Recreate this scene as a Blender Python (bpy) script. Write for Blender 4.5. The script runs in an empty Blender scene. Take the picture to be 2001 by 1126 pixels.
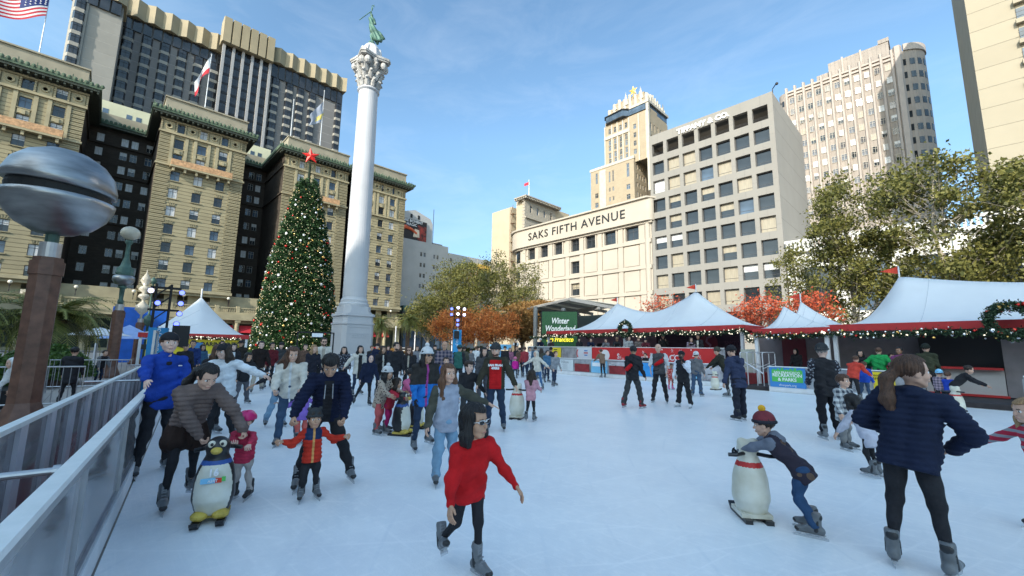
import bpy, math, random
import numpy as np
from mathutils import Matrix, Vector, Euler
R=math.radians
random.seed(7); RNG=np.random.default_rng(7)
SC=bpy.context.scene
COL=SC.collection
# ---------------------------------------------------------------- camera
cam=bpy.data.cameras.new('camera'); camo=bpy.data.objects.new('camera',cam); COL.objects.link(camo)
YAW,PITCH,ROLL=R(45.8),R(8.1),R(0.83)
cam.sensor_fit='HORIZONTAL'; cam.sensor_width=36; cam.lens=36*822/2001
cam.clip_start=.05; cam.clip_end=3000
camo.matrix_world=Matrix.Translation((0,0,1.65))@Matrix.Rotation(YAW,4,'Z')@Matrix.Rotation(R(90)+PITCH,4,'X')@Matrix.Rotation(ROLL,4,'Z')
SC.camera=camo
# ---------------------------------------------------------------- light
SAZ,SEL=R(163),R(25.6)
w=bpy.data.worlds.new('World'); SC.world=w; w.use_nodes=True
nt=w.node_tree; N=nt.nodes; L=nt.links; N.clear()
sky=N.new('ShaderNodeTexSky'); sky.sky_type='NISHITA'; sky.sun_disc=False
sky.sun_elevation=SEL; sky.sun_rotation=SAZ; sky.altitude=20; sky.air_density=1.0; sky.dust_density=.7; sky.ozone_density=2.2
tc=N.new('ShaderNodeTexCoord'); mp=N.new('ShaderNodeMapping'); mp.inputs['Scale'].default_value=(1.3,2.2,5.5); mp.inputs['Rotation'].default_value=(0.2,0.3,0.6)
nz=N.new('ShaderNodeTexNoise'); nz.inputs['Scale'].default_value=2.6; nz.inputs['Detail'].default_value=9; nz.inputs['Roughness'].default_value=.62; nz.inputs['Distortion'].default_value=.5
rp=N.new('ShaderNodeValToRGB'); rp.color_ramp.elements[0].position=.46; rp.color_ramp.elements[1].position=.86
rp.color_ramp.elements[0].color=(0,0,0,1); rp.color_ramp.elements[1].color=(.12,.12,.12,1)
mx=N.new('ShaderNodeMix'); mx.data_type='RGBA'; mx.inputs['B'].default_value=(3.2,3.4,3.6,1)
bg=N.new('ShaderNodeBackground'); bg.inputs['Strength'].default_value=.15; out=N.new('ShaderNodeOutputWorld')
L.new(tc.outputs['Generated'],mp.inputs['Vector']); L.new(mp.outputs[0],nz.inputs['Vector']); L.new(nz.outputs['Fac'],rp.inputs[0])
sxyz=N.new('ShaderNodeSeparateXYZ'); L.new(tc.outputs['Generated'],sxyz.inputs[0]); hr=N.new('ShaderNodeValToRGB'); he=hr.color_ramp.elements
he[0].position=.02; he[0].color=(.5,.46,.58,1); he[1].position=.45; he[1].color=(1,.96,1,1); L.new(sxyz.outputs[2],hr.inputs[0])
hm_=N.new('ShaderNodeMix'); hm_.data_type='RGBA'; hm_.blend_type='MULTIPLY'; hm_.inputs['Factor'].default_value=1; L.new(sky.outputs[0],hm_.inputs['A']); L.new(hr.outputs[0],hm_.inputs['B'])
# sky made brighter and warmer sunward to lift ambient light, deeper blue opposite it
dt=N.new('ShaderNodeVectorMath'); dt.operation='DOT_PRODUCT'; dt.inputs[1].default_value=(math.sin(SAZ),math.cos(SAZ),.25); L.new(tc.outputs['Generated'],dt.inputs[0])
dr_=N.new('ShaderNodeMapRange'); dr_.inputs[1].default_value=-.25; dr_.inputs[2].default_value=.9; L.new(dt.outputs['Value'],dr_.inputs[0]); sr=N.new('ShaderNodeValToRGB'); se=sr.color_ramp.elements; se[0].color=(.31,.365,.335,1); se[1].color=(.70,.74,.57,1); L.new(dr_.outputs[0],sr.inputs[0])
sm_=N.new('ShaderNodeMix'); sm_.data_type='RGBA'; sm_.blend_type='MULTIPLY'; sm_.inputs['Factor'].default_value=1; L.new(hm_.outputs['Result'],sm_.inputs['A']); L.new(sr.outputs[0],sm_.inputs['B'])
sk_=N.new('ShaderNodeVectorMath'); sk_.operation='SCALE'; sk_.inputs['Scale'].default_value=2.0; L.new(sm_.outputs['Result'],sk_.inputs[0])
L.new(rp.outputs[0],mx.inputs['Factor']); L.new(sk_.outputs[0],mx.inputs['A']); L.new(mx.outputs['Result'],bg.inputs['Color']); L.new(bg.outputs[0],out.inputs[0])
sl=bpy.data.lights.new('sun','SUN'); sl.energy=2.0; sl.angle=R(.5); sl.color=(1,.93,.82)
so=bpy.data.objects.new('sun',sl); COL.objects.link(so)
sd=Vector((math.sin(SAZ)*math.cos(SEL),math.cos(SAZ)*math.cos(SEL),math.sin(SEL)))
so.rotation_euler=sd.to_track_quat('Z','Y').to_euler(); so.location=(0,-60,120)
SC.view_settings.view_transform='Standard'; SC.view_settings.look='None'; SC.view_settings.gamma=1
SC.view_settings.exposure=1.56
# ---------------------------------------------------------------- materials
MATS={}
def mat(name,col,rough=.7,metal=0,var=.12,scale=3,bump=0,bscale=None,col2=None,spec=.5,island=0,trans=0,stretch=(1,1,1),emis=0,detail=5):
    if name in MATS: return MATS[name]
    m=bpy.data.materials.new(name); m.use_nodes=True; t=m.node_tree; n=t.nodes; l=t.links
    b=n['Principled BSDF']; b.inputs['Roughness'].default_value=rough; b.inputs['Metallic'].default_value=metal
    b.inputs['Specular IOR Level'].default_value=spec
    c=(*col,1)
    if var>0 or col2:
        tcx=n.new('ShaderNodeTexCoord'); mpp=n.new('ShaderNodeMapping'); mpp.inputs['Scale'].default_value=stretch
        ns=n.new('ShaderNodeTexNoise'); ns.inputs['Scale'].default_value=scale; ns.inputs['Detail'].default_value=detail
        cr=n.new('ShaderNodeValToRGB'); cr.color_ramp.elements[0].position=.3; cr.color_ramp.elements[1].position=.7
        cc=col2 or tuple(min(1,x*(1+var)) for x in col)
        cr.color_ramp.elements[0].color=(*(col if col2 else tuple(x*(1-var) for x in col)),1); cr.color_ramp.elements[1].color=(*cc,1)
        l.new(tcx.outputs['Object'],mpp.inputs[0]); l.new(mpp.outputs[0],ns.inputs['Vector']); 
        if island:
            ge=n.new('ShaderNodeNewGeometry'); ma=n.new('ShaderNodeMix'); ma.inputs['Factor'].default_value=island
            l.new(ns.outputs['Fac'],ma.inputs['A']); l.new(ge.outputs['Random Per Island'],ma.inputs['B']); l.new(ma.outputs['Result'],cr.inputs[0])
            cr.color_ramp.elements[0].position=.1; cr.color_ramp.elements[1].position=.9
        else: l.new(ns.outputs['Fac'],cr.inputs[0])
        l.new(cr.outputs[0],b.inputs['Base Color'])
        if bump:
            n2=n.new('ShaderNodeTexNoise'); n2.inputs['Scale'].default_value=bscale or scale*4; n2.inputs['Detail'].default_value=6
            bp=n.new('ShaderNodeBump'); bp.inputs['Strength'].default_value=bump; bp.inputs['Distance'].default_value=.02
            l.new(mpp.outputs[0],n2.inputs['Vector']); l.new(n2.outputs['Fac'],bp.inputs['Height']); l.new(bp.outputs[0],b.inputs['Normal'])
    else: b.inputs['Base Color'].default_value=c
    if trans:
        b.inputs['Transmission Weight'].default_value=0
        tr=n.new('ShaderNodeBsdfTranslucent'); ms=n.new('ShaderNodeMixShader'); ms.inputs[0].default_value=trans
        if var>0 or col2: l.new(cr.outputs[0],tr.inputs['Color'])
        else: tr.inputs['Color'].default_value=c
        o=n['Material Output']; l.new(b.outputs[0],ms.inputs[1]); l.new(tr.outputs[0],ms.inputs[2]); l.new(ms.outputs[0],o.inputs[0])
    if emis: b.inputs['Emission Color'].default_value=c; b.inputs['Emission Strength'].default_value=emis
    MATS[name]=m; return m
def stonemat(name,col,course,depth=.05,width=1.5,mortar=.55,offs=.5,var=.15,ms=.04,axis='Z',rough=.85,bumpd=.04,off_z=0):
    """masonry with courses: brick texture driven by height and horizontal run"""
    m=bpy.data.materials.new(name); m.use_nodes=True; t=m.node_tree; n=t.nodes; l=t.links; b=n['Principled BSDF']; b.inputs['Roughness'].default_value=rough
    b.inputs['Specular IOR Level'].default_value=.25
    tcx=n.new('ShaderNodeTexCoord'); sx=n.new('ShaderNodeSeparateXYZ'); l.new(tcx.outputs['Object'],sx.inputs[0])
    ad=n.new('ShaderNodeMath'); ad.operation='ADD'; l.new(sx.outputs[0],ad.inputs[0]); l.new(sx.outputs[1],ad.inputs[1])
    az=n.new('ShaderNodeMath'); az.operation='ADD'; l.new(sx.outputs[2],az.inputs[0]); az.inputs[1].default_value=off_z
    cx=n.new('ShaderNodeCombineXYZ'); l.new(ad.outputs[0],cx.inputs[0]); l.new(az.outputs[0],cx.inputs[1])
    br=n.new('ShaderNodeTexBrick'); br.offset=offs; br.inputs['Scale'].default_value=1; br.inputs['Brick Width'].default_value=width; br.inputs['Row Height'].default_value=course
    br.inputs['Mortar Size'].default_value=ms; br.inputs['Mortar Smooth'].default_value=.3
    br.inputs['Color1'].default_value=(*tuple(c*(1+var*.5) for c in col),1); br.inputs['Color2'].default_value=(*tuple(c*(1-var*.5) for c in col),1)
    br.inputs['Mortar'].default_value=(*tuple(c*mortar for c in col),1)
    l.new(cx.outputs[0],br.inputs['Vector'])
    ns=n.new('ShaderNodeTexNoise'); ns.inputs['Scale'].default_value=.35; ns.inputs['Detail'].default_value=8; l.new(tcx.outputs['Object'],ns.inputs['Vector'])
    cr=n.new('ShaderNodeValToRGB'); cr.color_ramp.elements[0].position=.3; cr.color_ramp.elements[1].position=.7; cr.color_ramp.elements[0].color=(1-var,)*3+(1,); cr.color_ramp.elements[1].color=(1,1,1,1); l.new(ns.outputs['Fac'],cr.inputs[0])
    mm=n.new('ShaderNodeMix'); mm.data_type='RGBA'; mm.blend_type='MULTIPLY'; mm.inputs['Factor'].default_value=1
    l.new(br.outputs['Color'],mm.inputs['A']); l.new(cr.outputs[0],mm.inputs['B']); l.new(mm.outputs['Result'],b.inputs['Base Color'])
    bp=n.new('ShaderNodeBump'); bp.invert=True; bp.inputs['Strength'].default_value=1; bp.inputs['Distance'].default_value=bumpd; l.new(br.outputs['Fac'],bp.inputs['Height']); l.new(bp.outputs[0],b.inputs['Normal'])
    return m
def glassmat(name,col,rough=.05,spec=.6,var=.5):
    m=mat(name,col,rough=rough,var=var,scale=.35,spec=spec,detail=2); return m
# ---------------------------------------------------------------- mesh helpers
MW={}
def tag(o,label=None,cat=None,group=None,kind=None):
    if label: o['label']=label
    if cat: o['category']=cat
    if group: o['group']=group
    if kind: o['kind']=kind
    return o
def thing(name,label,cat,loc=(0,0,0),rz=0,group=None,kind=None):
    o=bpy.data.objects.new(name,None); COL.objects.link(o); o.location=loc; o.rotation_euler=(0,0,rz); o.empty_display_size=.1
    MW[o.name]=Matrix.Translation(loc)@Matrix.Rotation(rz,4,'Z')
    return tag(o,label,cat,group,kind)
def mesh_from(V,F,MI=None,mats=(),name='m',smooth=False):
    me=bpy.data.meshes.new(name); me.from_pydata(np.asarray(V,dtype=float).reshape(-1,3).tolist() if len(V) else [],[],F if isinstance(F,list) else F.tolist())
    for m in mats: me.materials.append(m)
    if MI is not None and len(mats)>1: me.polygons.foreach_set('material_index',np.asarray(MI,dtype=np.int32))
    if smooth: me.polygons.foreach_set('use_smooth',[True]*len(me.polygons))
    me.update(); return me
def quads_mesh(V,nq,mats,name,MI=None,smooth=False):
    """V: (nq*4,3) array of separate quads"""
    me=bpy.data.meshes.new(name); V=np.asarray(V,dtype=np.float32)
    me.vertices.add(nq*4); me.vertices.foreach_set('co',V.ravel()); me.loops.add(nq*4); me.loops.foreach_set('vertex_index',np.arange(nq*4,dtype=np.int32))
    me.polygons.add(nq); me.polygons.foreach_set('loop_start',np.arange(0,nq*4,4,dtype=np.int32)); me.polygons.foreach_set('loop_total',np.full(nq,4,dtype=np.int32))
    for m in mats: me.materials.append(m)
    if MI is not None: me.polygons.foreach_set('material_index',np.asarray(MI,dtype=np.int32))
    me.update(calc_edges=True); return me
def put(name,me,parent=None,world=True):
    o=bpy.data.objects.new(name,me); COL.objects.link(o)
    if parent is not None:
        o.parent=parent; M=MW[parent.name]
        if world: me.transform(M.inverted())
        MW[o.name]=M
    else: MW[o.name]=Matrix.Identity(4)
    return o
class MB:
    def __init__(s): s.V=[];s.F=[];s.M=[];s.n=0;s.T=None;s.mi=0
    def add(s,v,f,mi=None):
        v=np.asarray(v,dtype=float)
        if s.T is not None: v=v@np.array(s.T)[:3,:3].T+np.array(s.T)[:3,3]
        s.V.append(v); s.F+= [[i+s.n for i in q] for q in f]; s.M+=[s.mi if mi is None else mi]*len(f); s.n+=len(v); return s
    def box(s,x0,y0,z0,x1,y1,z1,mi=None):
        return s.add([(x0,y0,z0),(x1,y0,z0),(x1,y1,z0),(x0,y1,z0),(x0,y0,z1),(x1,y0,z1),(x1,y1,z1),(x0,y1,z1)],[(0,3,2,1),(4,5,6,7),(0,1,5,4),(1,2,6,5),(2,3,7,6),(3,0,4,7)],mi)
    def cbox(s,c,d,mi=None): return s.box(c[0]-d[0]/2,c[1]-d[1]/2,c[2]-d[2]/2,c[0]+d[0]/2,c[1]+d[1]/2,c[2]+d[2]/2,mi)
    def quad(s,a,b,c,d,mi=None): return s.add([a,b,c,d],[(0,1,2,3)],mi)
    def beam(s,p,q,wd,ht,mi=None):
        p=Vector(p);q=Vector(q);d=(q-p).normalized(); u=d.cross(Vector((0,0,1))); u=u.normalized() if u.length>1e-4 else Vector((1,0,0)); v=u.cross(d)
        P=[]
        for c in (p,q):
            for a,b in((-1,-1),(1,-1),(1,1),(-1,1)): P.append(c+u*a*wd/2+v*b*ht/2)
        return s.add(P,[(0,1,2,3)[::-1],(4,5,6,7),(0,1,5,4),(1,2,6,5),(2,3,7,6),(3,0,4,7)],mi)
    def tube(s,pts,r,n=8,mi=None,cap=True):
        pts=[Vector(p) for p in pts]; k=len(pts); rs=r if hasattr(r,'__len__') else [r]*k; V=[];F=[]
        u=None
        for i,p in enumerate(pts):
            d=(pts[min(i+1,k-1)]-pts[max(i-1,0)]).normalized()
            if u is None: u=d.cross(Vector((0,0,1))); u=u if u.length>1e-3 else Vector((1,0,0))
            u=(u-d*u.dot(d)).normalized(); v=d.cross(u)
            for j in range(n):
                a=2*math.pi*j/n; V.append(p+(u*math.cos(a)+v*math.sin(a))*rs[i])
        for i in range(k-1):
            for j in range(n): F.append((i*n+j,i*n+(j+1)%n,(i+1)*n+(j+1)%n,(i+1)*n+j))
        if cap: F.append(tuple(range(n))[::-1]); F.append(tuple(range((k-1)*n,k*n)))
        return s.add(V,F,mi)
    def lathe(s,prof,c=(0,0,0),n=16,mi=None,mis=None):
        V=[];F=[]
        for r,z in prof:
            for j in range(n): a=2*math.pi*j/n; V.append((c[0]+r*math.cos(a),c[1]+r*math.sin(a),c[2]+z))
        for i in range(len(prof)-1):
            for j in range(n): F.append((i*n+j,i*n+(j+1)%n,(i+1)*n+(j+1)%n,(i+1)*n+j))
        F.append(tuple(range(n))[::-1]); F.append(tuple(range((len(prof)-1)*n,len(prof)*n)))
        return s.add(V,F,mi)
    def prism(s,poly,z0,z1,mi=None):
        n=len(poly); a=sum(poly[i][0]*poly[(i+1)%n][1]-poly[(i+1)%n][0]*poly[i][1] for i in range(n))
        if a<0: poly=poly[::-1]
        V=[(x,y,z0) for x,y in poly]+[(x,y,z1) for x,y in poly]
        return s.add(V,[tuple(range(n))[::-1],tuple(range(n,2*n))]+[(i,(i+1)%n,n+(i+1)%n,n+i) for i in range(n)],mi)
    def sph(s,c,r,n=10,mi=None):
        r=r if hasattr(r,'__len__') else (r,r,r); m=max(4,n//2+1); V=[];F=[]
        for i in range(m+1):
            t=math.pi*i/m
            for j in range(n): a=2*math.pi*j/n; V.append((c[0]+r[0]*math.sin(t)*math.cos(a),c[1]+r[1]*math.sin(t)*math.sin(a),c[2]-r[2]*math.cos(t)))
        for i in range(m):
            for j in range(n): F.append((i*n+j,i*n+(j+1)%n,(i+1)*n+(j+1)%n,(i+1)*n+j))
        return s.add(V,F,mi)
    def facade(s,T,u0,u1,v0,v1,holes,d,mi=0,mr=None):
        """wall sheet in frame T (x=u,y=v,z=out) with rectangular openings and reveals"""
        old=s.T; s.T=T; us=sorted({u0,u1,*[h[0] for h in holes],*[h[1] for h in holes]}); vs=sorted({v0,v1,*[h[2] for h in holes],*[h[3] for h in holes]})
        us=[u for u in us if u0<=u<=u1]; vs=[v for v in vs if v0<=v<=v1]
        H=[tuple(round(x,4) for x in h) for h in holes]
        for j in range(len(vs)-1):
            run=None
            for i in range(len(us)-1):
                cu=(us[i]+us[i+1])/2; cv=(vs[j]+vs[j+1])/2
                inh=any(h[0]<cu<h[1] and h[2]<cv<h[3] for h in H)
                if not inh and run is None: run=us[i]
                if inh and run is not None: s.quad((run,vs[j],0),(us[i],vs[j],0),(us[i],vs[j+1],0),(run,vs[j+1],0),mi); run=None
            if run is not None: s.quad((run,vs[j],0),(us[-1],vs[j],0),(us[-1],vs[j+1],0),(run,vs[j+1],0),mi)
        mr=mi if mr is None else mr
        for a,b,c,e in H:
            s.quad((a,c,0),(b,c,0),(b,c,-d),(a,c,-d),mr); s.quad((a,e,-d),(b,e,-d),(b,e,0),(a,e,0),mr)
            s.quad((a,c,-d),(a,e,-d),(a,e,0),(a,c,0),mr); s.quad((b,c,0),(b,e,0),(b,e,-d),(b,c,-d),mr)
        s.T=old; return s
    def build(s,name,mats,parent=None,smooth=False,world=True):
        V=np.concatenate(s.V) if s.V else np.zeros((0,3)); mats=mats if isinstance(mats,(list,tuple)) else [mats]
        return put(name,mesh_from(V,s.F,s.M,mats,name,smooth),parent,world)
def FE(X): return Matrix(((0,0,1,X),(1,0,0,0),(0,1,0,0),(0,0,0,1)))      # east-facing wall at x=X : u=y, v=z, out=+x
def FS(Y): return Matrix(((1,0,0,0),(0,0,-1,Y),(0,1,0,0),(0,0,0,1)))     # south-facing wall at y=Y : u=x, v=z, out=-y
def FN(Y): return Matrix(((-1,0,0,0),(0,0,1,Y),(0,1,0,0),(0,0,0,1)))     # north-facing: u=-x
def FG(ox,oy,ang): # general vertical wall through (ox,oy); ang = world angle of the u axis
    c,s=math.cos(ang),math.sin(ang); return Matrix(((c,0,s,ox),(s,0,-c,oy),(0,1,0,0),(0,0,0,1)))
GLASS=[glassmat('window_glass_dark',(.02,.025,.03)),glassmat('window_glass_blue',(.06,.09,.13),rough=.08),mat('window_blind_tan',(.3,.26,.19),.35,var=.15,scale=6,spec=.6,stretch=(1,1,.1)),mat('window_curtain_pale',(.5,.5,.5),.3,var=.25,scale=8,spec=.7,stretch=(6,1,.2))]
_wp={}
def winproto(w,h,style,fm):
    k=(round(w,3),round(h,3),style,fm.name)
    if k in _wp: return _wp[k]
    b=MB(); t=.07 if w>1 else .05
    if style=='sill': b.box(-w/2-.12,-.12,-h/2-.14,w/2+.12,.06,-h/2)
    b.box(-w/2,-.04,-h/2,-w/2+t,.05,h/2); b.box(w/2-t,-.04,-h/2,w/2,.05,h/2); b.box(-w/2+t,-.04,-h/2,w/2-t,.05,-h/2+t); b.box(-w/2+t,-.04,h/2-t,w/2-t,.05,h/2)
    if style in('sash','sill'): b.box(-t/2,-.03,-h/2+t,t/2,.04,h/2-t); b.box(-w/2+t,-.035,h*.16,w/2-t,.04,h*.16+t)
    if style=='rail': b.box(-w/2+t,-.035,-h*.27,w/2-t,.04,-h*.27+t*.8)
    fr=mesh_from(np.concatenate(b.V),b.F,b.M,[fm],'window_frame')
    ps=[]
    for g in GLASS:
        q=MB(); q.box(-w/2+t,0,-h/2+t,w/2-t,.02,h/2-t); ps.append(mesh_from(np.concatenate(q.V),q.F,q.M,[g],'pane'))
    # pane with half blind
    for g in (2,3):
        q=MB(); f=.45; q.box(-w/2+t,0,-h/2+t,w/2-t,.02,h*(.5-f),0); q.box(-w/2+t,-.004,h*(.5-f),w/2-t,.02,h/2-t,1); ps.append(mesh_from(np.concatenate(q.V),q.F,q.M,[GLASS[0],GLASS[g]],'pane'))
    _wp[k]=(fr,ps); return _wp[k]
def windows(root,T,lst,w,h,depth,style,fm,weights=(5,3,1,1,1,1),limit=100,yaw=0,seed=1,budget=None):
    """window > pane copies along frame T; past the limit one stuff part"""
    fr,ps=winproto(w,h,style,fm); rnd=random.Random(seed); rot=Matrix.Rotation(0 if callable(yaw) else yaw,4,'Z')
    Tz=T@Matrix(((1,0,0,0),(0,0,1,0),(0,-1,0,0),(0,0,0,1)))   # local x=u, y=-out(into wall), z=v
    R0=MW[root.name].inverted(); VV=[];FF=[];MM=[];off=0; mats=[fm]+GLASS
    if budget is None: budget=[limit]
    for (u,v) in lst:
        if callable(yaw): rot=Matrix.Rotation(yaw(u,v),4,'Z')
        M=R0@T@Matrix.Translation((u,v,-depth))@Matrix(((1,0,0,0),(0,0,1,0),(0,-1,0,0),(0,0,0,1))) @rot
        pm=rnd.choices(ps,weights)[0]
        if budget[0]>0:
            budget[0]-=1
            a=bpy.data.objects.new('window',fr); COL.objects.link(a); a.parent=root; a.matrix_basis=M
            b=bpy.data.objects.new('pane',pm); COL.objects.link(b); b.parent=a
        else:
            for me,base in((fr,None),(pm,1)):
                co=np.empty(len(me.vertices)*3); me.vertices.foreach_get('co',co); co=co.reshape(-1,3); Ma=np.array(M); VV.append(co@Ma[:3,:3].T+Ma[:3,3])
                for p in me.polygons:
                    FF.append([i+off for i in p.vertices]); MM.append(0 if base is None else 1+GLASS.index(me.materials[p.material_index]))
                off+=len(co)
    if VV:
        o=bpy.data.objects.new('more_windows',mesh_from(np.concatenate(VV),FF,MM,mats,'more_windows')); COL.objects.link(o); o.parent=root; o['kind']='stuff'
# base is right-handed? T columns: u, v, out. local (x,y,z)->(u, -out... ) handled above
def text(name,body,size,M,m,parent=None,ext=.02,align='CENTER',spacing=1,xs=1,shear=0,bold=0):
    c=bpy.data.curves.new(name,'FONT'); c.body=body; c.size=size; c.extrude=ext; c.align_x=align; c.align_y='CENTER'; c.space_character=spacing; c.shear=shear; c.offset=bold; c.resolution_u=3; c.space_line=.95
    t=bpy.data.objects.new(name,c); COL.objects.link(t); dg=bpy.context.evaluated_depsgraph_get(); me=bpy.data.meshes.new_from_object(t.evaluated_get(dg)); bpy.data.objects.remove(t)
    me.materials.clear(); me.materials.append(m); me.transform(M@Matrix.Diagonal((xs,1,1,1))); me.name=name
    return put(name,me,parent)
# ---------------------------------------------------------------- ground
asph=mat('asphalt',(.055,.055,.058),.9,var=.2,scale=1.2,bump=.3,bscale=60)
pave=stonemat('plaza_granite_paving',(.42,.37,.33),.9,width=.9,mortar=.7,var=.15,ms=.012,bumpd=.004)
# paving uses x/y
t=pave.node_tree; n=t.nodes; cxn=[q for q in n if q.type=='COMBXYZ'][0]; sxn=[q for q in n if q.type=='SEPXYZ'][0]
t.links.new(sxn.outputs[0],cxn.inputs[0]); t.links.new(sxn.outputs[1],cxn.inputs[1])
b=MB(); b.box(-900,-900,-1,900,1500,-.13); tag(b.build('ground',asph),kind='structure')
b=MB(); b.box(-93,-45,-.125,40,63,-.012); tag(b.build('plaza_pavement',pave),kind='structure')
side=mat('sidewalk_concrete',(.28,.27,.26),.9,var=.15,scale=.8)
b=MB(); b.box(-113,-45,-.125,-109,90,.01); tag(b.build('pavement_west',side),kind='structure')
b=MB(); b.box(-109,73,-.125,60,77,.01); tag(b.build('pavement_north',side),kind='structure')
# ---------------------------------------------------------------- Macy-side block behind the camera that shades the rink
concr=mat('pale_concrete',(.42,.4,.37),.85,var=.1,scale=.3)
dm=mat('dark_metal',(.03,.03,.032),.45,.6,var=.1)
d=thing('store_building','large grey department store block on the south side behind the rink','building',(10,-47,0))
b=MB(); hs=[(x,x+3,z,z+2.2) for x in range(-8,44,6) for z in range(6,40,5)]
T=FN(-47); b.facade(T,-48,11,0,45,[(-h[1],-h[0],h[2],h[3]) for h in hs],.3)
b.box(-11,-85,0,48,-47.01,44.9); b.build('wall',concr,d)
windows(d,T,[(-(h[0]+1.5),h[2]+1.1) for h in hs],3,2.2,.25,'plain',dm)
d=thing('low_store_building','lower stone store block on the south side behind the plaza','building',(-60,-47,0))
b=MB(); hs=[(x,x+3,z,z+2.2) for x in range(-98,-16,6) for z in range(6,26,5)]
b.facade(T,11.5,100,0,29,[(-h[1],-h[0],h[2],h[3]) for h in hs],.3); b.box(-100,-85,0,-11.5,-47.01,28.9); b.build('wall',concr,d)
windows(d,T,[(-(h[0]+1.5),h[2]+1.1) for h in hs],3,2.2,.25,'plain',dm)
# ---------------------------------------------------------------- Westin-like old hotel
ST=(.34,.295,.185)
hst=stonemat('hotel_sandstone',ST,.78,width=60,mortar=.5,var=.16,ms=.045,bumpd=.12)
hq=stonemat('hotel_quoin_stone',tuple(c*.97 for c in ST),.39,width=60,mortar=.5,var=.16,ms=.05,bumpd=.1)
hpl=mat('hotel_smooth_stone',tuple(c*1.0 for c in ST),.85,var=.18,scale=.5,bump=.3,bscale=6)
hdk=stonemat('hotel_brick_court_shade',(.062,.05,.04),.3,width=.9,mortar=.8,var=.25,ms=.02,bumpd=.02)  # shade of the deep courts put into this dark wall colour
grn=mat('copper_green_cornice',(.03,.06,.035),.75,var=.5,scale=1.2,col2=(.10,.145,.09))
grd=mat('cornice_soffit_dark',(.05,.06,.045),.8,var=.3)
par=mat('roof_parapet_beige',(.30,.27,.2),.85,var=.15,scale=.4)
pgr=mat('attic_pale_green',(.5,.5,.36),.8,var=.1,scale=.3)
ntg=mat('orange_safety_netting',(.46,.27,.14),.8,var=.35,scale=2.5)
wfr=mat('window_frame_dark',(.05,.05,.055),.5,var=.1); wfp=mat('window_frame_pale',(.45,.43,.38),.6,var=.1)
XW=-113; ROWZ=[48.1,44.5,41.1,37.3,33.4,29.5,25.6,21.6,17.8,13.9]
hotel=thing('old_hotel','ornate tan stone hotel with green copper cornice and four wings, behind the christmas tree','hotel',(XW,20,0))
wb=MB(); q=MB(); tr=MB(); gc=MB(); dk=MB(); bud=[100]
wlist=[]
def flush():
    global wb,q,tr,gc,dk
    for m_,n_,mm_ in((wb,'wing_wall',[hst]),(q,'quoin_wall',[hq]),(tr,'stone_trim',[hpl,par,pgr,GLASS[1]]),(gc,'cornice',[grn,grd]),(dk,'court_wall',[hdk])):
        if m_.V: m_.build(n_,mm_,hotel)
    wb=MB();q=MB();tr=MB();gc=MB();dk=MB()
def wing(y0,y1,cols,balc=True,quo=2.6,lx=None):
    global tr
    T=FE(XW); holes=[]
    for z in ROWZ:
        for c in cols:
            h=1.9 if z>46 else 2.15; holes.append((c-.8,c+.8,z-h/2,z+h/2)); wlist.append((c,z,h))
    ia,ib=y0+quo,y1-quo
    wb.facade(T,ia,ib,12.7,49.6,[h for h in holes],.35,0)
    q.facade(T,y0,ia,12.7,49.6,[],.35,0); q.facade(T,ib,y1,12.7,49.6,[],.3,0)
    # quoin relief strips
    for a,bb in((y0,ia),(ib,y1)):
        z=13
        while z<46:
            q.box(XW,a+(0 if a==y0 else .25*(int(z/.78)%2)),z,XW+.12,bb-(0 if bb==y1 else .25*(int(z/.78)%2)),z+.5); z+=.78
    # belts
    for z,p,hh in((46.4,.45,.45),(39.2,.5,.4),(12.4,.55,.6),(49.2,.3,.4)): tr.box(XW+.002,y0-.2,z,XW+p,y1+.2,z+hh); tr.build('belt_course',hpl,hotel); tr=MB()
    mids=[(cols[i]+cols[i+1])/2 for i in range(len(cols)-1)]; sp=cols[1]-cols[0]; md=[cols[0]-sp/2]+mids+[cols[-1]+sp/2]
    for m in md:   # wreath panels on top floor
        if m-1>y0 and m+1<y1:
            md=MB(); md.box(XW+.002,m-.95,47.0,XW+.1,m+.95,49.1)
            md.T=Matrix.Translation((XW+.1,m,48.1))@Matrix.Rotation(R(90),4,'Y'); md.lathe([(.3,0),(.36,.14),(.6,.2),(.66,0)],n=14); md.T=None; md.build('medallion',hpl,hotel)
        for s_ in(-1.25,1.25):
            md=MB()
            for k in range(5): md.box(XW+.002,m+s_-.14,47.0+k*.43,XW+.28,m+s_+.14,47.3+k*.43)
            md.box(XW+.002,m+s_-.1,47.0,XW+.2,m+s_+.1,49.1); md.build('rosette_strip',hpl,hotel)
    for c in cols:
        for s_ in(-1,1): pm=MB(); pm.box(XW+.002,c+s_*1.25-.28,39.7,XW+.22,c+s_*1.25+.28,46.3); pm.build('pilaster',hpl,hotel)
        pm=MB(); pm.box(XW+.002,c-.75,42.35,XW+.16,c+.75,43.15); pm.box(XW+.002,c-.25,42.2,XW+.3,c+.25,43.0); pm.build('window_ornament',hpl,hotel)
        for z in ROWZ:
            if z<39: # keystone wedge rays above
                for k in(-.5,-.17,.17,.5): wb.beam((XW+.06,c+k*.7,z+1.15),(XW+.06,c+k*1.3,z+1.85),.1,.14)
            wb.box(XW+.002,c-1.0,z-1.28,XW+.2,c+1.0,z-1.12)
    if balc:
        tr.box(XW+.3,ia-.3,38.9,XW+1.5,ib+.3,39.25)
        for k in range(6):
            yy=ia+.3+(ib-ia-.6)*k/5; pm=MB(); pm.box(XW+.3,yy-.2,38.1,XW+1.2,yy+.2,38.9); pm.build('balcony_bracket',hpl,hotel)
    tr.box(XW-14,y0,11.8,XW+.05,y1,12.69); flush()
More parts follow.
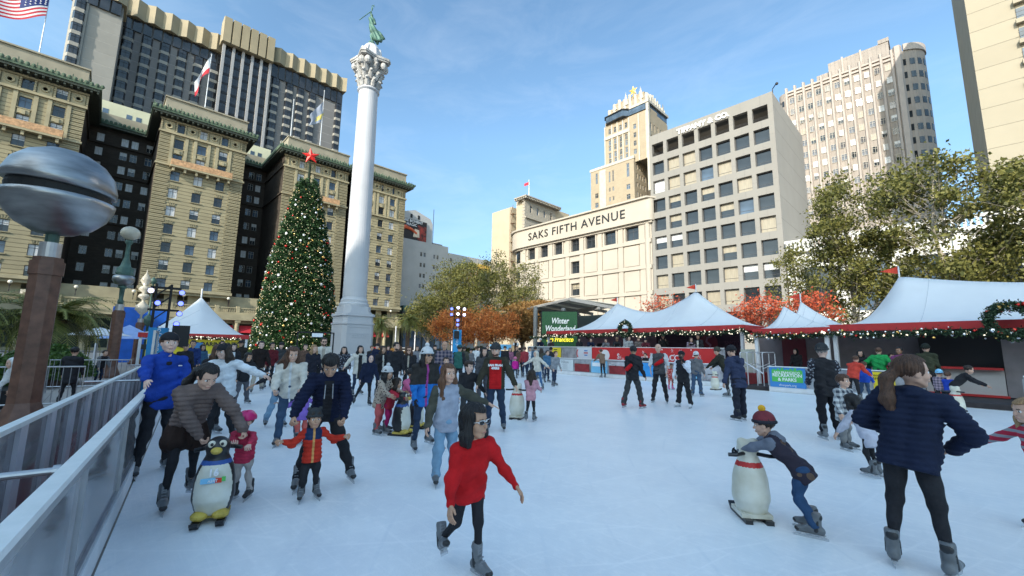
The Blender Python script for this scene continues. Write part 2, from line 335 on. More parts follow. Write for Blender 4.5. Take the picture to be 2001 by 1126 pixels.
def cornice(x0,x1,y0,y1,z,front=True):
    """x1 = outer (east) edge; overhanging copper cornice with crest"""
    gc.box(x0,y0,z,x1,y1,z+.45,1); gc.box(x0,y0-.2,z+.45,x1+.2,y1+.2,z+1.0,0)
    for side,(a,bb,fx) in {'f':(y0,y1,x1),}.items():
        k=a
        while k<bb:
            gc.sph((fx+.15,k+.35,z+1.15),(.2,.33,.42),8,0); 
            if int((k-a)/.75)%3==0: gc.box(fx+.05,k-.06,z+1.2,fx+.2,k+.06,z+1.95,0)
            k+=.75
        k=a+.3
        while k<bb: gc.box(fx-1.9,k,z-.4,fx-.15,k+.3,z,1); k+=.9
wing(-23,-6.6,[-18.6,-14.2,-10.0])
wing(4.6,20.4,[8.0,12.05,16.1]); wing(28.9,45.2,[33.0,37.0,41.1]); wing(49.2,63.3,[52.0,55.55,59.1],False,2.0)
for a,bb in((-23,-6.6),(4.6,20.4),(28.9,45.2),(49.2,63.3)):
    cornice(XW-17,XW+1.9,a-1.6,bb+1.6,49.9)
    for ys in(a-1.6,bb+1.6):   # side crests
        k=XW-16
        while k<XW+1.9: gc.sph((k,ys,51.05),(.33,.2,.42),8,0); k+=.8
    tr.box(XW-16,a+.3,51.0,XW+.4,bb-.3,54.2,1); tr.box(XW-16,a+.1,54.2,XW+.7,bb-.1,54.5,1)
    flush()
    # wing sides (light-court shade darkened into the brick colour)
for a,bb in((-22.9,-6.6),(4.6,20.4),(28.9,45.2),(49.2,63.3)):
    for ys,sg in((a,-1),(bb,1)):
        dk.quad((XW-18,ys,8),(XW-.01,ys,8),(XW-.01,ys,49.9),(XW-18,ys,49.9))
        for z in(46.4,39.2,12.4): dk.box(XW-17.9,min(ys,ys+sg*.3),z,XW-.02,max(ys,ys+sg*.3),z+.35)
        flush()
XB=-130; court=[]
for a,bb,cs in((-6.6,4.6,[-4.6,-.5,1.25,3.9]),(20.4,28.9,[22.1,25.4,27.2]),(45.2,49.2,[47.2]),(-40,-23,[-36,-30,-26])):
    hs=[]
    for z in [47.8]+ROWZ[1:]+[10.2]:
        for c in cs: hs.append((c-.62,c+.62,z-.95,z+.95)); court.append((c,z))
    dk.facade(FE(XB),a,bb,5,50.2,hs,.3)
    for z in(46.2,39.2,28,12.4): dk.box(XB+.002,a,z,XB+.4,bb,z+.35)
    gc.box(XB,a,50,XB+1.6,bb,50.5,1); gc.box(XB,a,50.5,XB+1.8,bb,51.0,0)
    k=a
    while k<bb: gc.sph((XB+1.75,k+.35,51.2),(.2,.33,.4),8,0); k+=.75
    tr.box(XB-.5,a,51,XB+.8,bb,53.4,1); tr.box(XB-6,a-1,53.4,XB-2,bb+1,57.5,2)
    for c in cs: tr.box(XB-2.02,c-.5,54.2,XB-1.95,c+.5,55.6,3)
    flush()
for a,bb in((-19.9,-8.9),(7.0,18.0),(31.5,42.8)):
    nb=MB(); nb.box(XW+1.42,a,39.3,XW+1.46,bb,40.6); nb.box(XW+.5,a-.02,39.3,XW+1.42,a+.02,40.6); nb.box(XW+.5,bb-.02,39.3,XW+1.42,bb+.02,40.6); nb.build('balcony_netting',ntg,hotel)
wlist.sort(key=lambda t:-(t[1]>30)*0-abs(0)+abs(t[0]))
windows(hotel,FE(XW),[(c,z) for c,z,h in wlist if z<46],1.6,2.15,.28,'sash',wfr,(3,4,0,2,0,3),budget=bud,seed=3)
windows(hotel,FE(XW),[(c,z) for c,z,h in wlist if z>46],1.6,1.9,.28,'sash',wfr,(3,4,0,2,0,2),budget=bud)
windows(hotel,FE(XB),court,1.24,1.9,.2,'sash',wfp,(2,4,0,4,0,2),budget=bud,seed=5)
# base: entrance storeys with columns, red awnings and balustrade
b=MB(); ent=[]
for k in range(26):
    y=-38+k*4; 
    if -38<=y<62: ent.append((y+.7,y+3.3,.6,6.2))
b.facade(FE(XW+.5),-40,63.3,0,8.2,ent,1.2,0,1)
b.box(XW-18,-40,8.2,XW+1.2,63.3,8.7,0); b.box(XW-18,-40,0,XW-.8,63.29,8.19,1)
for y in np.arange(-38,63,.42): b.box(XW+.7,y,8.7,XW+.95,y+.2,9.6,0)
b.box(XW+.6,-40,9.6,XW+1.1,63.3,9.85,0)
for y in range(-38,63,4): b.box(XW+.5,y-.35,8.7,XW+1.2,y+.35,10.1,0)
b.facade(FE(XW-1.2),-23,63.3,8.7,12.4,[(c-.9,c+.9,9.3,11.8) for c in (-18.6,-14.2,-10,8,12,16,33,37,41,52,55.5,59)],.3,0,1)
b.build('base_storey',[hpl,grd],hotel)
b=MB()
for y in range(-38,62,4): b.tube([(XW+1.6,y,0),(XW+1.6,y,6.4)],.42,10); b.box(XW+1.1,y-.55,6.4,XW+2.1,y+.55,6.9)
b.box(XW+.5,-40,6.9,XW+2.2,63.3,8.15); b.build('portico',hpl,hotel)
red=mat('red_awning',(.45,.02,.03),.7,var=.1)
for y0_ in(10,14,18,22,38,42,52,56): b=MB(); b.add([(XW+.6,y0_+.6,5.8),(XW+.6,y0_+3.4,5.8),(XW+1.9,y0_+3.4,4.2),(XW+1.9,y0_+.6,4.2),(XW+.6,y0_+.6,4.1),(XW+.6,y0_+3.4,4.1)],[(0,3,2,1),(0,4,3),(1,2,5),(3,4,5,2)]); b.build('awning',red,hotel)
for y in range(-36,61,8):
    b=MB(); b.tube([(XW+.85,y,10.1),(XW+.85,y,11.4)],.06,6,0); b.sph((XW+.85,y,11.75),.32,10,1); b.sph((XW+.85,y,11.2),.16,8,0)
    b.build('globe_lamp',[dm,mat('lamp_globe_cream',(.75,.7,.58),.35,var=.05)],hotel)
# ---------------------------------------------------------------- tall 1970s tower behind the hotel
tow=thing('hotel_tower','tall grey concrete tower with beige sawtooth crown rising behind the stone hotel','hotel tower',(-180,25,0))
tcn=stonemat('tower_concrete_panels',(.2,.195,.19),3.6,width=400,mortar=1.35,var=.1,ms=.12,bumpd=.03)
tcl=stonemat('tower_side_concrete',(.3,.29,.26),3.6,width=400,mortar=1.2,var=.1,ms=.1,bumpd=.03)
crn=mat('tower_crown_beige',(.31,.26,.165),.7,var=.08,scale=.3); fin=mat('tower_fin_concrete',(.32,.32,.32),.7,var=.08)
tgl=glassmat('tower_window_glass',(.025,.027,.032),.07)
def crown(x,ya,yb,z0,z1,step=4.4,amp=1.3,back=8):
    b=MB(); y=ya; pts=[]; k=0; n_=max(2,round((yb-ya)/(step/2))); 
    for i in range(n_+1):
        pts.append((x+(amp if i%2 else 0)+1.2,ya+(yb-ya)*i/n_))
    b.prism(pts+[(x-back,yb),(x-back,ya)],z0,z1); return b
def bays(x,ys,z0,z1,w=3.0,fl=3.6):
    g=MB(); s_=MB()
    for y in ys:
        z=z1
        g.prism([(x-.1,y-w/2),(x+.75,y-w/3),(x+.75,y+w/3),(x-.1,y+w/2)],z0,z1,0)
        while z>z0:
            s_.prism([(x-.1,y-w/2-.05),(x+.85,y-w/3-.05),(x+.85,y+w/3+.05),(x-.1,y+w/2+.05)],z-fl-.35,z-fl+.75,0)
            s_.box(x+.76,y-.05,z-fl+.75,x+.82,y+.05,z-.35,1); s_.box(x+.76,y-.8,z-1.2,x+.82,y+.8,z-1.12,1); z-=fl
    return g,s_
b=MB(); b.box(-205,-9,0,-179,22,112,0); b.build('wall',[tcn],tow); b=MB(); b.box(-205,36.5,0,-175,65,114,0); b.build('wall',[tcn],tow); b=MB(); b.box(-205,22.01,0,-174.2,36.49,116,0); b.build('wall',[tcn],tow); b=MB()
b.box(-205,-16,0,-168.2,-5.4,104,1); b.add([(-168.2,-16,0),(-168.2,-12.6,0),(-166.8,-12.6,0),(-166.8,-14.8,0),(-168.2,-16,104),(-168.2,-12.6,104),(-166.8,-12.6,104),(-166.8,-14.8,104)],[(0,1,2,3)[::-1],(4,5,6,7),(0,3,7,4),(3,2,6,7),(1,5,6,2)],1)
b.box(-168.2,-12.6,0,-167.2,-5.4,100,1); b.build('wall',[tcn,tcl],tow)
for X_,ys_,z1_,w_ in((-179,[-3.8+4.7*k for k in range(6)],103.5,3.0),(-175,[38.9,43.9,48.1,52.7],105,3.0),(-175,[63.4],105,2.8),(-167,[-14.2],100,2.6)):
    for y_ in ys_:
        g,s_=bays(X_,[y_],40,z1_,w_); gg=g.build('bay_window',tgl,tow); so_=s_.build('spandrels',[tcl,dm],tow); so_.parent=gg
b=MB()
for y in np.arange(-8.2,21,2.6): b.box(-178.98,y,103.9,-178.4,y+2.1,108)
for y in np.arange(37,64.5,2.55): b.box(-174.98,y,105.4,-174.4,y+2.1,110.8)
for k in range(5): b.box(-174.18,21.6+k*3,40,-173.9,23.9+k*3,109.5)
for y in np.arange(-15.5,-6,2.5): b.box(-167.18,y,100,-166.6,y+2.1,104)
b.build('upper_glass',tgl,tow)
b=MB()
for k in range(6): b.box(-174.18,20.7+k*3,40,-172.9,21.55+k*3,109.5)
b.build('fin',fin,tow)
for k in range(5):
    z=44; b=MB(); b.box(-173.93,22.7+k*3,44,-173.85,22.8+k*3,109)
    while z<109: b.box(-173.95,21.6+k*3,z,-173.8,23.9+k*3,z+.9); z+=3.6
    b.build('dark_spandrel',dm,tow)
crown(-179,-9,21.5,108,114.4).build('crown',crn,tow); crown(-175,37,65.5,111,117.3).build('crown',crn,tow)
b=MB(); 
b.box(-176,20,109.5,-172.4,36.9,118.8)
for k in range(6): b.prism([(-172.4,20.0+k*2.82),(-171.2,20.2+k*2.82),(-171.2,22.5+k*2.82),(-172.4,22.7+k*2.82)],109.4,119)
b.build('crown',crn,tow); crown(-168,-17,-4.8,104,110,4,1).build('crown',crn,tow)
# ---------------------------------------------------------------- white building with billboard north of hotel
wht=mat('white_painted_wall',(.42,.42,.41),.85,var=.07,scale=.3)
wb2=thing('white_building','plain white apartment block with a gable and a billboard right of the stone hotel','building',(-127,86,0))
b=MB(); hs=[]
for z in(34,30.2,26.4,22.6,18.8):
    for y in(78.5,79.9,84,85.4,91.8,99.5): 
        if z<34.5: hs.append((y-.42,y+.42,z-.75,z+.75))
b.facade(FE(-127),68,90,0,38.6,[h for h in hs if h[0]<90],.2); b.facade(FE(-127.5),90,118,0,36.6,[h for h in hs if h[0]>90],.2)
b.box(-150,68,0,-127.3,90,38.5); b.box(-150,90,0,-127.8,118,36.5); b.box(-150,68,38.5,-129,84,46.5)
b.add([(-129,68,46.5),(-129,84,46.5),(-129,83,48.2),(-129,76.5,50.2),(-129,70,48.2),(-150,68,46.5),(-150,84,46.5),(-150,83,48.2),(-150,76.5,50.2),(-150,70,48.2)],[(0,1,2,3,4),(0,4,9,5),(4,3,8,9),(3,2,7,8),(2,1,6,7)])
b.box(-148,85,38.6,-131,90,40.2); b.build('wall',wht,wb2)
windows(wb2,FE(-127),[((h[0]+h[1])/2,(h[2]+h[3])/2) for h in hs if h[0]<90],.84,1.5,.15,'sash',wfp,(6,1,0,1,0,0)); windows(wb2,FE(-127.5),[((h[0]+h[1])/2,(h[2]+h[3])/2) for h in hs if h[0]>90],.84,1.5,.15,'sash',wfp,(6,1,0,1,0,0))
b=MB(); 
for y in(75,78): b.box(-128.99,y-.4,47,-128.9,y+.4,48.4)
for k,y in enumerate(np.arange(85.2,90,.7)): b.box(-130.9,y,38.8,-130.8,y+.4,39.9)
b.build('attic_opening',dm,wb2)
bb_=thing('billboard','dark billboard with red and white figure art on the white gabled wall','billboard',(-128,76,38))
bd=mat('billboard_dark_red',(.02,.015,.015),.5,var=0,scale=.8,col2=(.02,.015,.015)); 
b=MB(); b.box(-128.9,69.5,38.4,-128.5,81.2,46.3); b.build('board',bd,bb_)
arm=mat('billboard_red_shapes',(.45,.05,.03),.5,var=.5,scale=.9,col2=(.02,.01,.01))
b=MB(); b.box(-128.5,77.5,39,-128.46,81.1,44.6); b.build('art_panel',arm,bb_)
b=MB(); b.tube([(-128.4,70,41.6),(-128.4,72.5,43.2),(-128.4,75,42.6),(-128.4,77,41.4)],[.9,.7,.5,.4],8); b.T=None; b.build('red_sleeve_art',mat('art_orange_red',(.7,.13,.05),.5,var=.3,scale=1),bb_)
b=MB(); b.prism([(0,0),(2.6,.2),(2.4,2.8),(.6,3.1)],0,.05); o=b.build('white_panel_art',mat('art_cream',(.75,.6,.45),.5,var=.2,scale=1),bb_,world=False); o.matrix_basis=MW[bb_.name].inverted()@Matrix.Translation((-128.35,75.6,40))@Matrix(((0,0,1,0),(1,0,0,0),(0,1,0,0),(0,0,0,1)))
whm=mat('sign_white_paint',(.85,.85,.85),.5,var=0)
text('billboard_lettering','RARE BOMBAY\nMAGIC',1.35,Matrix.Translation((-128.45,75.0,45))@Matrix(((0,0,1,0),(1,0,0,0),(0,1,0,0),(0,0,0,1))),whm,bb_,bold=.02)
y2=thing('yellow_billboard','yellow billboard high on the white wall behind the tall tree','billboard',(-127.4,108,27))
b=MB(); b.box(-127.5,100,26.8,-127.2,116,34.5); b.build('board',mat('yellow_billboard_print',(.8,.62,.12),.5,scale=.35,var=0,col2=(.75,.3,.08)),y2)
bmast=thing('roof_mast','thin grey roof mast beside the white gable','mast',(-129.5,84.6,38)); b=MB(); b.tube([(-129.5,84.6,38.5),(-129.5,84.6,52.5)],.1,6); b.build('pole',dm,bmast)
shop=thing('dark_storefront','dark green low storefront below the white building','building',(-120,76,0))
b=MB(); b.box(-125,67,0,-118,90,12.5,0); b.box(-126,68,12.5,-119,82,14.5,1); b.box(-125.2,67,10.2,-117.4,90,11,1)
for k in range(9): b.box(-117.98,67.6+k*2.4,1,-117.8,69.3+k*2.4,8,2)
b.build('wall',[mat('storefront_dark',(.03,.035,.035),.6,var=.2),mat('storefront_green',(.05,.13,.12),.6,var=.2),GLASS[1]],shop)
# ---------------------------------------------------------------- north side: curved-corner department store with lettering
srm=mat('store_cream_stone',(.4,.355,.295),.8,var=.06,scale=.25,bump=.15,bscale=12)
srj=mat('store_joint_shadow_stone',(.45,.42,.37),.8,var=.05)
sk=thing('department_store','cream stone store with rounded left corner and black lettering along its fascia','store building',(-60,77,0))
b=MB(); WX=[(-43.5,3.0),(-48.8,2.8),(-53.9,2.6),(-58.2,2.4),(-63.2,2.4),(-67.7,2.4),(-72,2.4)]
hs=[(x-w_/2,x+w_/2,24.0,27.0) for x,w_ in WX]+[(-58.2-1.2,-58.2+1.2,z-1.4,z+1.4) for z in(20.2,15.1,10)]
b.facade(FS(77),-75.5,-39.3,0,27.4,hs,.45)
# rounded corner
def arc(cx_,cy_,r,a0,a1,n_): return [(cx_+r*math.cos(a0+(a1-a0)*i/n_),cy_+r*math.sin(a0+(a1-a0)*i/n_)) for i in range(n_+1)]
b.prism(arc(-75.5,82,5,-math.pi/2,-math.pi,10)+[(-80.5,105),(-75.5,105)],0,27.4)
b.prism([(-75.5,77.46),(-39.3,77.46),(-39.3,105),(-75.5,105)],0,27.3)
b.quad((-39.3,77,0),(-39.3,105,0),(-39.3,105,27.4),(-39.3,77,27.4))
b.build('wall',srm,sk)
b=MB() # fascia band
b.prism([(-75.5,75.8)]+arc(-75.5,82.0,6.2,-math.pi/2,-math.pi,12)+[(-81.7,106),(-38.6,106)]+[(-38.6,77.0)]+arc(-39.8,77,1.2,0,-math.pi/2,6),27.4,31.9)
b.prism([(-75.5,75.3)]+arc(-75.5,82.0,6.7,-math.pi/2,-math.pi,12)+[(-82.2,106),(-38.2,106),(-38.2,77),(-39.3,75.3)],31.9,32.25)
b.prism([(-75.5,76.4)]+arc(-75.5,82.0,5.6,-math.pi/2,-math.pi,12)+[(-81.1,106),(-38.9,106),(-38.9,76.4)],26.95,27.39); b.build('fascia',srm,sk)
b=MB() # pilasters & belts proud of wall
for x in(-41.2,-46.2,-51.4,-56.3,-60.4,-65.5,-70,-74.6): 
    b.box(x-.55,76.7,0,x+.55,76.998,26.9)
for z in(23.0,17.7,12.5,7.3): b.box(-75.5,76.55,z,-39.3,76.99,z+.75)
for x0,x1,z0,z1 in hs: b.box(x0-.35,76.75,z0-.3,x0-.02,76.997,z1+.3); b.box(x1+.02,76.75,z0-.3,x1+.35,76.997,z1+.3); b.box(x0-.02,76.75,z1+.02,x1+.02,76.997,z1+.3); b.box(x0-.02,76.7,z0-.3,x1+.02,76.997,z0-.02)
xs=[-41.2,-46.2,-51.4,-56.3,-60.4,-65.5,-70,-74.6]
for i in range(len(xs)-1):
    for z0,z1 in((18.6,22.8),(13.4,17.5),(8.2,12.3)):
        if abs((xs[i]+xs[i+1])/2+58.3)>1.5: b.box(xs[i+1]+.85,76.78,z0,xs[i]-.85,76.996,z1)
b.tube([(-40.1,76.9,0),(-40.1,76.9,26.9)],.55,12)
b.build('pilasters',srm,sk)
for x_,w_ in WX: windows(sk,FS(77),[(x_,25.5)],w_,3.0,.4,'sash',wfr,(6,1,0,0,1,0),seed=int(-x_))
windows(sk,FS(77),[(-58.2,20.2),(-58.2,15.1),(-58.2,10)],2.4,2.8,.4,'sash',wfr,(1,0,2,0,1,0))
b=MB()
for z in(23.8,18.3,13): b.prism(arc(-75.5,82,5.06,-1.72,-2.75,8)+arc(-75.5,82,4.8,-2.75,-1.72,8),z,z+3.1)
b.build('corner_window',GLASS[0],sk)
blk=mat('sign_black',(.015,.015,.015),.4,var=0)
text('store_lettering','SAKS FIFTH AVENUE',2.7,Matrix.Translation((-58.3,75.72,29.6))@Matrix.Rotation(R(90),4,'X'),blk,sk,ext=.06,spacing=1.13,xs=1.02,bold=.012)
# ---------------------------------------------------------------- square grid office block
tf=thing('grid_office_building','grey concrete office block with a square grid of windows and white lettering at top','office building',(-28,77,0))
tfm=stonemat('office_grey_granite',(.25,.238,.217),3.9,width=3.1,mortar=.8,var=.05,ms=.02,offs=0,bumpd=.01,off_z=1.2)
tfs=stonemat('office_side_panels',(.36,.335,.3),3.95,width=60,mortar=.75,var=.06,ms=.05,offs=0,bumpd=.02,off_z=.6)
CX=[-37.4,-34.3,-31.2,-28.1,-25.0,-21.9,-18.8]; RZ=[42.0,38.0,34.1,30.2,26.3,22.5,18.6,14.8,10.9,7.0]
b=MB(); b.facade(FS(77),-39.2,-16.8,0,45.3,[(x-1.2,x+1.2,z-1.32,z+1.32) for x in CX for z in RZ],.75,0); 
b.box(-39.15,77.76,0,-16.83,98.5,40.2,1); b.box(-39.15,77.9,40.2,-38.9,98.5,45.2,0); b.box(-39.15,79.5,43.5,-16.83,98.5,45.25,1); b.box(-39.15,96,40.2,-16.83,98.5,43.5,1)
b.quad((-16.8,77,0),(-16.8,98.5,0),(-16.8,98.5,45.3),(-16.8,77,45.3),1); b.quad((-39.2,98.5,0),(-39.2,77,0),(-39.2,77,45.3),(-39.2,98.5,45.3),1); b.quad((-39.2,77,45.3),(-16.8,77,45.3),(-16.8,79.5,45.3),(-39.2,79.5,45.3),0)
b.build('wall',[tfm,tfs],tf)
windows(tf,FS(77),[(x,z) for z in RZ[1:] for x in CX],2.4,2.64,.6,'rail',wfr,(8,1,3,1,2,1),seed=12)
b=MB()
for x in CX:
    for dz in(-1.15,-.9,-.65): b.box(x-1.2,77.35,42+dz,x+1.2,77.4,42+dz+.06)
b.build('loggia_rail',dm,tf)
text('office_lettering','TIFFANY & CO.',1.4,Matrix.Translation((-28.4,76.86,43.95))@Matrix.Rotation(R(90),4,'X'),mat('sign_bright_white',(.95,.95,.95),.4,var=0),tf,ext=.12,spacing=1.02,bold=.03)
b=MB(); b.tube([(-16.9,78,45.3),(-16.9,78,46.2),(-16.3,77.6,46.6)],.08,6); b.sph((-16.1,77.5,46.6),.25,8); b.build('roof_camera',dm,tf)
# ---------------------------------------------------------------- small hotel between
ch=thing('corner_hotel_block','cream slab block with ornate bracketed roof storey behind the lettered store','building',(-105,100,0))
chm=mat('cream_stucco',(.42,.36,.26),.85,var=.06,scale=.3); ors=mat('ornate_grey_stone',(.33,.3,.25),.8,var=.2,scale=2)
b=MB(); b.box(-114,100,0,-103.6,125,51.3,0); b.box(-102.2,101,0,-97.4,125,53.0,0); b.box(-103.6,104,0,-102.2,125,50,0); b.box(-97.6,100,0,-97.05,100.8,53,1)
hs=[]
ch_w=[(y,z) for z in(49.5,42.5,38.8,35) for y in(103.0,106.6,110.2,113.8)]
b.facade(FE(-97),100,116.3,25,53,[(y-.55,y+.55,z-1.3,z+1.3) for y,z in ch_w],.3,1)
b.box(-97,100,45.9,-96.4,116.3,46.4,1); b.box(-97,100,40.7,-96.5,116.3,41.1,1)
b.box(-101,98.6,53,-95.2,117.5,53.4,1)
for y in np.arange(98.8,117.3,.8): b.box(-96.9,y,52.4,-95.3,y+.3,53,1)
for x in np.arange(-101,-96,.8): b.box(x,98.8,52.4,x+.3,100,53,1)
for z in np.arange(28,52.5,1.2): b.box(-98.2,99.85,z,-97.0,100.0,z+.7,1)
b.build('wall',[chm,ors],ch)
windows(ch,FE(-97),ch_w,1.1,2.6,.25,'sash',wfp,(5,1,0,1,0,0))
b=MB()
for z in np.arange(28,51,3.4): b.box(-103.6,99.4,z,-102.2,100.6,z+.12); b.beam((-103.5,99.5,z),(-102.3,99.5,z+3.2),.12,.12)
b.tube([(-103.6,99.3,20),(-103.6,99.3,51)],.1,6); b.build('fire_escape',mat('fire_escape_brown',(.22,.14,.09),.7,var=.2),ch)
# ---------------------------------------------------------------- art-deco hotel with star
dr=thing('deco_hotel_tower','slim tan brick art deco tower with white pinnacled crown and gold star','hotel tower',(-82,140,0))
dbk=stonemat('deco_tan_brick',(.36,.3,.215),.25,width=.6,mortar=.9,var=.12,ms=.02,bumpd=.01); dwh=mat('deco_white_terracotta',(.42,.39,.33),.7,var=.12,scale=1)
b=MB(); hs1=[(x-.55,x+.55,z-1.1,z+1.1) for x in(-88.2,-85.7,-83.2,-80.7) for z in(89.5,84.6,82.2,79.2,76.6)]+[(-77.0-.6,-77.0+.6,z-1,z+1) for z in(87.5,84,80.6,77.2)]
hs1=[h for h in hs1]
b.facade(FS(140),-90.4,-71.2,73,92,hs1,.25,0)
hs2=[(-94.6,-93.6,68.5,73)]+[(x-.35,x+.35,z-2.2,z+2.2) for x in(-88,-86.4) for z in(69.8,)]+[(x-.35,x+.35,z-.8,z+.8) for x in(-88,-86.4) for z in(64.5,60.5)]+[(-80.4,-79.2,67.5,73)]+[(x-.8,x+.8,z-1,z+1) for x in(-94.2,-79.8) for z in(63.5,59.5)]
b.facade(FS(139),-97,-77.2,20,74.8,hs2,.25,0)
hs3=[(y-.5,y+.5,z-1,z+1) for y in(141.2,143.2,145.2,147.2) for z in(71.5,67.8,64.2,60.6)]
b.facade(FE(-77.2),139,149,20,74.8,hs3,.25,0)
b.box(-96.9,139.26,20,-77.5,160,74.7,0); b.box(-90.3,140.26,74,-71.5,156,94,0)
hs4=[(y-.5,y+.5,z-1.6,z+1.6) for y in(142,144.6,147.2,149.8) for z in(86,81)]
b.facade(FE(-71.2),140,156,60,92,hs4,.25,0); b.build('wall',dbk,dr)
for T_,hh in((FS(140),hs1),(FS(139),hs2),(FE(-77.2),hs3),(FE(-71.2),hs4)):
    for h in hh: windows(dr,T_,[((h[0]+h[1])/2,(h[2]+h[3])/2)],h[1]-h[0],h[3]-h[2],.2,'sash',wfp,(4,3,0,0,0,0),seed=int(h[0]*7+h[2]))
b=MB(); b.box(-97.3,138.8,74.2,-77,149,75.3); b.box(-92.6,138.7,57,-89.6,138.99,73.5)
for x in(-90.3,-87,-84.5,-82,-79.3,-72,-75.2): b.box(x-.25,139.7,73,x+.25,139.99,92)
b.box(-90.6,139.6,86.2,-79,139.98,87.6); b.box(-71.9,139.6,60,-70.9,140.6,95)
# penthouse lounge level and crown
b.box(-79,139.5,95.2,-70.8,156.5,96.2); 
for k in range(8): b.prism([(-89.6+k*2.35,141.2),(-88.9+k*2.35,140.6),(-88.2+k*2.35,141.2)],95.5,99.5+[0,1.6,2.6,1.8,2.8,2.6,2.2,0.5][k])
for k in range(8): b.prism([(-72.6,142+k*1.9),(-72.0,142.6+k*1.9),(-72.6,143.2+k*1.9)],95.5,101.3-abs(k-2)*.5)
for xk,zk in((-86.2,101.5),(-81,104),(-74.5,103.6)): b.add([(xk-1.1,140.9,98.5),(xk+1.1,140.9,98.5),(xk,140.9,zk),(xk,141.7,98.5)],[(0,1,2),(1,3,2),(3,0,2)])
for yk in(146,150.5,155): b.add([(-72.3,yk-1,98),(-72.3,yk+1,98),(-72.3,yk,101.8),(-73.2,yk,98)],[(0,1,2),(1,3,2),(3,0,2)])
b.build('terracotta_trim',dwh,dr)
b=MB(); b.box(-88.8,141.2,94,-72.7,156,99.5); b.box(-86.4,141.6,99.5,-73.5,154,101.4); b.build('crown_wall',dbk,dr)
b=MB(); b.prism([(-90.2,140.5),(-89,138.6),(-81,138),(-79.4,139.8),(-71.6,139.8),(-71.4,156),(-89,156)],92.8,95.2); b.build('lounge_glass',GLASS[1],dr)
b=MB(); b.prism([(-90.6,140.2),(-89.4,138.3),(-81,137.6),(-79,139.4),(-79,142),(-89,142)],95.2,95.6); b.build('lounge_roof',dm,dr)
st_=MB()
def star2(mb,M,r,r2,th,mi=0):
    V=[(0,0,th),(0,0,-th)]; F=[]
    for i in range(10): a=math.pi/2+i*math.pi/5; rr_=r if i%2==0 else r2; V.append((rr_*math.cos(a),rr_*math.sin(a),0))
    for i in range(10): F.append((0,2+i,2+(i+1)%10)); F.append((1,2+(i+1)%10,2+i))
    mb.T=M; mb.add(V,F,mi); mb.T=None
star2(st_,Matrix.Translation((-77.5,140.5,103))@Matrix.Rotation(R(90),4,'X'),2.0,.85,.3)
st_.tube([(-77.5,140.5,100),(-77.5,140.5,102)],.15,6); st_.build('star',mat('gold_star',(.75,.5,.12),.4,.5,var=.1),dr)
# ---------------------------------------------------------------- pinkish tower with curved bays (sun glints in it)
fs=thing('medical_tower','tall pinkish beige tower with rounded corners and flat bay windows mirroring the sun','office tower',(-14,140,0))
pk=stonemat('pinkish_terracotta',(.34,.3,.265),3.6,width=.9,mortar=.88,var=.12,ms=.05,offs=0,bumpd=.02); pkl=mat('pinkish_terracotta_plain',(.4,.35,.31),.8,var=.08,scale=.6)
b=MB(); outline=arc(-26.8,142.4,2.4,-math.pi/2,-math.pi,6)+[(-29.2,165),(2.9,165)]+arc(-2.4,145.3,5.3,0,-math.pi/2,10)
b.prism(outline,0,78.8)
b.prism([(-16.5,141),(-3.6,141),(-3.6,160),(-16.5,160)],78.8,83.5); b.prism([(-19.5,142),(-16.5,142),(-16.5,160),(-19.5,160)],78.8,81.5); b.prism([(-5.6,140.8),(-3.4,140.8),(-3.4,150),(-5.6,150)],83.5,84.6)
b.build('wall',pk,fs)
b=MB()
nc=11; cw=(23.6)/nc
xsb=[-26.6+cw*(i+.5) for i in range(nc)]
for i in range(nc+1):
    x=-26.8+i*cw; b.prism([(x-.42,140.02),(x-.2,139.35),(x+.2,139.35),(x+.42,140.02)],0,79.9)
for z0 in(77.2,78.2): b.box(-26.8,139.6,z0,-2.4,139.99,z0+.5)
for a0 in(-1.5,-1.1,-.7,-.3): 
    x=-2.4+5.35*math.cos(a0); y=145.3+5.35*math.sin(a0)
b.prism([(-3,140),(-2.6,139.2),(-1.6,139.2),(-1.2,140.2)],0,80.4); b.box(-9.5,140.7,79,-9.1,141,83.9); b.box(-13.5,140.7,79,-13.1,141,83.9)
b.prism(arc(-2.4,145.3,5.6,0.2,-1.3,10)+arc(-2.4,145.3,5.0,-1.3,.2,10),78.8,80.6)
b.build('ribs',pkl,fs)
wl=[(x,75.6-3.55*k) for k in range(15) for x in xsb]
wl.sort(key=lambda t:-t[1])
spg=mat('tower_window_mirror',(.12,.12,.13),.05,.3,var=.4,scale=.5)
oldG=GLASS[:]; GLASS[1]=spg; _wp.clear()
yr=random.Random(9)
def glint(u,v):
    q=math.hypot((u+12)/4.2,(v-69.5)/4.5)
    return R(11) if q<1 or (q<1.9 and yr.random()<.3) else R(yr.choice((0,0,1.5,3,18,20)))
windows(fs,FS(139.9),wl,1.25,1.75,-.02,'sash',wfp,(3,5,1,4,1,2),yaw=glint,seed=4)
GLASS[:]=oldG; _wp.clear()
for k in range(15):
    z=75.6-3.55*k
    for c_,rr_,A_,dl in((( -2.4,145.3),5.36,np.arange(-1.25,.1,.34),.2),((-26.8,142.4),2.46,(-1.9,-2.3,-2.7),.28)):
        for a0 in A_:
            b=MB(); b.prism(arc(*c_,rr_,a0,a0-dl,2)+arc(*c_,rr_-.26,a0-dl,a0,2),z-.85,z+.85); b.build('corner_window',GLASS[0],fs)

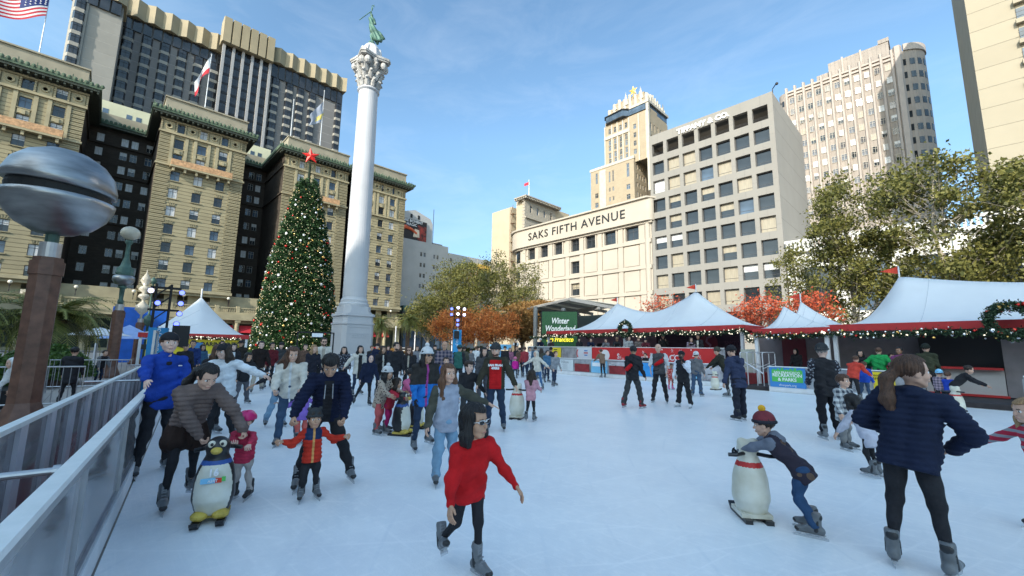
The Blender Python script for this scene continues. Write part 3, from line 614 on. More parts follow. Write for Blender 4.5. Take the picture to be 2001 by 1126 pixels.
# ---------------------------------------------------------------- far right slab
hy=thing('cream_slab_tower','cream concrete slab tower with slanting panel seams at the right edge','tower',(12,95,0))
hym=stonemat('cream_precast_panels',(.33,.295,.225),3.3,width=5.2,mortar=.72,var=.05,ms=.05,offs=0,bumpd=.03)  # panel seams drawn as darker joints
b=MB(); b.box(7.1,95,0,24,118,92); b.build('wall',hym,hy)
b=MB()
for k in range(20): b.box(12.0,94.9,6+3.3*k,20,94.99,7.9+3.3*k,0); b.box(11.8,94.2,5.2+3.3*k,20,94.9,5.9+3.3*k,1); b.box(11.8,94.2,6.9+3.3*k,20,94.25,6.95+3.3*k,2)
b.build('balcony_windows',[GLASS[1],hym,dm],hy)
# ---------------------------------------------------------------- low white classical block behind sycamores, glass store at right
wc=thing('white_arcade_building','low white classical building with tall arched windows behind the sycamores','building',(-2,77,0))
wcm=mat('white_terracotta',(.56,.55,.51),.6,var=.06,scale=1)
b=MB(); hs=[(x-1.9,x+1.9,z0,z1) for x in(-12.5,-6.6,-.7,5.2) for z0,z1 in((.5,5.6),(7.6,14.6))]
b.facade(FS(77),-16.6,9.5,0,17,hs,.6); b.box(-16.6,76.3,17,9.5,90,17.5); b.box(-16.5,77.62,0,9.4,90,17); b.box(-16.6,76.5,6.2,9.5,76.98,7.0)
for x in np.arange(-16.4,9.3,.55): b.box(x,76.45,17.5,x+.28,76.7,18.6)
b.box(-16.6,76.4,18.6,9.5,76.8,19.0)
for x in(-16,-9.6,-3.7,2.2,8.3): b.box(x-.45,76.55,0,x+.45,76.97,16.9)
b.build('wall',wcm,wc)
windows(wc,FS(77),[((h[0]+h[1])/2,(h[2]+h[3])/2) for h in hs if h[2]>5],3.8,7.0,.5,'sash',wfr,(5,2,0,0,0,0)); windows(wc,FS(77),[((h[0]+h[1])/2,(h[2]+h[3])/2) for h in hs if h[2]<5],3.8,5.1,.5,'sash',wfr,(4,1,0,0,0,0))
gs=thing('glass_store','dark glass fronted store at the right edge behind the sycamores','building',(16,77,0))
b=MB(); b.box(9.8,77.3,0,30,90,16,0)
for x in np.arange(9.8,30,2.4): b.box(x,77,0,x+.25,77.28,16,1)
for z in(5,10,15.4): b.box(9.8,77,z,30,77.29,z+.5,1)
b.build('wall',[GLASS[1],wfp],gs)
# ================================================================ signed-distance modelling helpers
def rcone(P,a,b,ra,rb):
    a=np.asarray(a,np.float32);b=np.asarray(b,np.float32); ba=b-a; L2=max(float(ba@ba),1e-9)
    t=np.clip(((P-a)@ba)/L2,0,1); return np.sqrt(((P-a-t[...,None]*ba)**2).sum(-1))-(ra+(rb-ra)*t)
def ellip(P,c,r):
    q=(P-np.asarray(c,np.float32)); r=np.asarray(r,np.float32); k0=np.sqrt(((q/r)**2).sum(-1)); k1=np.sqrt(((q/(r*r))**2).sum(-1))+1e-9; return k0*(k0-1)/k1
def smin(a,b,k):
    if k<=0: return np.minimum(a,b)
    h=np.clip(.5+.5*(b-a)/k,0,1); return b*(1-h)+a*h-k*h*(1-h)
def smax(a,b,k): return -smin(-a,-b,k)
def surfnet(fn,lo,hi,h):
    """polygonise fn<0 ; returns verts, quads"""
    ax=[np.arange(lo[i]-h,hi[i]+2*h,h,dtype=np.float32) for i in range(3)]
    G=np.stack(np.meshgrid(*ax,indexing='ij'),-1); D=fn(G).astype(np.float32); S=D<0
    nx,ny,nz=D.shape; c=np.zeros((nx-1,ny-1,nz-1),np.int8)
    offs=[(i,j,k) for i in(0,1) for j in(0,1) for k in(0,1)]
    for i,j,k in offs: c+=S[i:nx-1+i,j:ny-1+j,k:nz-1+k]
    act=(c>0)&(c<8); idx=-np.ones(act.shape,np.int64); ia=np.argwhere(act); idx[act]=np.arange(len(ia))
    if len(ia)==0: return np.zeros((0,3)),np.zeros((0,4),int)
    acc=np.zeros((len(ia),3)); cnt=np.zeros(len(ia))
    for a in range(8):
        for d in range(3):
            o=offs[a]
            if o[d]==1: continue
            o2=list(o); o2[d]=1
            p=ia+o; q=ia+o2; da=D[p[:,0],p[:,1],p[:,2]]; db=D[q[:,0],q[:,1],q[:,2]]; m=(da<0)!=(db<0)
            t=np.where(m,da/(da-db+1e-12),0); pt=np.array(o,float)+np.eye(3)[d]*t[:,None]; acc[m]+=pt[m]; cnt[m]+=1
    V=(ia+acc/cnt[:,None])*h+np.array([x[0] for x in ax])
    Q=[]
    for d in range(3):
        e=[1,1,1]; e[d]=0; s0=S[1:-1,1:-1,1:-1]
        sl=[slice(1,-1)]*3; sl[d]=slice(0,-1)
        A=S[tuple(slice(1,-1) if i!=d else slice(0,-1) for i in range(3))]; B=S[tuple(slice(1,-1) if i!=d else slice(1,None) for i in range(3))]
        w_=np.argwhere(A!=B); fl=A[w_[:,0],w_[:,1],w_[:,2]]
        base=w_.copy(); 
        for i in range(3):
            if i!=d: base[:,i]+=1
        u,v=[(1,2),(2,0),(0,1)][d]; eu=np.eye(3,dtype=int)[u]; ev=np.eye(3,dtype=int)[v]
        def I(p): return idx[p[:,0],p[:,1],p[:,2]]
        q=np.stack([I(base-eu-ev),I(base-ev),I(base),I(base-eu)],1); q[~fl]=q[~fl][:,::-1]; Q.append(q)
    Q=np.concatenate(Q); Q=Q[(Q>=0).all(1)]
    return V,Q
class Sdf:
    """list of primitives with material ids; smooth union"""
    def __init__(s,k=.03): s.p=[]; s.k=k; s.cut=[]; s.disp=None
    def cone(s,a,b,ra,rb,mi=0,k=None): s.p.append(('c',np.array(a,float),np.array(b,float),ra,rb,mi,s.k if k is None else k)); return s
    def ell(s,c,r,mi=0,k=None): s.p.append(('e',np.array(c,float),np.array(r if hasattr(r,'__len__') else (r,)*3,float),0,0,mi,s.k if k is None else k)); return s
    def ev(s,P,ids=False):
        d=None; best=None; bi=None
        for t,a,b,ra,rb,mi,k in s.p:
            x=rcone(P,a,b,ra,rb) if t=='c' else ellip(P,a,b)
            if ids:
                if bi is None: best=x.copy(); bi=np.full(x.shape,mi)
                else: m=x<best-1e-4; best=np.where(m,x,best); bi=np.where(m,mi,bi)
            d=x if d is None else smin(d,x,k)
        if s.disp is not None: d=d+s.disp(P)
        for f in s.cut: d=np.maximum(d,f(P))
        return (d,bi) if ids else d
    def bounds(s):
        lo=[];hi=[]
        for t,a,b,ra,rb,mi,k in s.p:
            if t=='c': lo+= [a-ra,b-rb]; hi+=[a+ra,b+rb]
            else: lo.append(a-b); hi.append(a+b)
        return np.min(lo,0)-.02,np.max(hi,0)+.02
    def mesh(s,h):
        lo,hi=s.bounds(); V,Q=surfnet(s.ev,lo,hi,h)
        if len(V)==0: return V,Q,np.zeros(0,int)
        C=V[Q].mean(1); MI=s.ev(C.astype(np.float32),ids=True)[1]
        return V,Q,MI.astype(int)
def wob(P,f,a,ph=0):
    return a*(np.sin(P[...,0]*f+ph+1.7*np.sin(P[...,2]*f*.6))*np.sin(P[...,1]*f*1.1+ph*1.3)+np.sin(P[...,2]*f*.8+P[...,0]*f*.5+ph))*.5
# ================================================================ plaza frame : a = along rink to the west, b = across to the north
RA=R(7.3); E1=Vector((-math.cos(RA),math.sin(RA),0)); E2=Vector((math.sin(RA),math.cos(RA),0))
def rk(a,b,z=0): return E1*a+E2*b+Vector((0,0,z))
def az(px):  # unit ground direction through a column of the survey photo (mid height)
    p=Vector(((px-1000.5)/822,(563-675)/822,-1)); d=camo.matrix_world.to_3x3()@p; d.z=0; return d.normalized()
def onb(px,b):  # point of the line at rink offset b seen along px ; returns a
    d=az(px); t=b/d.dot(E2); return (d*t).dot(E1)
RKROT=math.atan2(-E1.y,-E1.x)  # angle of the rink's east axis
def FR(b,z=0,flip=False): # wall frame running along the rink: u east->..., facing the rink (south) ; local x = toward east
    return Matrix(((-E1.x,0,-E2.x,E2.x*b),(-E1.y,0,-E2.y,E2.y*b),(0,1,0,z),(0,0,0,1)))  # u = -a
# ---------------------------------------------------------------- ice
ice=bpy.data.materials.new('rink_ice'); ice.use_nodes=True; t=ice.node_tree; n=t.nodes; l=t.links; bs=n['Principled BSDF']
tcx=n.new('ShaderNodeTexCoord'); na=n.new('ShaderNodeTexNoise'); na.inputs['Scale'].default_value=.55; na.inputs['Detail'].default_value=9; na.inputs['Roughness'].default_value=.7
l.new(tcx.outputs['Object'],na.inputs['Vector']); cr=n.new('ShaderNodeValToRGB'); e=cr.color_ramp.elements; e[0].position=.32; e[0].color=(.74,.78,.82,1); e[1].position=.66; e[1].color=(.90,.92,.93,1); l.new(na.outputs['Fac'],cr.inputs[0])
# scratches : two stretched noises
mixp=None
prev=cr.outputs[0]
for i,(rot,sx) in enumerate(((.5,90),(2.1,70),(1.3,110))):
    mpp=n.new('ShaderNodeMapping'); mpp.inputs['Rotation'].default_value=(0,0,rot); mpp.inputs['Scale'].default_value=(.9,sx*.25,1); dn=n.new('ShaderNodeTexNoise'); dn.inputs['Scale'].default_value=1.4; dn.inputs['Detail'].default_value=4; dn.inputs['Distortion'].default_value=.6
    l.new(tcx.outputs['Object'],mpp.inputs[0]); l.new(mpp.outputs[0],dn.inputs['Vector']); c2=n.new('ShaderNodeValToRGB'); e=c2.color_ramp.elements; e[0].position=.60; e[0].color=(0,0,0,1); e[1].position=.7; e[1].color=(.3,.3,.3,1); l.new(dn.outputs['Fac'],c2.inputs[0])
    m2=n.new('ShaderNodeMix'); m2.data_type='RGBA'; m2.inputs['B'].default_value=(.95,.96,.97,1); l.new(c2.outputs[0],m2.inputs['Factor']); l.new(prev,m2.inputs['A']); prev=m2.outputs['Result']
for i,(ox,oy,sc) in enumerate(((14,-9,.55),(-22,30,.42),(3,26,.7),(-9,-14,.5),(-30,2,.8))):
    mpp=n.new('ShaderNodeMapping'); mpp.inputs['Location'].default_value=(ox,oy,0); wv=n.new('ShaderNodeTexWave'); wv.wave_type='RINGS'; wv.rings_direction='Z'; wv.inputs['Scale'].default_value=sc; wv.inputs['Distortion'].default_value=9; wv.inputs['Detail'].default_value=3; wv.inputs['Detail Scale'].default_value=.25; wv.inputs['Detail Roughness'].default_value=.45
    l.new(tcx.outputs['Object'],mpp.inputs[0]); l.new(mpp.outputs[0],wv.inputs['Vector']); c2=n.new('ShaderNodeValToRGB'); e=c2.color_ramp.elements; e[0].position=.988; e[0].color=(0,0,0,1); e[1].position=1; e[1].color=(.42,.42,.42,1); l.new(wv.outputs['Fac'],c2.inputs[0])
    nk_=n.new('ShaderNodeTexNoise'); nk_.inputs['Scale'].default_value=.7+.2*i; nk_.inputs['Detail'].default_value=3; l.new(mpp.outputs[0],nk_.inputs['Vector']); rr_=n.new('ShaderNodeValToRGB'); rr_.color_ramp.elements[0].position=.45; rr_.color_ramp.elements[1].position=.6; l.new(nk_.outputs['Fac'],rr_.inputs[0]); mu=n.new('ShaderNodeMath'); mu.operation='MULTIPLY'; l.new(c2.outputs[0],mu.inputs[0]); l.new(rr_.outputs[0],mu.inputs[1])
    m2=n.new('ShaderNodeMix'); m2.data_type='RGBA'; m2.inputs['B'].default_value=(.97,.98,.99,1) if i!=3 else (.72,.77,.82,1); l.new(mu.outputs[0],m2.inputs['Factor']); l.new(prev,m2.inputs['A']); prev=m2.outputs['Result']
nf=n.new('ShaderNodeTexNoise'); nf.inputs['Scale'].default_value=9; nf.inputs['Detail'].default_value=12; nf.inputs['Roughness'].default_value=.75; l.new(tcx.outputs['Object'],nf.inputs['Vector']); cf=n.new('ShaderNodeValToRGB'); e=cf.color_ramp.elements; e[0].position=.5; e[0].color=(0,0,0,1); e[1].position=.68; e[1].color=(.6,.6,.6,1); l.new(nf.outputs['Fac'],cf.inputs[0])
mf_=n.new('ShaderNodeMix'); mf_.data_type='RGBA'; mf_.inputs['B'].default_value=(.97,.98,.98,1); l.new(cf.outputs[0],mf_.inputs['Factor']); l.new(prev,mf_.inputs['A']); prev=mf_.outputs['Result']
# faint reddish rubbed-out line marks
nb_=n.new('ShaderNodeTexNoise'); nb_.inputs['Scale'].default_value=.23; nb_.inputs['Detail'].default_value=7; l.new(tcx.outputs['Object'],nb_.inputs['Vector']); c3=n.new('ShaderNodeValToRGB'); e=c3.color_ramp.elements; e[0].position=.6; e[0].color=(0,0,0,1); e[1].position=.8; e[1].color=(.45,.45,.45,1); l.new(nb_.outputs['Fac'],c3.inputs[0])
m3=n.new('ShaderNodeMix'); m3.data_type='RGBA'; m3.inputs['B'].default_value=(.6,.56,.66,1); l.new(c3.outputs[0],m3.inputs['Factor']); l.new(prev,m3.inputs['A']); l.new(m3.outputs['Result'],bs.inputs['Base Color'])
nr=n.new('ShaderNodeTexNoise'); nr.inputs['Scale'].default_value=60; nr.inputs['Detail'].default_value=6; l.new(tcx.outputs['Object'],nr.inputs['Vector']); bp=n.new('ShaderNodeBump'); bp.inputs['Strength'].default_value=.5; bp.inputs['Distance'].default_value=.008; l.new(nr.outputs['Fac'],bp.inputs['Height']); l.new(bp.outputs[0],bs.inputs['Normal'])
bs.inputs['Roughness'].default_value=.34; bs.inputs['Specular IOR Level'].default_value=.45
b=MB(); P=[rk(-9,-.4),rk(30.3,-.4),rk(30.3,19.6),rk(-9,19.6)]; b.prism([(p.x,p.y) for p in P],-.01,0); tag(b.build('ice_rink',ice),kind='structure')
# ---------------------------------------------------------------- barriers
capm=mat('barrier_cap_white',(.74,.78,.77),.4,var=0,scale=7,col2=(.86,.88,.87),bump=.2,bscale=40); alu=mat('brushed_aluminium',(.45,.46,.48),.38,.7,var=.1,scale=8); kick=mat('barrier_kick_white',(.72,.74,.76),.5,var=.08)
gp=bpy.data.materials.new('barrier_clear_panel'); gp.use_nodes=True; n=gp.node_tree.nodes; l=gp.node_tree.links; n.remove(n['Principled BSDF'])
g1=n.new('ShaderNodeBsdfTransparent'); g1.inputs[0].default_value=(.86,.87,.9,1); g2=n.new('ShaderNodeBsdfGlossy'); g2.inputs['Roughness'].default_value=.06; g3=n.new('ShaderNodeBsdfDiffuse'); g3.inputs['Color'].default_value=(.82,.83,.87,1)
fr=n.new('ShaderNodeFresnel'); fr.inputs[0].default_value=1.5; ms=n.new('ShaderNodeMixShader'); ms2=n.new('ShaderNodeMixShader'); nz=n.new('ShaderNodeTexNoise'); nz.inputs['Scale'].default_value=2; nz.inputs['Detail'].default_value=8; rm=n.new('ShaderNodeMapRange'); rm.inputs[1].default_value=.35; rm.inputs[2].default_value=.75; rm.inputs[3].default_value=.22; rm.inputs[4].default_value=.62
tcx=n.new('ShaderNodeTexCoord'); l.new(tcx.outputs['Object'],nz.inputs['Vector']); l.new(nz.outputs['Fac'],rm.inputs[0]); l.new(rm.outputs[0],ms2.inputs[0]); l.new(g1.outputs[0],ms2.inputs[1]); l.new(g3.outputs[0],ms2.inputs[2]); l.new(fr.outputs[0],ms.inputs[0]); l.new(ms2.outputs[0],ms.inputs[1]); l.new(g2.outputs[0],ms.inputs[2]); l.new(ms.outputs[0],n['Material Output'].inputs[0])
drd=mat('walkway_red_carpet',(.26,.03,.035),.9,var=.3,scale=3)
def bar(mb,a0,b0,a1,b1,z0,z1,w_=.05,mi=0):
    """upright slab between two rink points"""
    p=rk(a0,b0);q=rk(a1,b1); d=(q-p).normalized(); nrm=Vector((-d.y,d.x,0))*w_/2
    mb.prism([((p+nrm).x,(p+nrm).y),((q+nrm).x,(q+nrm).y),((q-nrm).x,(q-nrm).y),((p-nrm).x,(p-nrm).y)],z0,z1,mi)
def barrier(name,label,a0,a1,b,step,H=1.05,zb=0,cap=.13,clear=True,vert=False,group=None,capz=.035,glass=gp,skip=(),pw_=.03,kh=.2):
    p=rk(a0,b,zb) if not vert else rk(b,a0,zb)
    r=thing(name,label,'barrier',p,group=group)
    n_=max(1,round(abs(a1-a0)/step)); xs=[a0+(a1-a0)*i/n_ for i in range(n_+1)]
    f=(lambda x:(x,b)) if not vert else (lambda x:(b,x))
    m=MB(); bar(m,*f(a0),*f(a1),zb+H-capz,zb+H,cap); m.build('top_cap',capm,r)
    m=MB(); bar(m,*f(a0),*f(a1),zb+.002,zb+.2,.07); m.build('kick_plate',kick,r)
    m=MB(); bar(m,*f(a0),*f(a1),zb+H-capz-.06,zb+H-capz-.002,.05); bar(m,*f(a0),*f(a1),zb+.2,zb+.24,.05); m.build('rail',alu,r)
    for i,x in enumerate(xs): 
        m=MB(); s_=.03 if i else -.03; bar(m,*f(x-pw_),*f(x+pw_),zb+.241,zb+H-capz-.062,.058); m.build('post',alu,r)
    for i in range(n_):
        if i in skip: continue
        m=MB(); bar(m,*f(xs[i]+.032*np.sign(a1-a0)),*f(xs[i+1]-.032*np.sign(a1-a0)),zb+.242,zb+H-capz-.062,.012); m.build('clear_panel',glass,r)
    return r
LB=barrier('rink_barrier','low clear rink barrier with broad pale cap running along the left side of the ice',-2.5,30.2,-.45,2.1,cap=.075,H=1.0,pw_=.012)
WB=barrier('rink_barrier','low rink barrier closing the far end of the ice before the stone column',-.3,19.5,30.3,2.4,vert=True)
aH,aG=onb(1090,19.7),onb(1500,19.7)
FB=barrier('rink_barrier','clear and printed rink barrier below the double peaked white tent',onb(1041,19.7),onb(1437,19.7),19.7,(onb(1041,19.7)-onb(1437,19.7))/7.0)
FB2=barrier('rink_barrier','rink barrier carrying the blue and green parks sign',onb(1498,19.7),onb(1796,19.7),19.7,(onb(1498,19.7)-onb(1796,19.7))/3.0)
FB3=barrier('rink_barrier','short clear rink barrier at the right edge of the picture',onb(1990,19.7),-7,19.7,2.0)
FB4=barrier('rink_barrier','far rink barrier stretch behind the crowd under the orange trees',30.0,onb(1041,19.7)+.1,19.7,2.4)
# outer railing at the left side
OR=thing('outer_railing','outer railing with frosted panels beside the brown pillars, left of the rink barrier','railing',rk(0,-1.05))
m=MB(); bar(m,-2.5,-1.05,31,-1.05,.97,1.01,.07); m.build('handrail',capm,OR)
m=MB(); bar(m,-2.5,-1.05,31,-1.05,.12,.17,.06); m.build('bottom_rail',alu,OR)
frost=mat('frosted_grey_panel',(.62,.6,.64),.35,var=.15,scale=1.5,spec=.6)
for i,a_ in enumerate(np.arange(-2.4,31,.95)):
    m=MB(); bar(m,a_,-1.05,a_+.2,-1.05,.172,.968,.03); m.build('slat_panel',frost,OR)
    if i%3==0: m=MB(); bar(m,a_+.25,-1.05,a_+.32,-1.05,.004,.968,.058); m.build('post',alu,OR)
m=MB(); bar(m,-2.5,-1.07,31,-1.07,.173,.967,.008); m.build('clear_panel',gp,OR)
for a_,z_ in((3.3,.975),(10.2,.975),(17,.975)):
    pr=thing('crossbar_pipe',['grey pipe crossing from the rink barrier cap over the outer railing at the left edge','short grey pipe bridging the railings before the man in blue','far short grey pipe bridging the two railings'][[3.3,10.2,17].index(a_)],'pipe',rk(a_,-.9,z_))
    m=MB(); m.tube([rk(a_,-.5,z_),rk(a_+.0,-3.2 if a_<4 else -1.4,z_)],.019,12); m.build('pipe',alu,pr); m=MB(); m.tube([rk(a_,-.49,z_),rk(a_,-.52,z_)],.03,12); m.build('flange',alu,pr)
m=MB(); P=[rk(-2.5,-1.0),rk(31,-1.0),rk(31,-.58),rk(-2.5,-.58)]; m.prism([(p.x,p.y) for p in P],-.012,.02); tag(m.build('walkway_carpet',drd),kind='structure')
m=MB(); P=[rk(-2.5,-2.3),rk(31,-2.3),rk(31,-1.12),rk(-2.5,-1.12)]; m.prism([(p.x,p.y) for p in P],-.012,.03); tag(m.build('red_carpet_floor',drd),kind='structure')
# ---------------------------------------------------------------- walkway with spectators' fence behind the far barrier
m=MB(); P=[rk(onb(1041,19.7),20.1),rk(onb(1437,19.7),20.1),rk(onb(1450,19.7),26.5),rk(onb(1041,19.7),26.5)]; m.prism([(p.x,p.y) for p in P],-.012,.62); tag(m.build('raised_walkway_floor',drd),kind='structure')
SFa0,SFa1=onb(1032,21.2),onb(1415,21.2)
SF=barrier('spectator_fence','raised spectator fence with red snowflake banner behind the far barrier',SFa0,SFa1,21.2,1.9,H=1.15,zb=.65,cap=.1)
redb=mat('banner_red',(.62,.03,.03),.5,var=.06); whp=mat('print_white',(.85,.86,.88),.5,var=0); skyb=mat('print_sky_blue',(.22,.55,.8),.5,var=.15,scale=.8); pgrn=mat('print_green',(.1,.5,.1),.5,var=0); pblu=mat('print_blue',(.05,.25,.6),.5,var=0); pyel=mat('print_yellow',(.85,.68,.03),.5,var=.05); pblk=mat('print_black',(.02,.02,.02),.5,var=0); pgry=mat('print_grey',(.25,.27,.3),.5,var=0)
def sign(name,label,px0,px1,b_,z0,z1,m_,cat='sign',off=.05,**k):
    a0,a1=onb(px0,b_),onb(px1,b_); c=rk((a0+a1)/2,b_-off,z0); s_=thing(name,label,cat,c,**k); mm=MB(); bar(mm,a0,b_-off,a1,b_-off,z0,z1,.02); mm.build('board',m_,s_); return s_,(a0+a1)/2,abs(a0-a1)
def stext(s_,body,size,a_,b_,z_,m_,xs=1,off=.065,**k):
    return text('lettering',body,size,FR(b_-off)@Matrix.Translation((-a_,z_,0)),m_,s_,ext=.004,xs=xs,**k)
s_,ac,wd=sign('hilton_sign','pale barrier sign with dark hotel name lettering left of the dark red panel',1090,1121,19.7,.24,.95,mat('print_pale',(.62,.66,.68),.5,var=.04))
stext(s_,'Hilton',.27,ac,19.7,.78,pgry); 
mm=MB()
for k in range(7): mm.T=FR(19.7-.064)@Matrix.Translation((-ac,.62-.05*k,0)); mm.box(-.25+.04*(k%3),0,0,.25-.03*(k%2),.012,.003); mm.T=None
mm.build('small_print',pgry,s_)
s_,ac,wd=sign('dark_red_panel','dark red translucent barrier panel beside the pale hotel sign',1124,1152,19.7,.24,.72,drd)
s_,ac,wd=sign('light_blue_sign','light blue and white barrier sign behind the woman in brown sweater',1156,1187,19.7,.24,.95,skyb)
mm=MB(); bar(mm,ac+.42*wd,19.63,ac-.42*wd,19.63,.62,.84,.01); mm.build('white_band',whp,s_)
s_,ac,wd=sign('blue_sign','strong blue barrier sign between the two standing marshals',1248,1282,19.7,.24,.95,mat('print_mid_blue',(.04,.3,.7),.5,var=.1)); 
s_,ac,wd=sign('dark_red_panel','dark red barrier panel left of the skater in black with red pouch',1191,1222,19.7,.24,.7,drd)
s_,ac,wd=sign('tall_blue_sign','narrow light blue printed barrier panel behind the marshal in white sleeves',1352,1366,19.7,.24,.95,skyb)
s_,ac,wd=sign('parks_sign','blue and green parks department sign on the right part of the barrier',1501,1570,19.7,.2,1.0,pblu)
mm=MB(); bar(mm,ac+.43*wd,19.63,ac-.43*wd,19.63,.42,.9,.012)
for k in range(7): bar(mm,ac+.4*wd-k*.12*wd,19.63,ac+.33*wd-k*.12*wd,19.63,.9,.9+.03*(1+k%3),.012)
mm.build('green_field',pgrn,s_)
stext(s_,'SAN FRANCISCO',.125,ac,19.7,.8,whp,off=.08,bold=.002); stext(s_,'RECREATION\n& PARKS',.18,ac,19.7,.6,whp,off=.08,bold=.004); stext(s_,'sfrecpark.org',.12,ac,19.7,.29,whp,off=.07)
s_,ac,wd=sign('yellow_notice','yellow notice with black lettering on the right part of the barrier',1700,1742,19.7,.3,.98,pyel); stext(s_,'A WONDROUS\nSPECTACLE',.115,ac,19.7,.8,pblk)
mm=MB(); mm.T=FR(19.7-.064)@Matrix.Translation((-ac,.44,0)); mm.box(-.2,0,0,.2,.05,.003); mm.T=None; mm.build('small_print',pblk,s_)
# outer fence prints
s_,ac,wd=sign('yellow_banner','small yellow banner on the spectator fence left of the white ribbon banner',1076,1097,21.2,.95,1.72,pyel); 
mm=MB()
for k in range(4): mm.T=FR(21.2-.064)@Matrix.Translation((-ac,1.55-.15*k,0)); mm.box(-.18,0,0,.2,.05,.003); mm.T=None
mm.build('small_print',pblk,s_)
s_,ac,wd=sign('ribbon_banner','white banner with red loop and blue lettering on the spectator fence',1129,1157,21.2,.85,1.74,mat('print_pale2',(.7,.74,.8),.5,var=.03))
M_=FR(21.2-.07)@Matrix.Translation((-ac-.45,1.35,0)); mm=MB(); mm.T=M_; mm.tube([(.22*math.sin(t_),.3*math.cos(t_),0) for t_ in np.linspace(-2.6,-.5,9)],.03,6); mm.T=None; mm.build('red_loop',redb,s_)
for k,(w_,m_) in enumerate(((.3,pblu),(.36,redb),(.28,pblu))):
    mm=MB(); mm.T=FR(21.2-.066)@Matrix.Translation((-ac+.15,1.5-.15*k,0)); mm.box(-w_/2,0,0,w_/2,.07,.003); mm.T=None; mm.build('print_line',m_,s_)
# (lettering of that banner is only partly readable in the picture)
s_,ac,wd=sign('red_snowflake_banner','long red banner with white snowflakes on the spectator fence','1158' and 1158,1403,21.2,.9,1.76,redb,cat='banner')
sn=MB()
rr=random.Random(3)
for k in range(26):
    u_=-ac-wd/2+.3+rr.random()*(wd-.6); v_=1.0+rr.random()*.68; r_=rr.choice([.03,.03,.035,.12,.1])
    sn.T=FR(21.2-.066)@Matrix.Translation((u_,v_,0))
    if r_<.05: sn.box(-r_,-r_,0,r_,r_,.004)
    else:
        for j in range(3): a_=j*math.pi/3; sn.beam((-r_*math.cos(a_),-r_*math.sin(a_),.003),(r_*math.cos(a_),r_*math.sin(a_),.003),.006,.025)
sn.T=FR(21.2-.066)@Matrix.Translation((-onb(1184,21.2),1.28,0)); sn.lathe([(.0,0),(.34,0),(.34,.006),(0,.006)],n=20); sn.T=None
sn.build('snowflake_print',whp,s_)
for px_,tx,sz in((1209,'S',.42),(1260,'uto',.3),(1313,'ACC',.42)): stext(s_,tx,sz,onb(px_,21.2),21.2,1.22,whp,bold=.008)
# gate steps and handrails
gt=thing('gate_handrails','white tubular handrails at the rink gate left of the parks sign','handrail',rk(onb(1470,20),20.4)); hm=mat('handrail_white',(.7,.7,.72),.35,.3,var=.05)
for px_ in(1449,1462,1480,1492):
    a_=onb(px_,20.4); mm=MB(); mm.tube([rk(a_,20.2,0),rk(a_,20.2,1.55),rk(a_,20.25,1.6),rk(a_,21.4,1.62),rk(a_,21.5,1.55),rk(a_,21.5,.6)],.022,6); mm.tube([rk(a_,20.2,.9),rk(a_,21.5,1.1)],.018,6); mm.build('rail',hm,gt)
mm=MB(); mm.tube([rk(onb(1440,19.9),19.9,1.35),rk(onb(1496,19.9),19.5,.72)],.025,6); mm.build('sloping_rail',hm,gt)
pb=thing('pale_board','pale leaning board inside the rink gate','board',rk(onb(1460,21.8),21.8)); mm=MB(); bar(mm,onb(1447,21.8),21.8,onb(1474,21.8),21.8,.63,1.75,.04); mm.build('board',mat('board_pale_green',(.5,.52,.45),.6),pb)
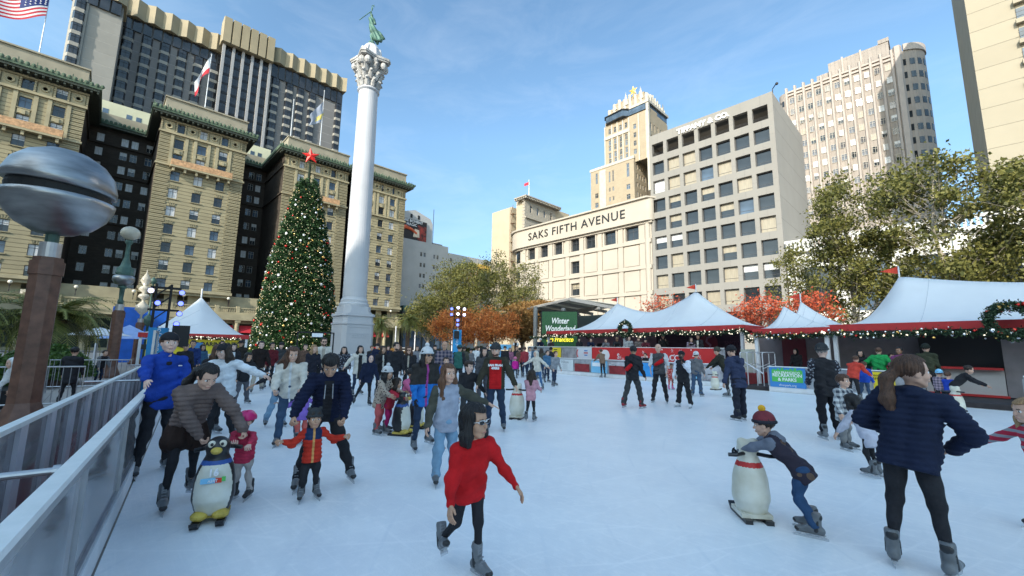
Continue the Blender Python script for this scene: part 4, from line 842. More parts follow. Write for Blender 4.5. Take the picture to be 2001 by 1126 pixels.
# ---------------------------------------------------------------- peaked tents
tentw=mat('tent_fabric_white',(.84,.85,.86),.55,var=.05,scale=.6,bump=.6,bscale=1.3,trans=.12); valm=mat('tent_valance_red',(.5,.03,.03),.6,var=.08); pstm=mat('tent_post_white',(.75,.76,.78),.45,var=.04)
seamm=mat('tent_seam_grey',(.6,.62,.66),.6,var=.1); flagm=mat('pennant_red',(.85,.08,.04),.6,var=.1,trans=.3)
def tent(name,label,a0,a1,b0,b1,ez,peaks,sag=.5,val=.28,pw=1.5,posts=True,vm=None,flags=True):
    a0,a1=min(a0,a1),max(a0,a1); r=thing(name,label,'tent',rk((a0+a1)/2,(b0+b1)/2)); n1,n2=64,22; V=[];F=[]
    def hgt(a,b):
        u=(b-b0)/(b1-b0); 
        ps=sorted(peaks); g=1-abs(2*u-1); 
        if a<=ps[0][0]: t=(a-a0)/(ps[0][0]-a0); hx=ps[0][1]*t**pw
        elif a>=ps[-1][0]: t=(a1-a)/(a1-ps[-1][0]); hx=ps[-1][1]*t**pw
        else:
            for (p,h),(p2,h2) in zip(ps,ps[1:]):
                if p<=a<=p2: t=(a-p)/(p2-p); hx=(h*(1-t)+h2*t)-sag*(1-(abs(2*t-1))**1.6)*max(h,h2)*1.0; break
        f=hx/max(p[1] for p in peaks)
        return ez+hx*(g**(pw))*(1 if f<=0 else 1)
    for i in range(n1+1):
        for j in range(n2+1): a=a0+(a1-a0)*i/n1; b_=b0+(b1-b0)*j/n2; V.append(rk(a,b_,hgt(a,b_)))
    for i in range(n1):
        for j in range(n2): q=[i*(n2+1)+j,(i+1)*(n2+1)+j,(i+1)*(n2+1)+j+1,i*(n2+1)+j+1]; F.append(q if a1<a0 else q[::-1])
    put('canopy',mesh_from([tuple(v) for v in V],F,None,[tentw],'canopy',True),r)
    for sa in np.linspace(a0,a1,7)[1:-1]:
        mm=MB(); mm.tube([rk(sa,b0+(b1-b0)*.5*t_,hgt(sa,b0+(b1-b0)*.5*t_)+.006) for t_ in np.linspace(0,1,12)],.012,4); mm.build('seam',seamm,r)
    mm=MB()
    for (p,q) in(((a0,b0),(a1,b0)),((a1,b0),(a1,b1)),((a1,b1),(a0,b1)),((a0,b1),(a0,b0))): bar(mm,*p,*q,ez-val,ez-.004,.02)
    mm.build('valance',vm or valm,r)
    if posts:
        for a in(a0,(a0+a1)/2,a1) if abs(a1-a0)>7 else (a0,a1):
            for b_ in(b0+.12,b1-.12):
                mm=MB(); aa=a+(.12 if a==min(a0,a1) else -.12 if a==max(a0,a1) else 0); bar(mm,aa-.07,b_,aa+.07,b_,0,ez-.02,.14); mm.build('post',pstm,r)
    if flags:
        for p,h in peaks:
            c=rk(p,(b0+b1)/2,ez+h-.05); mm=MB(); mm.tube([c,c+Vector((0,0,.5))],.03,6); mm.build('flag_pole',pstm,r)
            mm=MB(); L_=.62; V=[];F=[]
            for i in range(6):
                x=i/5; wv=.05*math.sin(x*6); o_=c+E1*(x*L_)+E2*wv; hh=.17*(1-x)+.005
                V+=[tuple(o_+Vector((0,0,.33+hh))),tuple(o_+Vector((0,0,.33-hh)))]
            for i in range(5): F.append((2*i,2*i+1,2*i+3,2*i+2))
            mm.add(V,F); mm.build('pennant',flagm,r)
    return r
tA0,tA1=onb(1068,22.4),onb(1454,22.4)
T1=tent('double_peak_tent','wide white tent with two peaks and red edge over the far barrier',tA0,tA1,22.4,27.6,3.0,[(onb(1208,25),2.05),(onb(1365,25),2.35)],sag=.42)
tB0,tB1=onb(1468,21.6),onb(1640,21.6)
T2=tent('small_peak_tent','small white peaked tent between the double peaked tent and the big right tent',onb(1472,21.4),onb(1622,21.4),21.4,24.6,2.72,[(onb(1537,23),1.15)],flags=False)
T3=tent('small_rear_tent','small white peaked tent with red pennant peeking out behind the small tent',onb(1520,25.4),onb(1650,25.4),25.4,28.4,3.0,[(onb(1573,27),1.45)])
T4=tent('big_right_tent','big white tent with red pennant and garland at the right edge of the picture',onb(1625,21.6),-10.5,21.6,27.6,2.82,[(onb(1773,24.6),2.2),(-5.5,2.3)],sag=.36)
# booth bodies under the tents
bw=mat('booth_wall_mauve',(.27,.2,.23),.7,var=.1,scale=.6); bdk=mat('booth_dark_purple',(.055,.035,.06),.7,var=.3,scale=1.5,stretch=(1,1,8)); bgr=mat('booth_wall_grey',(.23,.21,.22),.7,var=.1); 
r=thing('skate_booth','mauve walled booth under the double peaked tent with a dark slatted right half','booth',rk((tA0+tA1)/2,26)); 
ax=onb(1300,25.5); mm=MB(); bar(mm,onb(1132,25.5),25.5,ax,25.5,.62,3.0,.1); bar(mm,onb(1132,25.5),25.5,onb(1132,25.5),27.4,.62,3,.1); mm.build('mauve_wall',bw,r)
mm=MB(); bar(mm,ax,24.6,onb(1452,24.6),24.6,.62,3.0,.1); bar(mm,ax,24.6,ax,27,.62,3,.1)
z=.75
while z<2.9: bar(mm,ax-.02,24.53,onb(1452,24.6),24.53,z,z+.03,.02); z+=.16
mm.build('slatted_wall',bdk,r)
cm=mat('booth_emblem_dark_red',(.16,.03,.05),.6,var=0); M_=FR(24.5)@Matrix.Translation((-onb(1385,24.5),2.1,0)); mm=MB(); mm.T=M_; mm.lathe([(0,0),(.55,0),(.55,.02),(0,.02)],n=24); mm.T=None; mm.build('round_emblem',cm,r)
mm=MB(); mm.T=FR(24.47)@Matrix.Translation((-onb(1385,24.5),2.1,0)); mm.tube([(.25,.42,0),(-.05,.3,0),(-.12,.08,0),(.12,-.12,0),(.08,-.35,0),(-.2,-.42,0)],.07,6); mm.T=None; mm.build('emblem_curve',mat('emblem_mauve',(.3,.18,.25),.6,var=0),r)
text('booth_lettering','SNOW',.3,FR(24.5)@Matrix.Translation((-onb(1432,24.5),2.1,0)),mat('booth_letter_purple',(.12,.07,.12),.6,var=0),r,ext=.01)
mm=MB(); bar(mm,onb(1167,25.4),25.42,onb(1185,25.4),25.42,1.55,2.1,.04); mm.build('hatch_window',dm,r)
mm=MB(); mm.T=FR(25.4)@Matrix.Translation((-onb(1148,25.4),2.62,0)); mm.lathe([(.06,0),(.16,0),(.16,.05),(.06,.05)],n=14); mm.T=None; mm.build('small_wreath',mat('small_wreath_dark',(.12,.06,.08),.8),r)
r=thing('counter_booth','grey booth with dark serving opening and white counter under the big right tent','booth',rk(0,24))
mm=MB(); a_,b_=onb(1478,23.2),onb(1800,23.6); bar(mm,a_,23.6,b_,23.6,0,2.7,.1,0); bar(mm,onb(1527,23.4),23.5,onb(1573,23.4),23.5,.2,2.4,.06,1); mm.build('back_wall',[bgr,mat('door_dark_red',(.14,.02,.03),.6)],r)
mm=MB(); c0,c1=onb(1790,22.6),-9; bar(mm,c0,22.6,onb(1955,22.6),22.6,.25,1.12,.1,0); mm.build('counter_front',mat('counter_white',(.5,.48,.47),.6,var=.05),r)
mm=MB(); bar(mm,c0,22.5,onb(1955,22.6),22.5,1.12,1.2,.4); bar(mm,c0,22.52,onb(1960,22.6),22.52,.17,.25,.12); mm.build('red_trim',valm,r)
mm=MB(); bar(mm,c0,23.1,onb(1955,22.6),23.1,1.2,2.6,.05); bar(mm,c0,23.6,-9,23.6,0,2.75,.1); mm.build('opening',mat('booth_interior_black',(.012,.012,.014),.4,var=0),r)
mm=MB(); bar(mm,onb(1957,22.6),22.6,-9,22.6,.2,2.3,.1); mm.build('side_wall',bgr,r)
mm=MB(); P=[rk(onb(1437,19.7),19.9),rk(-9,19.9),rk(-9,26),rk(onb(1450,19.7),26)]; mm.prism([(p.x,p.y) for p in P],-.012,.15); tag(mm.build('dark_floor_mat',mat('rubber_mat_dark',(.05,.045,.05),.85,var=.25,scale=4)),kind='structure')
# ---------------------------------------------------------------- garlands and wreaths
gar=mat('garland_dark_green',(.018,.04,.018),.8,var=0,col2=(.05,.09,.04),island=.9,scale=3)
lw=mat('bulb_warm_white',(1,.9,.7),.3,var=0,emis=.7); bred=mat('bauble_red',(.6,.03,.02),.15,.5,var=0); bgold=mat('bauble_gold',(.8,.5,.15),.2,.8,var=0); bsil=mat('bauble_silver',(.8,.8,.82),.15,.7,var=0)
def tufts(pts,rad,n_,size,rng):
    """needle quads scattered round a polyline"""
    pts=np.array(pts,float); seg=rng.integers(0,len(pts)-1,n_); t=rng.random(n_)[:,None]; c=pts[seg]*(1-t)+pts[seg+1]*t
    c=c+rng.normal(0,rad*.5,(n_,3)); a=rng.normal(size=(n_,3)); a/=np.linalg.norm(a,axis=1)[:,None]; b_=np.cross(a,rng.normal(size=(n_,3))); b_/=np.linalg.norm(b_,axis=1)[:,None]
    s=(size*(.6+.8*rng.random(n_)))[:,None]; w_=s*.35
    return np.stack([c-a*s-b_*w_*.3,c-b_*w_,c+a*s,c+b_*w_],1).reshape(-1,3)
def garland(name,label,pts,rad=.13,dens=420,nb=None,cols=(lw,),cat='garland',bs=.022,group=None):
    pts=[Vector(p) for p in pts]; Ln=sum((pts[i+1]-pts[i]).length for i in range(len(pts)-1)); r=thing(name,label,cat,pts[0],group=group)
    n_=int(dens*Ln); put('greenery',quads_mesh(tufts(pts,rad,n_,rad*.42,RNG),n_,[gar],'greenery'),r)
    mm=MB(); k=int((nb or 14)*Ln); P=np.array(pts,float)
    for i in range(k):
        s=RNG.integers(0,len(P)-1); t=RNG.random(); c=P[s]*(1-t)+P[s+1]*t+RNG.normal(0,rad*.55,3); mm.sph(c,bs*(.7+.8*RNG.random()),6,int(RNG.integers(0,len(cols))))
    o=mm.build('bulbs',list(cols),r); o['kind']='stuff'; return r
def sagline(a0,a1,b_,z,sag,nseg,off=0):
    out=[]
    for i in range(nseg*6+1):
        t=i/(nseg*6); f=(t*nseg)%1; out.append(rk(a0+(a1-a0)*t,b_,z-sag*4*f*(1-f)+off*math.sin(t*9)))
    return out
garland('garland','lit evergreen garland along the front edge of the double peaked tent',sagline(tA0+.3,tA1,22.25,2.72,.14,4),nb=16)
garland('garland','lit garland dropping down the right corner of the double peaked tent',[rk(tA1,22.2,2.75),rk(tA1-.3,22.1,2.5),rk(tA1-.5,21.8,2.2),rk(tA1-.9,21.5,2.15)],nb=16)
garland('garland','red and silver bauble garland along the small tent and the big right tent',sagline(onb(1470,21.3),-9.5,21.4,2.45,.08,6),cols=(lw,bred,bsil,bgold,bsil),nb=20,bs=.035)
garland('garland','dark garland hung on thin poles left of the green screen',[rk(onb(1035,24),24,2.6),rk(onb(1060,24),24,2.55),rk(onb(1073,24),24,2.5)],nb=3)
def wreath(label,px,b_,z,rad,cols,bs,hole=.6):
    c=-onb(px,b_); M_=FR(b_)@Matrix.Translation((c,z,0)); pts=[M_@Vector((rad*hole*1.15*math.cos(t),rad*hole*1.15*math.sin(t),0)) for t in np.linspace(0,2*math.pi,25)]
    garland('wreath',label,pts,rad*.2,1500,nb=14,cols=cols,cat='wreath',bs=bs)
wreath('big lit evergreen wreath on the edge of the double peaked tent',1222,22.1,2.95,.62,(lw,),.022)
wreath('big wreath with red and silver baubles on the right tent',1984,21.1,2.75,.72,(bred,bsil,bgold,bsil),.055)
garland('garland','lit garland along the edge of the far left peaked tent',[rk(33.0,-1.0,2.02),rk(33.0,2.5,1.95)],rad=.1,nb=20)
# left tent with yellow wall
r=tent('left_peak_tent','white peaked tent with yellow printed wall at the far left end of the rink',33.3,39,-2.6,3.0,2.25,[(36,2.6)],flags=False,pw=1.35)
mm=MB(); mm.tube([rk(36,.2,4.7),rk(36,.2,5.4)],.05,6); mm.build('finial',pstm,r)
mm=MB(); bar(mm,33.5,-2.2,33.5,2.6,.4,1.9,.06); mm.build('yellow_wall',pyel,r)
Mx=Matrix(((E2.x,0,-E1.x,0),(E2.y,0,-E1.y,0),(0,1,0,0),(0,0,0,1)))  # u=b, v=z, out = toward the camera
text('wall_lettering','ROARING INTO',.34,Mx@Matrix.Translation((1.4,1.6,-33.44)),pblk,r,ext=.01,bold=.01)
mm=MB(); mm.T=Mx@Matrix.Translation((-.6,1.05,-33.45)); mm.tube([(-1.3,.1,0),(-.9,.42,0),(-.3,.5,0),(.3,.3,0),(.5,-.1,0)],.05,6); mm.tube([(-1.1,-.3,0),(-.5,0,0),(.1,-.3,0)],.06,6); mm.box(-1.9,.2,0,-1.2,.5,.02); mm.T=None; mm.build('wall_drawing',pblk,r)
mm=MB(); mm.T=Mx@Matrix.Translation((.2,1.4,-33.45)); mm.box(-.1,-.05,0,.35,.3,.03); mm.T=None; mm.build('blue_patch',pblu,r)
# ---------------------------------------------------------------- stage light towers
trm=mat('truss_black',(.02,.02,.022),.5,.5,var=0); lamp_on=mat('stage_lamp_blue',(.12,.16,.9),.3,var=0,emis=1.2); lamp_w=mat('stage_lamp_white',(.7,.68,1),.3,var=0,emis=2.5)
bblu=mat('banner_blue',(.02,.25,.52),.6,var=.1)
def ltower(label,px,D,zt,wd,lamps,words,speaker):
    d=az(px); c=d*D; ang=math.atan2(-d.x,d.y)  # rotate so that local -y faces viewer
    r=thing('light_tower',label,'light tower',c,ang); Mw=MW[r.name]; mm=MB(); mm.T=Mw
    for sx in(-1,1):
        for sy in(-1,1): mm.tube([(sx*wd/2,sy*wd/2,0),(sx*wd/2,sy*wd/2,zt)],.03,6)
    z=.2
    while z<zt-.3:
        for sx in(-1,1): mm.beam((sx*wd/2,-wd/2,z),(sx*wd/2,wd/2,z+.35),.02,.02); mm.beam((-wd/2,sx*wd/2,z),(wd/2,sx*wd/2,z+.35),.02,.02)
        z+=.35
    mm.beam((-wd*.9,0,zt-.1),(wd*1.2,0,zt-.1),.06,.06); mm.beam((-wd*.9,0,zt-.75),(wd*1.2,0,zt-.75),.06,.06)
    mm.T=None; mm.build('truss',trm,r)
    mm=MB(); mm.T=Mw; mm.box(-wd/2-.05,-wd/2-.06,.3,wd/2+.05,-wd/2-.035,zt*.62); mm.box(wd/2+.035,-wd/2,.3,wd/2+.06,wd/2,zt*.62); mm.T=None; mm.build('blue_banner',bblu,r)
    text('banner_lettering',words,wd*.5,Mw@Matrix.Translation((0,-wd/2-.07,zt*.5))@Matrix.Rotation(R(90),4,'X')@Matrix.Rotation(R(90),4,'Z'),whp,r,ext=.004)
    for (x,z,br) in lamps:
        mm=MB(); mm.T=Mw@Matrix.Translation((x,-wd/2-.1,z))@Matrix.Rotation(R(90),4,'X'); s=wd*.24; mm.lathe([(s*.6,-.28),(s*.9,-.15),(s,0),(s*.95,.02)],n=12,mi=0); mm.T=None; h=mm.build('lamp_head',trm,r)
        mm=MB(); mm.T=Mw@Matrix.Translation((x,-wd/2-.125,z))@Matrix.Rotation(R(90),4,'X'); mm.lathe([(0,0),(s*.8,0),(s*.8,.012),(0,.012)],n=12); mm.T=None; o=mm.build('lens',lamp_w if br else lamp_on,r)
    if speaker: mm=MB(); mm.T=Mw; mm.box(speaker[0]-.2,-wd/2-.4,speaker[1]-.3,speaker[0]+.2,-wd/2-.1,speaker[1]+.3); mm.T=None; mm.build('speaker',trm,r)
ltower('black light tower with blue banner behind the man in blue at the left',306,16,3.35,.34,[(-.28,3.12,1),(.42,3.12,0),(-.1,2.78,0),(.42,2.8,0),(.42,2.5,0),(.38,2.2,0)],'all that is you',(.5,1.85))
ltower('black light tower with blue banner under the orange trees in the centre',893,34,4.85,.55,[(-.5,4.65,0),(0,4.75,1),(.5,4.65,1),(-.5,4.2,0),(0,4.25,1),(.5,4.2,1),(0,3.75,0),(0,3.4,0)],'all that is you',(-.05,2.6))
# ---------------------------------------------------------------- stone column with statue
mar=mat('monument_granite',(.5,.5,.51),.75,var=.08,scale=.5,bump=.2,bscale=9); mcap=mat('capital_granite',(.4,.385,.36),.8,var=.3,scale=1.5,bump=.5,bscale=6); vrd=mat('statue_verdigris',(.03,.07,.05),.6,.2,var=.4,scale=2,col2=(.1,.22,.17))
mo=thing('monument_column','tall pale granite victory column topped by a green bronze figure','monument',(-33.2,14.5,0))
C0=(-33.2,14.5,0)
def octo(r,rot=0,ch=.3):
    o=[]
    for sx,sy in((1,1),(-1,1),(-1,-1),(1,-1)):
        pts=[(sx*r,sy*(r-ch)),(sx*(r-ch),sy*r)]
        if sx*sy<0: pts=pts[::-1]
        o+=pts
    return [(C0[0]+x,C0[1]+y) for x,y in o]
b=MB()
for r_,z0,z1,ch in((1.75,0,.35,.1),(1.55,.35,.7,.2),(1.28,.7,3.3,.28),(1.34,3.3,3.42,.28),(1.24,3.42,3.95,.28),(1.34,3.95,4.15,.28),(1.16,4.15,4.3,.35),(1.1,4.3,4.75,.4)): b.prism(octo(r_,ch=ch),z0,z1)
b.build('pedestal',mar,mo)
b=MB(); b.box(C0[0]+1.282,C0[1]-.85,1.0,C0[0]+1.31,C0[1]+.85,1.06); b.box(C0[0]+1.282,C0[1]-.85,3.05,C0[0]+1.31,C0[1]+.85,3.1); b.build('panel_frame',mar,mo)
inm=mat('incised_lettering_grey',(.42,.43,.45),.8,var=0)
text('inscription','TO COMMEMORATE THE\nVICTORY OF THE\nAMERICAN NAVY',.15,Matrix.Translation((C0[0]+1.285,C0[1],2.4))@Matrix(((0,0,1,0),(1,0,0,0),(0,1,0,0),(0,0,0,1))),inm,mo,ext=.003)
prof=[(1.14,4.75),(1.16,4.95),(1.04,5.05),(1.06,5.25),(.97,5.35)]
b=MB(); b.lathe(prof+[(.92,5.5)],C0,32); 
zz=np.linspace(5.5,23.4,9)
for i in range(8):
    z0,z1=zz[i],zz[i+1]; f=lambda z:.92-.13*((z-5.5)/17.9)**1.4
    b.lathe([(f(z0)-.008,z0+.001),(f(z0),z0+.03),(f((z0+z1)/2),(z0+z1)/2),(f(z1),z1-.03),(f(z1)-.008,z1-.001)],C0,32)
b.lathe([(.82,23.4),(.92,23.5),(.92,23.6),(.82,23.7)],C0,32); b.build('shaft',mar,mo,smooth=False)
b=MB(); b.lathe([(.82,23.7),(.85,24.6),(1.0,25.5),(1.2,26.1)],C0,24)
for tier,(z_,n_,ro,sz) in enumerate(((24.1,10,.98,.3),(24.75,10,1.1,.33),(25.4,8,1.28,.33))):
    for k in range(n_):
        a=2*math.pi*(k+.5*(tier%2))/n_; cc=(C0[0]+math.cos(a)*ro*.93,C0[1]+math.sin(a)*ro*.93,z_)
        b.tube([(C0[0]+math.cos(a)*.85,C0[1]+math.sin(a)*.85,z_-.35),cc,(C0[0]+math.cos(a)*(ro+.22),C0[1]+math.sin(a)*(ro+.22),z_+.3),(C0[0]+math.cos(a)*(ro+.32),C0[1]+math.sin(a)*(ro+.32),z_+.12)],[.2,.24,.16,.09],7)
for k in range(4):
    a=math.pi/4+k*math.pi/2+R(0)
    for s_ in(-.3,.3): 
        c_=Vector((C0[0]+math.cos(a)*1.5-math.sin(a)*s_,C0[1]+math.sin(a)*1.5+math.cos(a)*s_,25.75)); b.sph(c_,(.34,.34,.36),9)
    b.tube([(C0[0]+math.cos(a)*.9,C0[1]+math.sin(a)*.9,25.1),(C0[0]+math.cos(a)*1.5,C0[1]+math.sin(a)*1.5,25.8)],[.25,.3],8)
    a2=k*math.pi/2; b.sph((C0[0]+math.cos(a2)*1.2,C0[1]+math.sin(a2)*1.2,26.0),(.3,.3,.3),8)
pl=[]
for k in range(4):
    a=math.pi/4+k*math.pi/2; 
    for da,rr_ in((-.13,1.98),(.13,1.98),(.5,1.45),(.785,1.3),(1.07,1.45)): pl.append((C0[0]+math.cos(a+da)*rr_,C0[1]+math.sin(a+da)*rr_))
b.prism(pl,26.15,26.3); b.prism([((x-C0[0])*1.05+C0[0],(y-C0[1])*1.05+C0[1]) for x,y in pl],26.302,26.5); b.V=[(v-np.array(C0))*np.array((.84,.84,1))+np.array(C0) for v in b.V]; b.build('capital',mcap,mo)
b=MB(); b.lathe([(.95,26.5),(.9,26.8),(.75,27.5),(.5,27.9),(.3,28.0)],C0,20)
for k in range(8): a=k*math.pi/4; b.tube([(C0[0]+math.cos(a)*.95,C0[1]+math.sin(a)*.95,26.5),(C0[0]+math.cos(a)*.75,C0[1]+math.sin(a)*.75,27.5)],.13,6)
b.build('drum',mar,mo)
# statue: local frame, facing -y (seen from camera) ; x to image right
sM=Matrix.Translation((C0[0],C0[1],28.0))@Matrix.Rotation(R(65),4,'Z')
s=Sdf(.12); s.ell((0,0,.15),(.27,.27,.27)); s.cone((-.02,0,.38),(-.08,0,1.4),.07,.13); s.cone((.05,.08,.5),(-.02,.06,1.4),.07,.15); s.cone((-.08,0,1.4),(-.14,0,2.1),.2,.17)
s.cone((-.14,0,2.1),(-.16,0,2.45),.17,.2); s.cone((-.3,0,2.5),(.05,0,2.5),.11,.11); s.ell((-.14,-.02,2.88),(.11,.12,.15)); s.cone((-.15,0,2.6),(-.14,0,2.8),.07,.06)
s.cone((-.25,0,2.55),(-.22,0,3.2),.08,.055); s.cone((-.22,0,3.2),(-.18,0,3.6),.05,.04); s.cone((.05,0,2.52),(.16,-.05,2.15),.08,.06); s.cone((.16,-.05,2.15),(-.05,-.2,1.95),.055,.05)
for (q,rr_) in(((.75,.1,.75),.16),((.95,.0,1.0),.11),((.62,-.12,.62),.17),((.45,.15,.5),.16),((.3,-.05,.62),.18),((1.15,.1,.95),.06)): s.cone((-.02,0,1.75),q,.17,rr_)
s.disp=lambda P: .03*np.sin(P[...,0]*16+P[...,2]*9)+.02*np.sin(P[...,1]*22+P[...,2]*5)
V,Q,_=s.mesh(.045); me=mesh_from(V,Q.tolist(),None,[vrd],'figure',True); me.transform(sM); put('bronze_figure',me,mo)
b=MB(); b.T=sM; b.tube([(-.25,-.05,3.25),(-1.15,-.1,2.1)],.035,6); b.tube([(-.18,0,3.55),(-.1,0,3.85),(-.02,0,4.0)],.03,6); b.tube([(-.1+.12*math.cos(t),0,3.8+.14*math.sin(t)) for t in np.linspace(0,5,9)],.025,5); b.T=None; b.build('trident',vrd,mo)
# ---------------------------------------------------------------- christmas tree
xt=thing('christmas_tree','giant decorated christmas tree with red star in front of the stone hotel','christmas tree',(-45.9,14.2,0)); XC=np.array((-45.9,14.2,0.))
def xr(z): return np.interp(z,[0,.8,2.7,10.6,17,20.2,20.9],[3.2,3.9,3.75,2.75,1.35,.5,.22])
n_=95000; z=20.9*(1-np.sqrt(RNG.random(n_)*.985+.01)); z=np.clip(z+.2,.3,20.9); a=RNG.random(n_)*2*math.pi; clump=.1*np.sin(a*9+z*3)+.08*np.sin(z*7+a*4)
r_=xr(z)+clump*np.minimum(1,xr(z))-RNG.random(n_)**2*.45*np.minimum(1,xr(z))
c=np.stack([r_*np.cos(a),r_*np.sin(a),z],1)+XC; out=np.stack([np.cos(a),np.sin(a),np.full(n_,-.15)],1); d=out+RNG.normal(0,.55,(n_,3)); d/=np.linalg.norm(d,axis=1)[:,None]; q=np.cross(d,RNG.normal(size=(n_,3))); q/=np.linalg.norm(q,axis=1)[:,None]
s_=(.1+.09*RNG.random(n_))[:,None]; V=np.stack([c-d*s_-q*.03,c+q*.045,c+d*s_*1.2,c-q*.045],1).reshape(-1,3)
xg=mat('fir_needles',(.012,.035,.012),.6,var=0,col2=(.05,.12,.03),island=.85,scale=1.5)
put('foliage',quads_mesh(V,n_,[xg],'foliage'),xt)
b=MB(); b.lathe([(xr(z_)-.42 if z_<19 else .1,z_) for z_ in np.linspace(.3,20.6,14)],tuple(XC),24); b.tube([(XC[0],XC[1],0),(XC[0],XC[1],20.9)],.12,6); b.build('inner_cone',mat('fir_core_dark',(.008,.02,.008),.9,var=0),xt)
orn=[]
for i in range(420):
    z=20.5*(1-math.sqrt(random.random()*.97+.02))+.5; a=random.random()*2*math.pi; orn.append((z,a,random.choice([0,0,1,1,2,3,3]),random.choice([.06,.07,.08,.1,.13])))
view=math.atan2(-14.2,45.9)
orn.sort(key=lambda o:-(o[3]+(.2 if math.cos(o[1]-view)>-.1 else -1)))
mo_=[bred,bgold,bsil,mat('snowflake_white',(.85,.87,.9),.4,var=0)]; stuffb=MB()
for i,(z,a,k,s_) in enumerate(orn):
    rr_=xr(z)+.12; c=(XC[0]+rr_*math.cos(a),XC[1]+rr_*math.sin(a),z)
    m_=MB() if i<100 else stuffb
    if k==3:
        M_=Matrix.Translation(c)@Matrix.Rotation(a,4,'Z')@Matrix.Rotation(R(90),4,'Y')@Matrix.Rotation(R(90),4,'Z')
        for j in range(3):
            aa=j*math.pi/3+i; m_.T=M_; m_.beam((-s_*math.cos(aa),-s_*math.sin(aa),.03),(s_*math.cos(aa),s_*math.sin(aa),.03),.05,.05,k if i>=100 else 0); m_.T=None
    else: m_.sph(c,s_,9,k if i>=100 else 0)
    if i<100: m_.build('ornament',mo_[k],xt,smooth=k!=3)
o=stuffb.build('more_ornaments',mo_,xt); o['kind']='stuff'
b=MB()
lt=mat('tree_bulb_warm',(.9,.75,.45),.4,var=0,emis=.05)
for i in range(1300):
    z=20.5*(1-math.sqrt(random.random()*.97+.02))+.4; a=view+(random.random()-.5)*3.4; rr_=xr(z)+.05+random.random()*.1; b.sph((XC[0]+rr_*math.cos(a),XC[1]+rr_*math.sin(a),z),.03,4)
o=b.build('light_bulbs',lt,xt); o['kind']='stuff'
b=MB(); star2(b,Matrix.Translation((XC[0],XC[1],21.75))@Matrix.Rotation(R(65+5),4,'Z')@Matrix.Rotation(R(90),4,'X')@Matrix.Rotation(.1,4,'Z'),.9,.36,.18); b.build('star',mat('star_red',(.75,.03,.02),.35,.2,var=.3,scale=3),xt)
# small exit style sign on frame in front of the tree
r=thing('lit_pass_sign','small pale sign on thin frame standing before the christmas tree','sign',rk(31.5,6.6)); b=MB(); bar(b,31.5,5.6,31.5,5.68,0,2.55,.06); bar(b,31.5,7.9,31.5,7.98,0,2.55,.06); bar(b,31.5,5.68,31.5,7.9,2.45,2.55,.05); b.build('frame',trm,r)
b=MB(); bar(b,31.4,6.5,31.4,7.2,2.2,2.45,.04); b.build('plate',whp,r)
# ---------------------------------------------------------------- brown pillar lamps
pil=mat('pillar_brown_granite',(.13,.062,.04),.5,var=.35,scale=6,bump=.1,bscale=40,detail=9); col_=mat('pillar_steel_collar',(.45,.43,.42),.4,.6,var=.2,scale=3); sph_=mat('brushed_steel_sphere',(.33,.33,.33),.36,.9,var=.4,scale=1.2,bump=.25,bscale=5,stretch=(1,1,4)); vg=mat('lamp_green_patina',(.07,.13,.105),.55,.3,var=.3,scale=4); gl_=mat('lamp_glass_cream',(.68,.62,.5),.2,var=.15,scale=2,trans=.3)
def pillar(mb_,c,rad,zt):
    V=[(c[0]+rad*s_*math.cos(a),c[1]+rad*s_*math.sin(a)) for s_ in(1,) for a in [math.pi/8+k*math.pi/4 for k in range(8)]]
def pil_obj(label,px,D,rad,zt):
    d=az(px)*D; r=thing('pillar_lamp',label,'lamp',(d.x,d.y,0)); b=MB(); 
    oc=lambda q:[(d.x+q*math.cos(a),d.y+q*math.sin(a)) for a in [math.pi/8+k*math.pi/4 for k in range(8)]]
    b.prism(oc(rad*1.75),0,.12); b.add([(*p,.12) for p in oc(rad*1.6)]+[(*p,.5) for p in oc(rad)],[(i,(i+1)%8,8+(i+1)%8,8+i) for i in range(8)])
    b.prism(oc(rad),.5,zt-.35); b.prism(oc(rad*1.1),zt-.35,zt-.08); b.prism(oc(rad*.95),zt-.08,zt); b.build('pillar',pil,r)
    for k in range(4): b=MB(); a=k*math.pi/2+.4; b.box(d.x+rad*.93*math.cos(a)-.012,d.y+rad*.93*math.sin(a)-.012,.5,d.x+rad*.93*math.cos(a)+.012,d.y+rad*.93*math.sin(a)+.012,zt-.36); 
    b=MB(); b.lathe([(rad*.68,zt),(rad*.68,zt+.3),(rad*.6,zt+.3)],(d.x,d.y,0),20); b.build('collar',col_,r); return r,d
r,d=pil_obj('brown pillar lamp with big split steel sphere at the left edge',66,12.3,.235,3.28)
# shift: the pillar leans to perspective only; sphere on top
b=MB(); b.lathe([(.1,3.58),(.1,3.8)],(d.x,d.y,0),12); b.build('neck',vg,r)
zc=4.48
lo=MB(); lo.lathe([(0.02,-.74),(.3,-.69),(.55,-.54),(.74,-.32),(.83,-.1),(.85,.0),(.80,.02)],(d.x,d.y,zc),40); lo.build('lower_shell',sph_,r,smooth=True)
up=MB(); up.lathe([(.80,.0),(.85,.02),(.84,.14),(.76,.4),(.58,.62),(.32,.77),(.02,.82)],(d.x,d.y,0),40); 
Mt=Matrix.Translation((d.x,d.y,zc+.22))@Matrix.Rotation(R(-5),4,Vector((math.cos(R(44)),math.sin(R(44)),0)).cross(Vector((0,0,1))))@Matrix.Translation((-d.x,-d.y,0)); up.V=[v@np.array(Mt)[:3,:3].T+np.array(Mt)[:3,3] for v in up.V]; up.build('upper_shell',sph_,r,smooth=True)
b=MB(); b.lathe([(.72,-.05),(.76,.16),(.72,.34)],(d.x,d.y,zc),30); b.build('gap_core',mat('sphere_gap_black',(.01,.01,.01),.6,var=0),r)
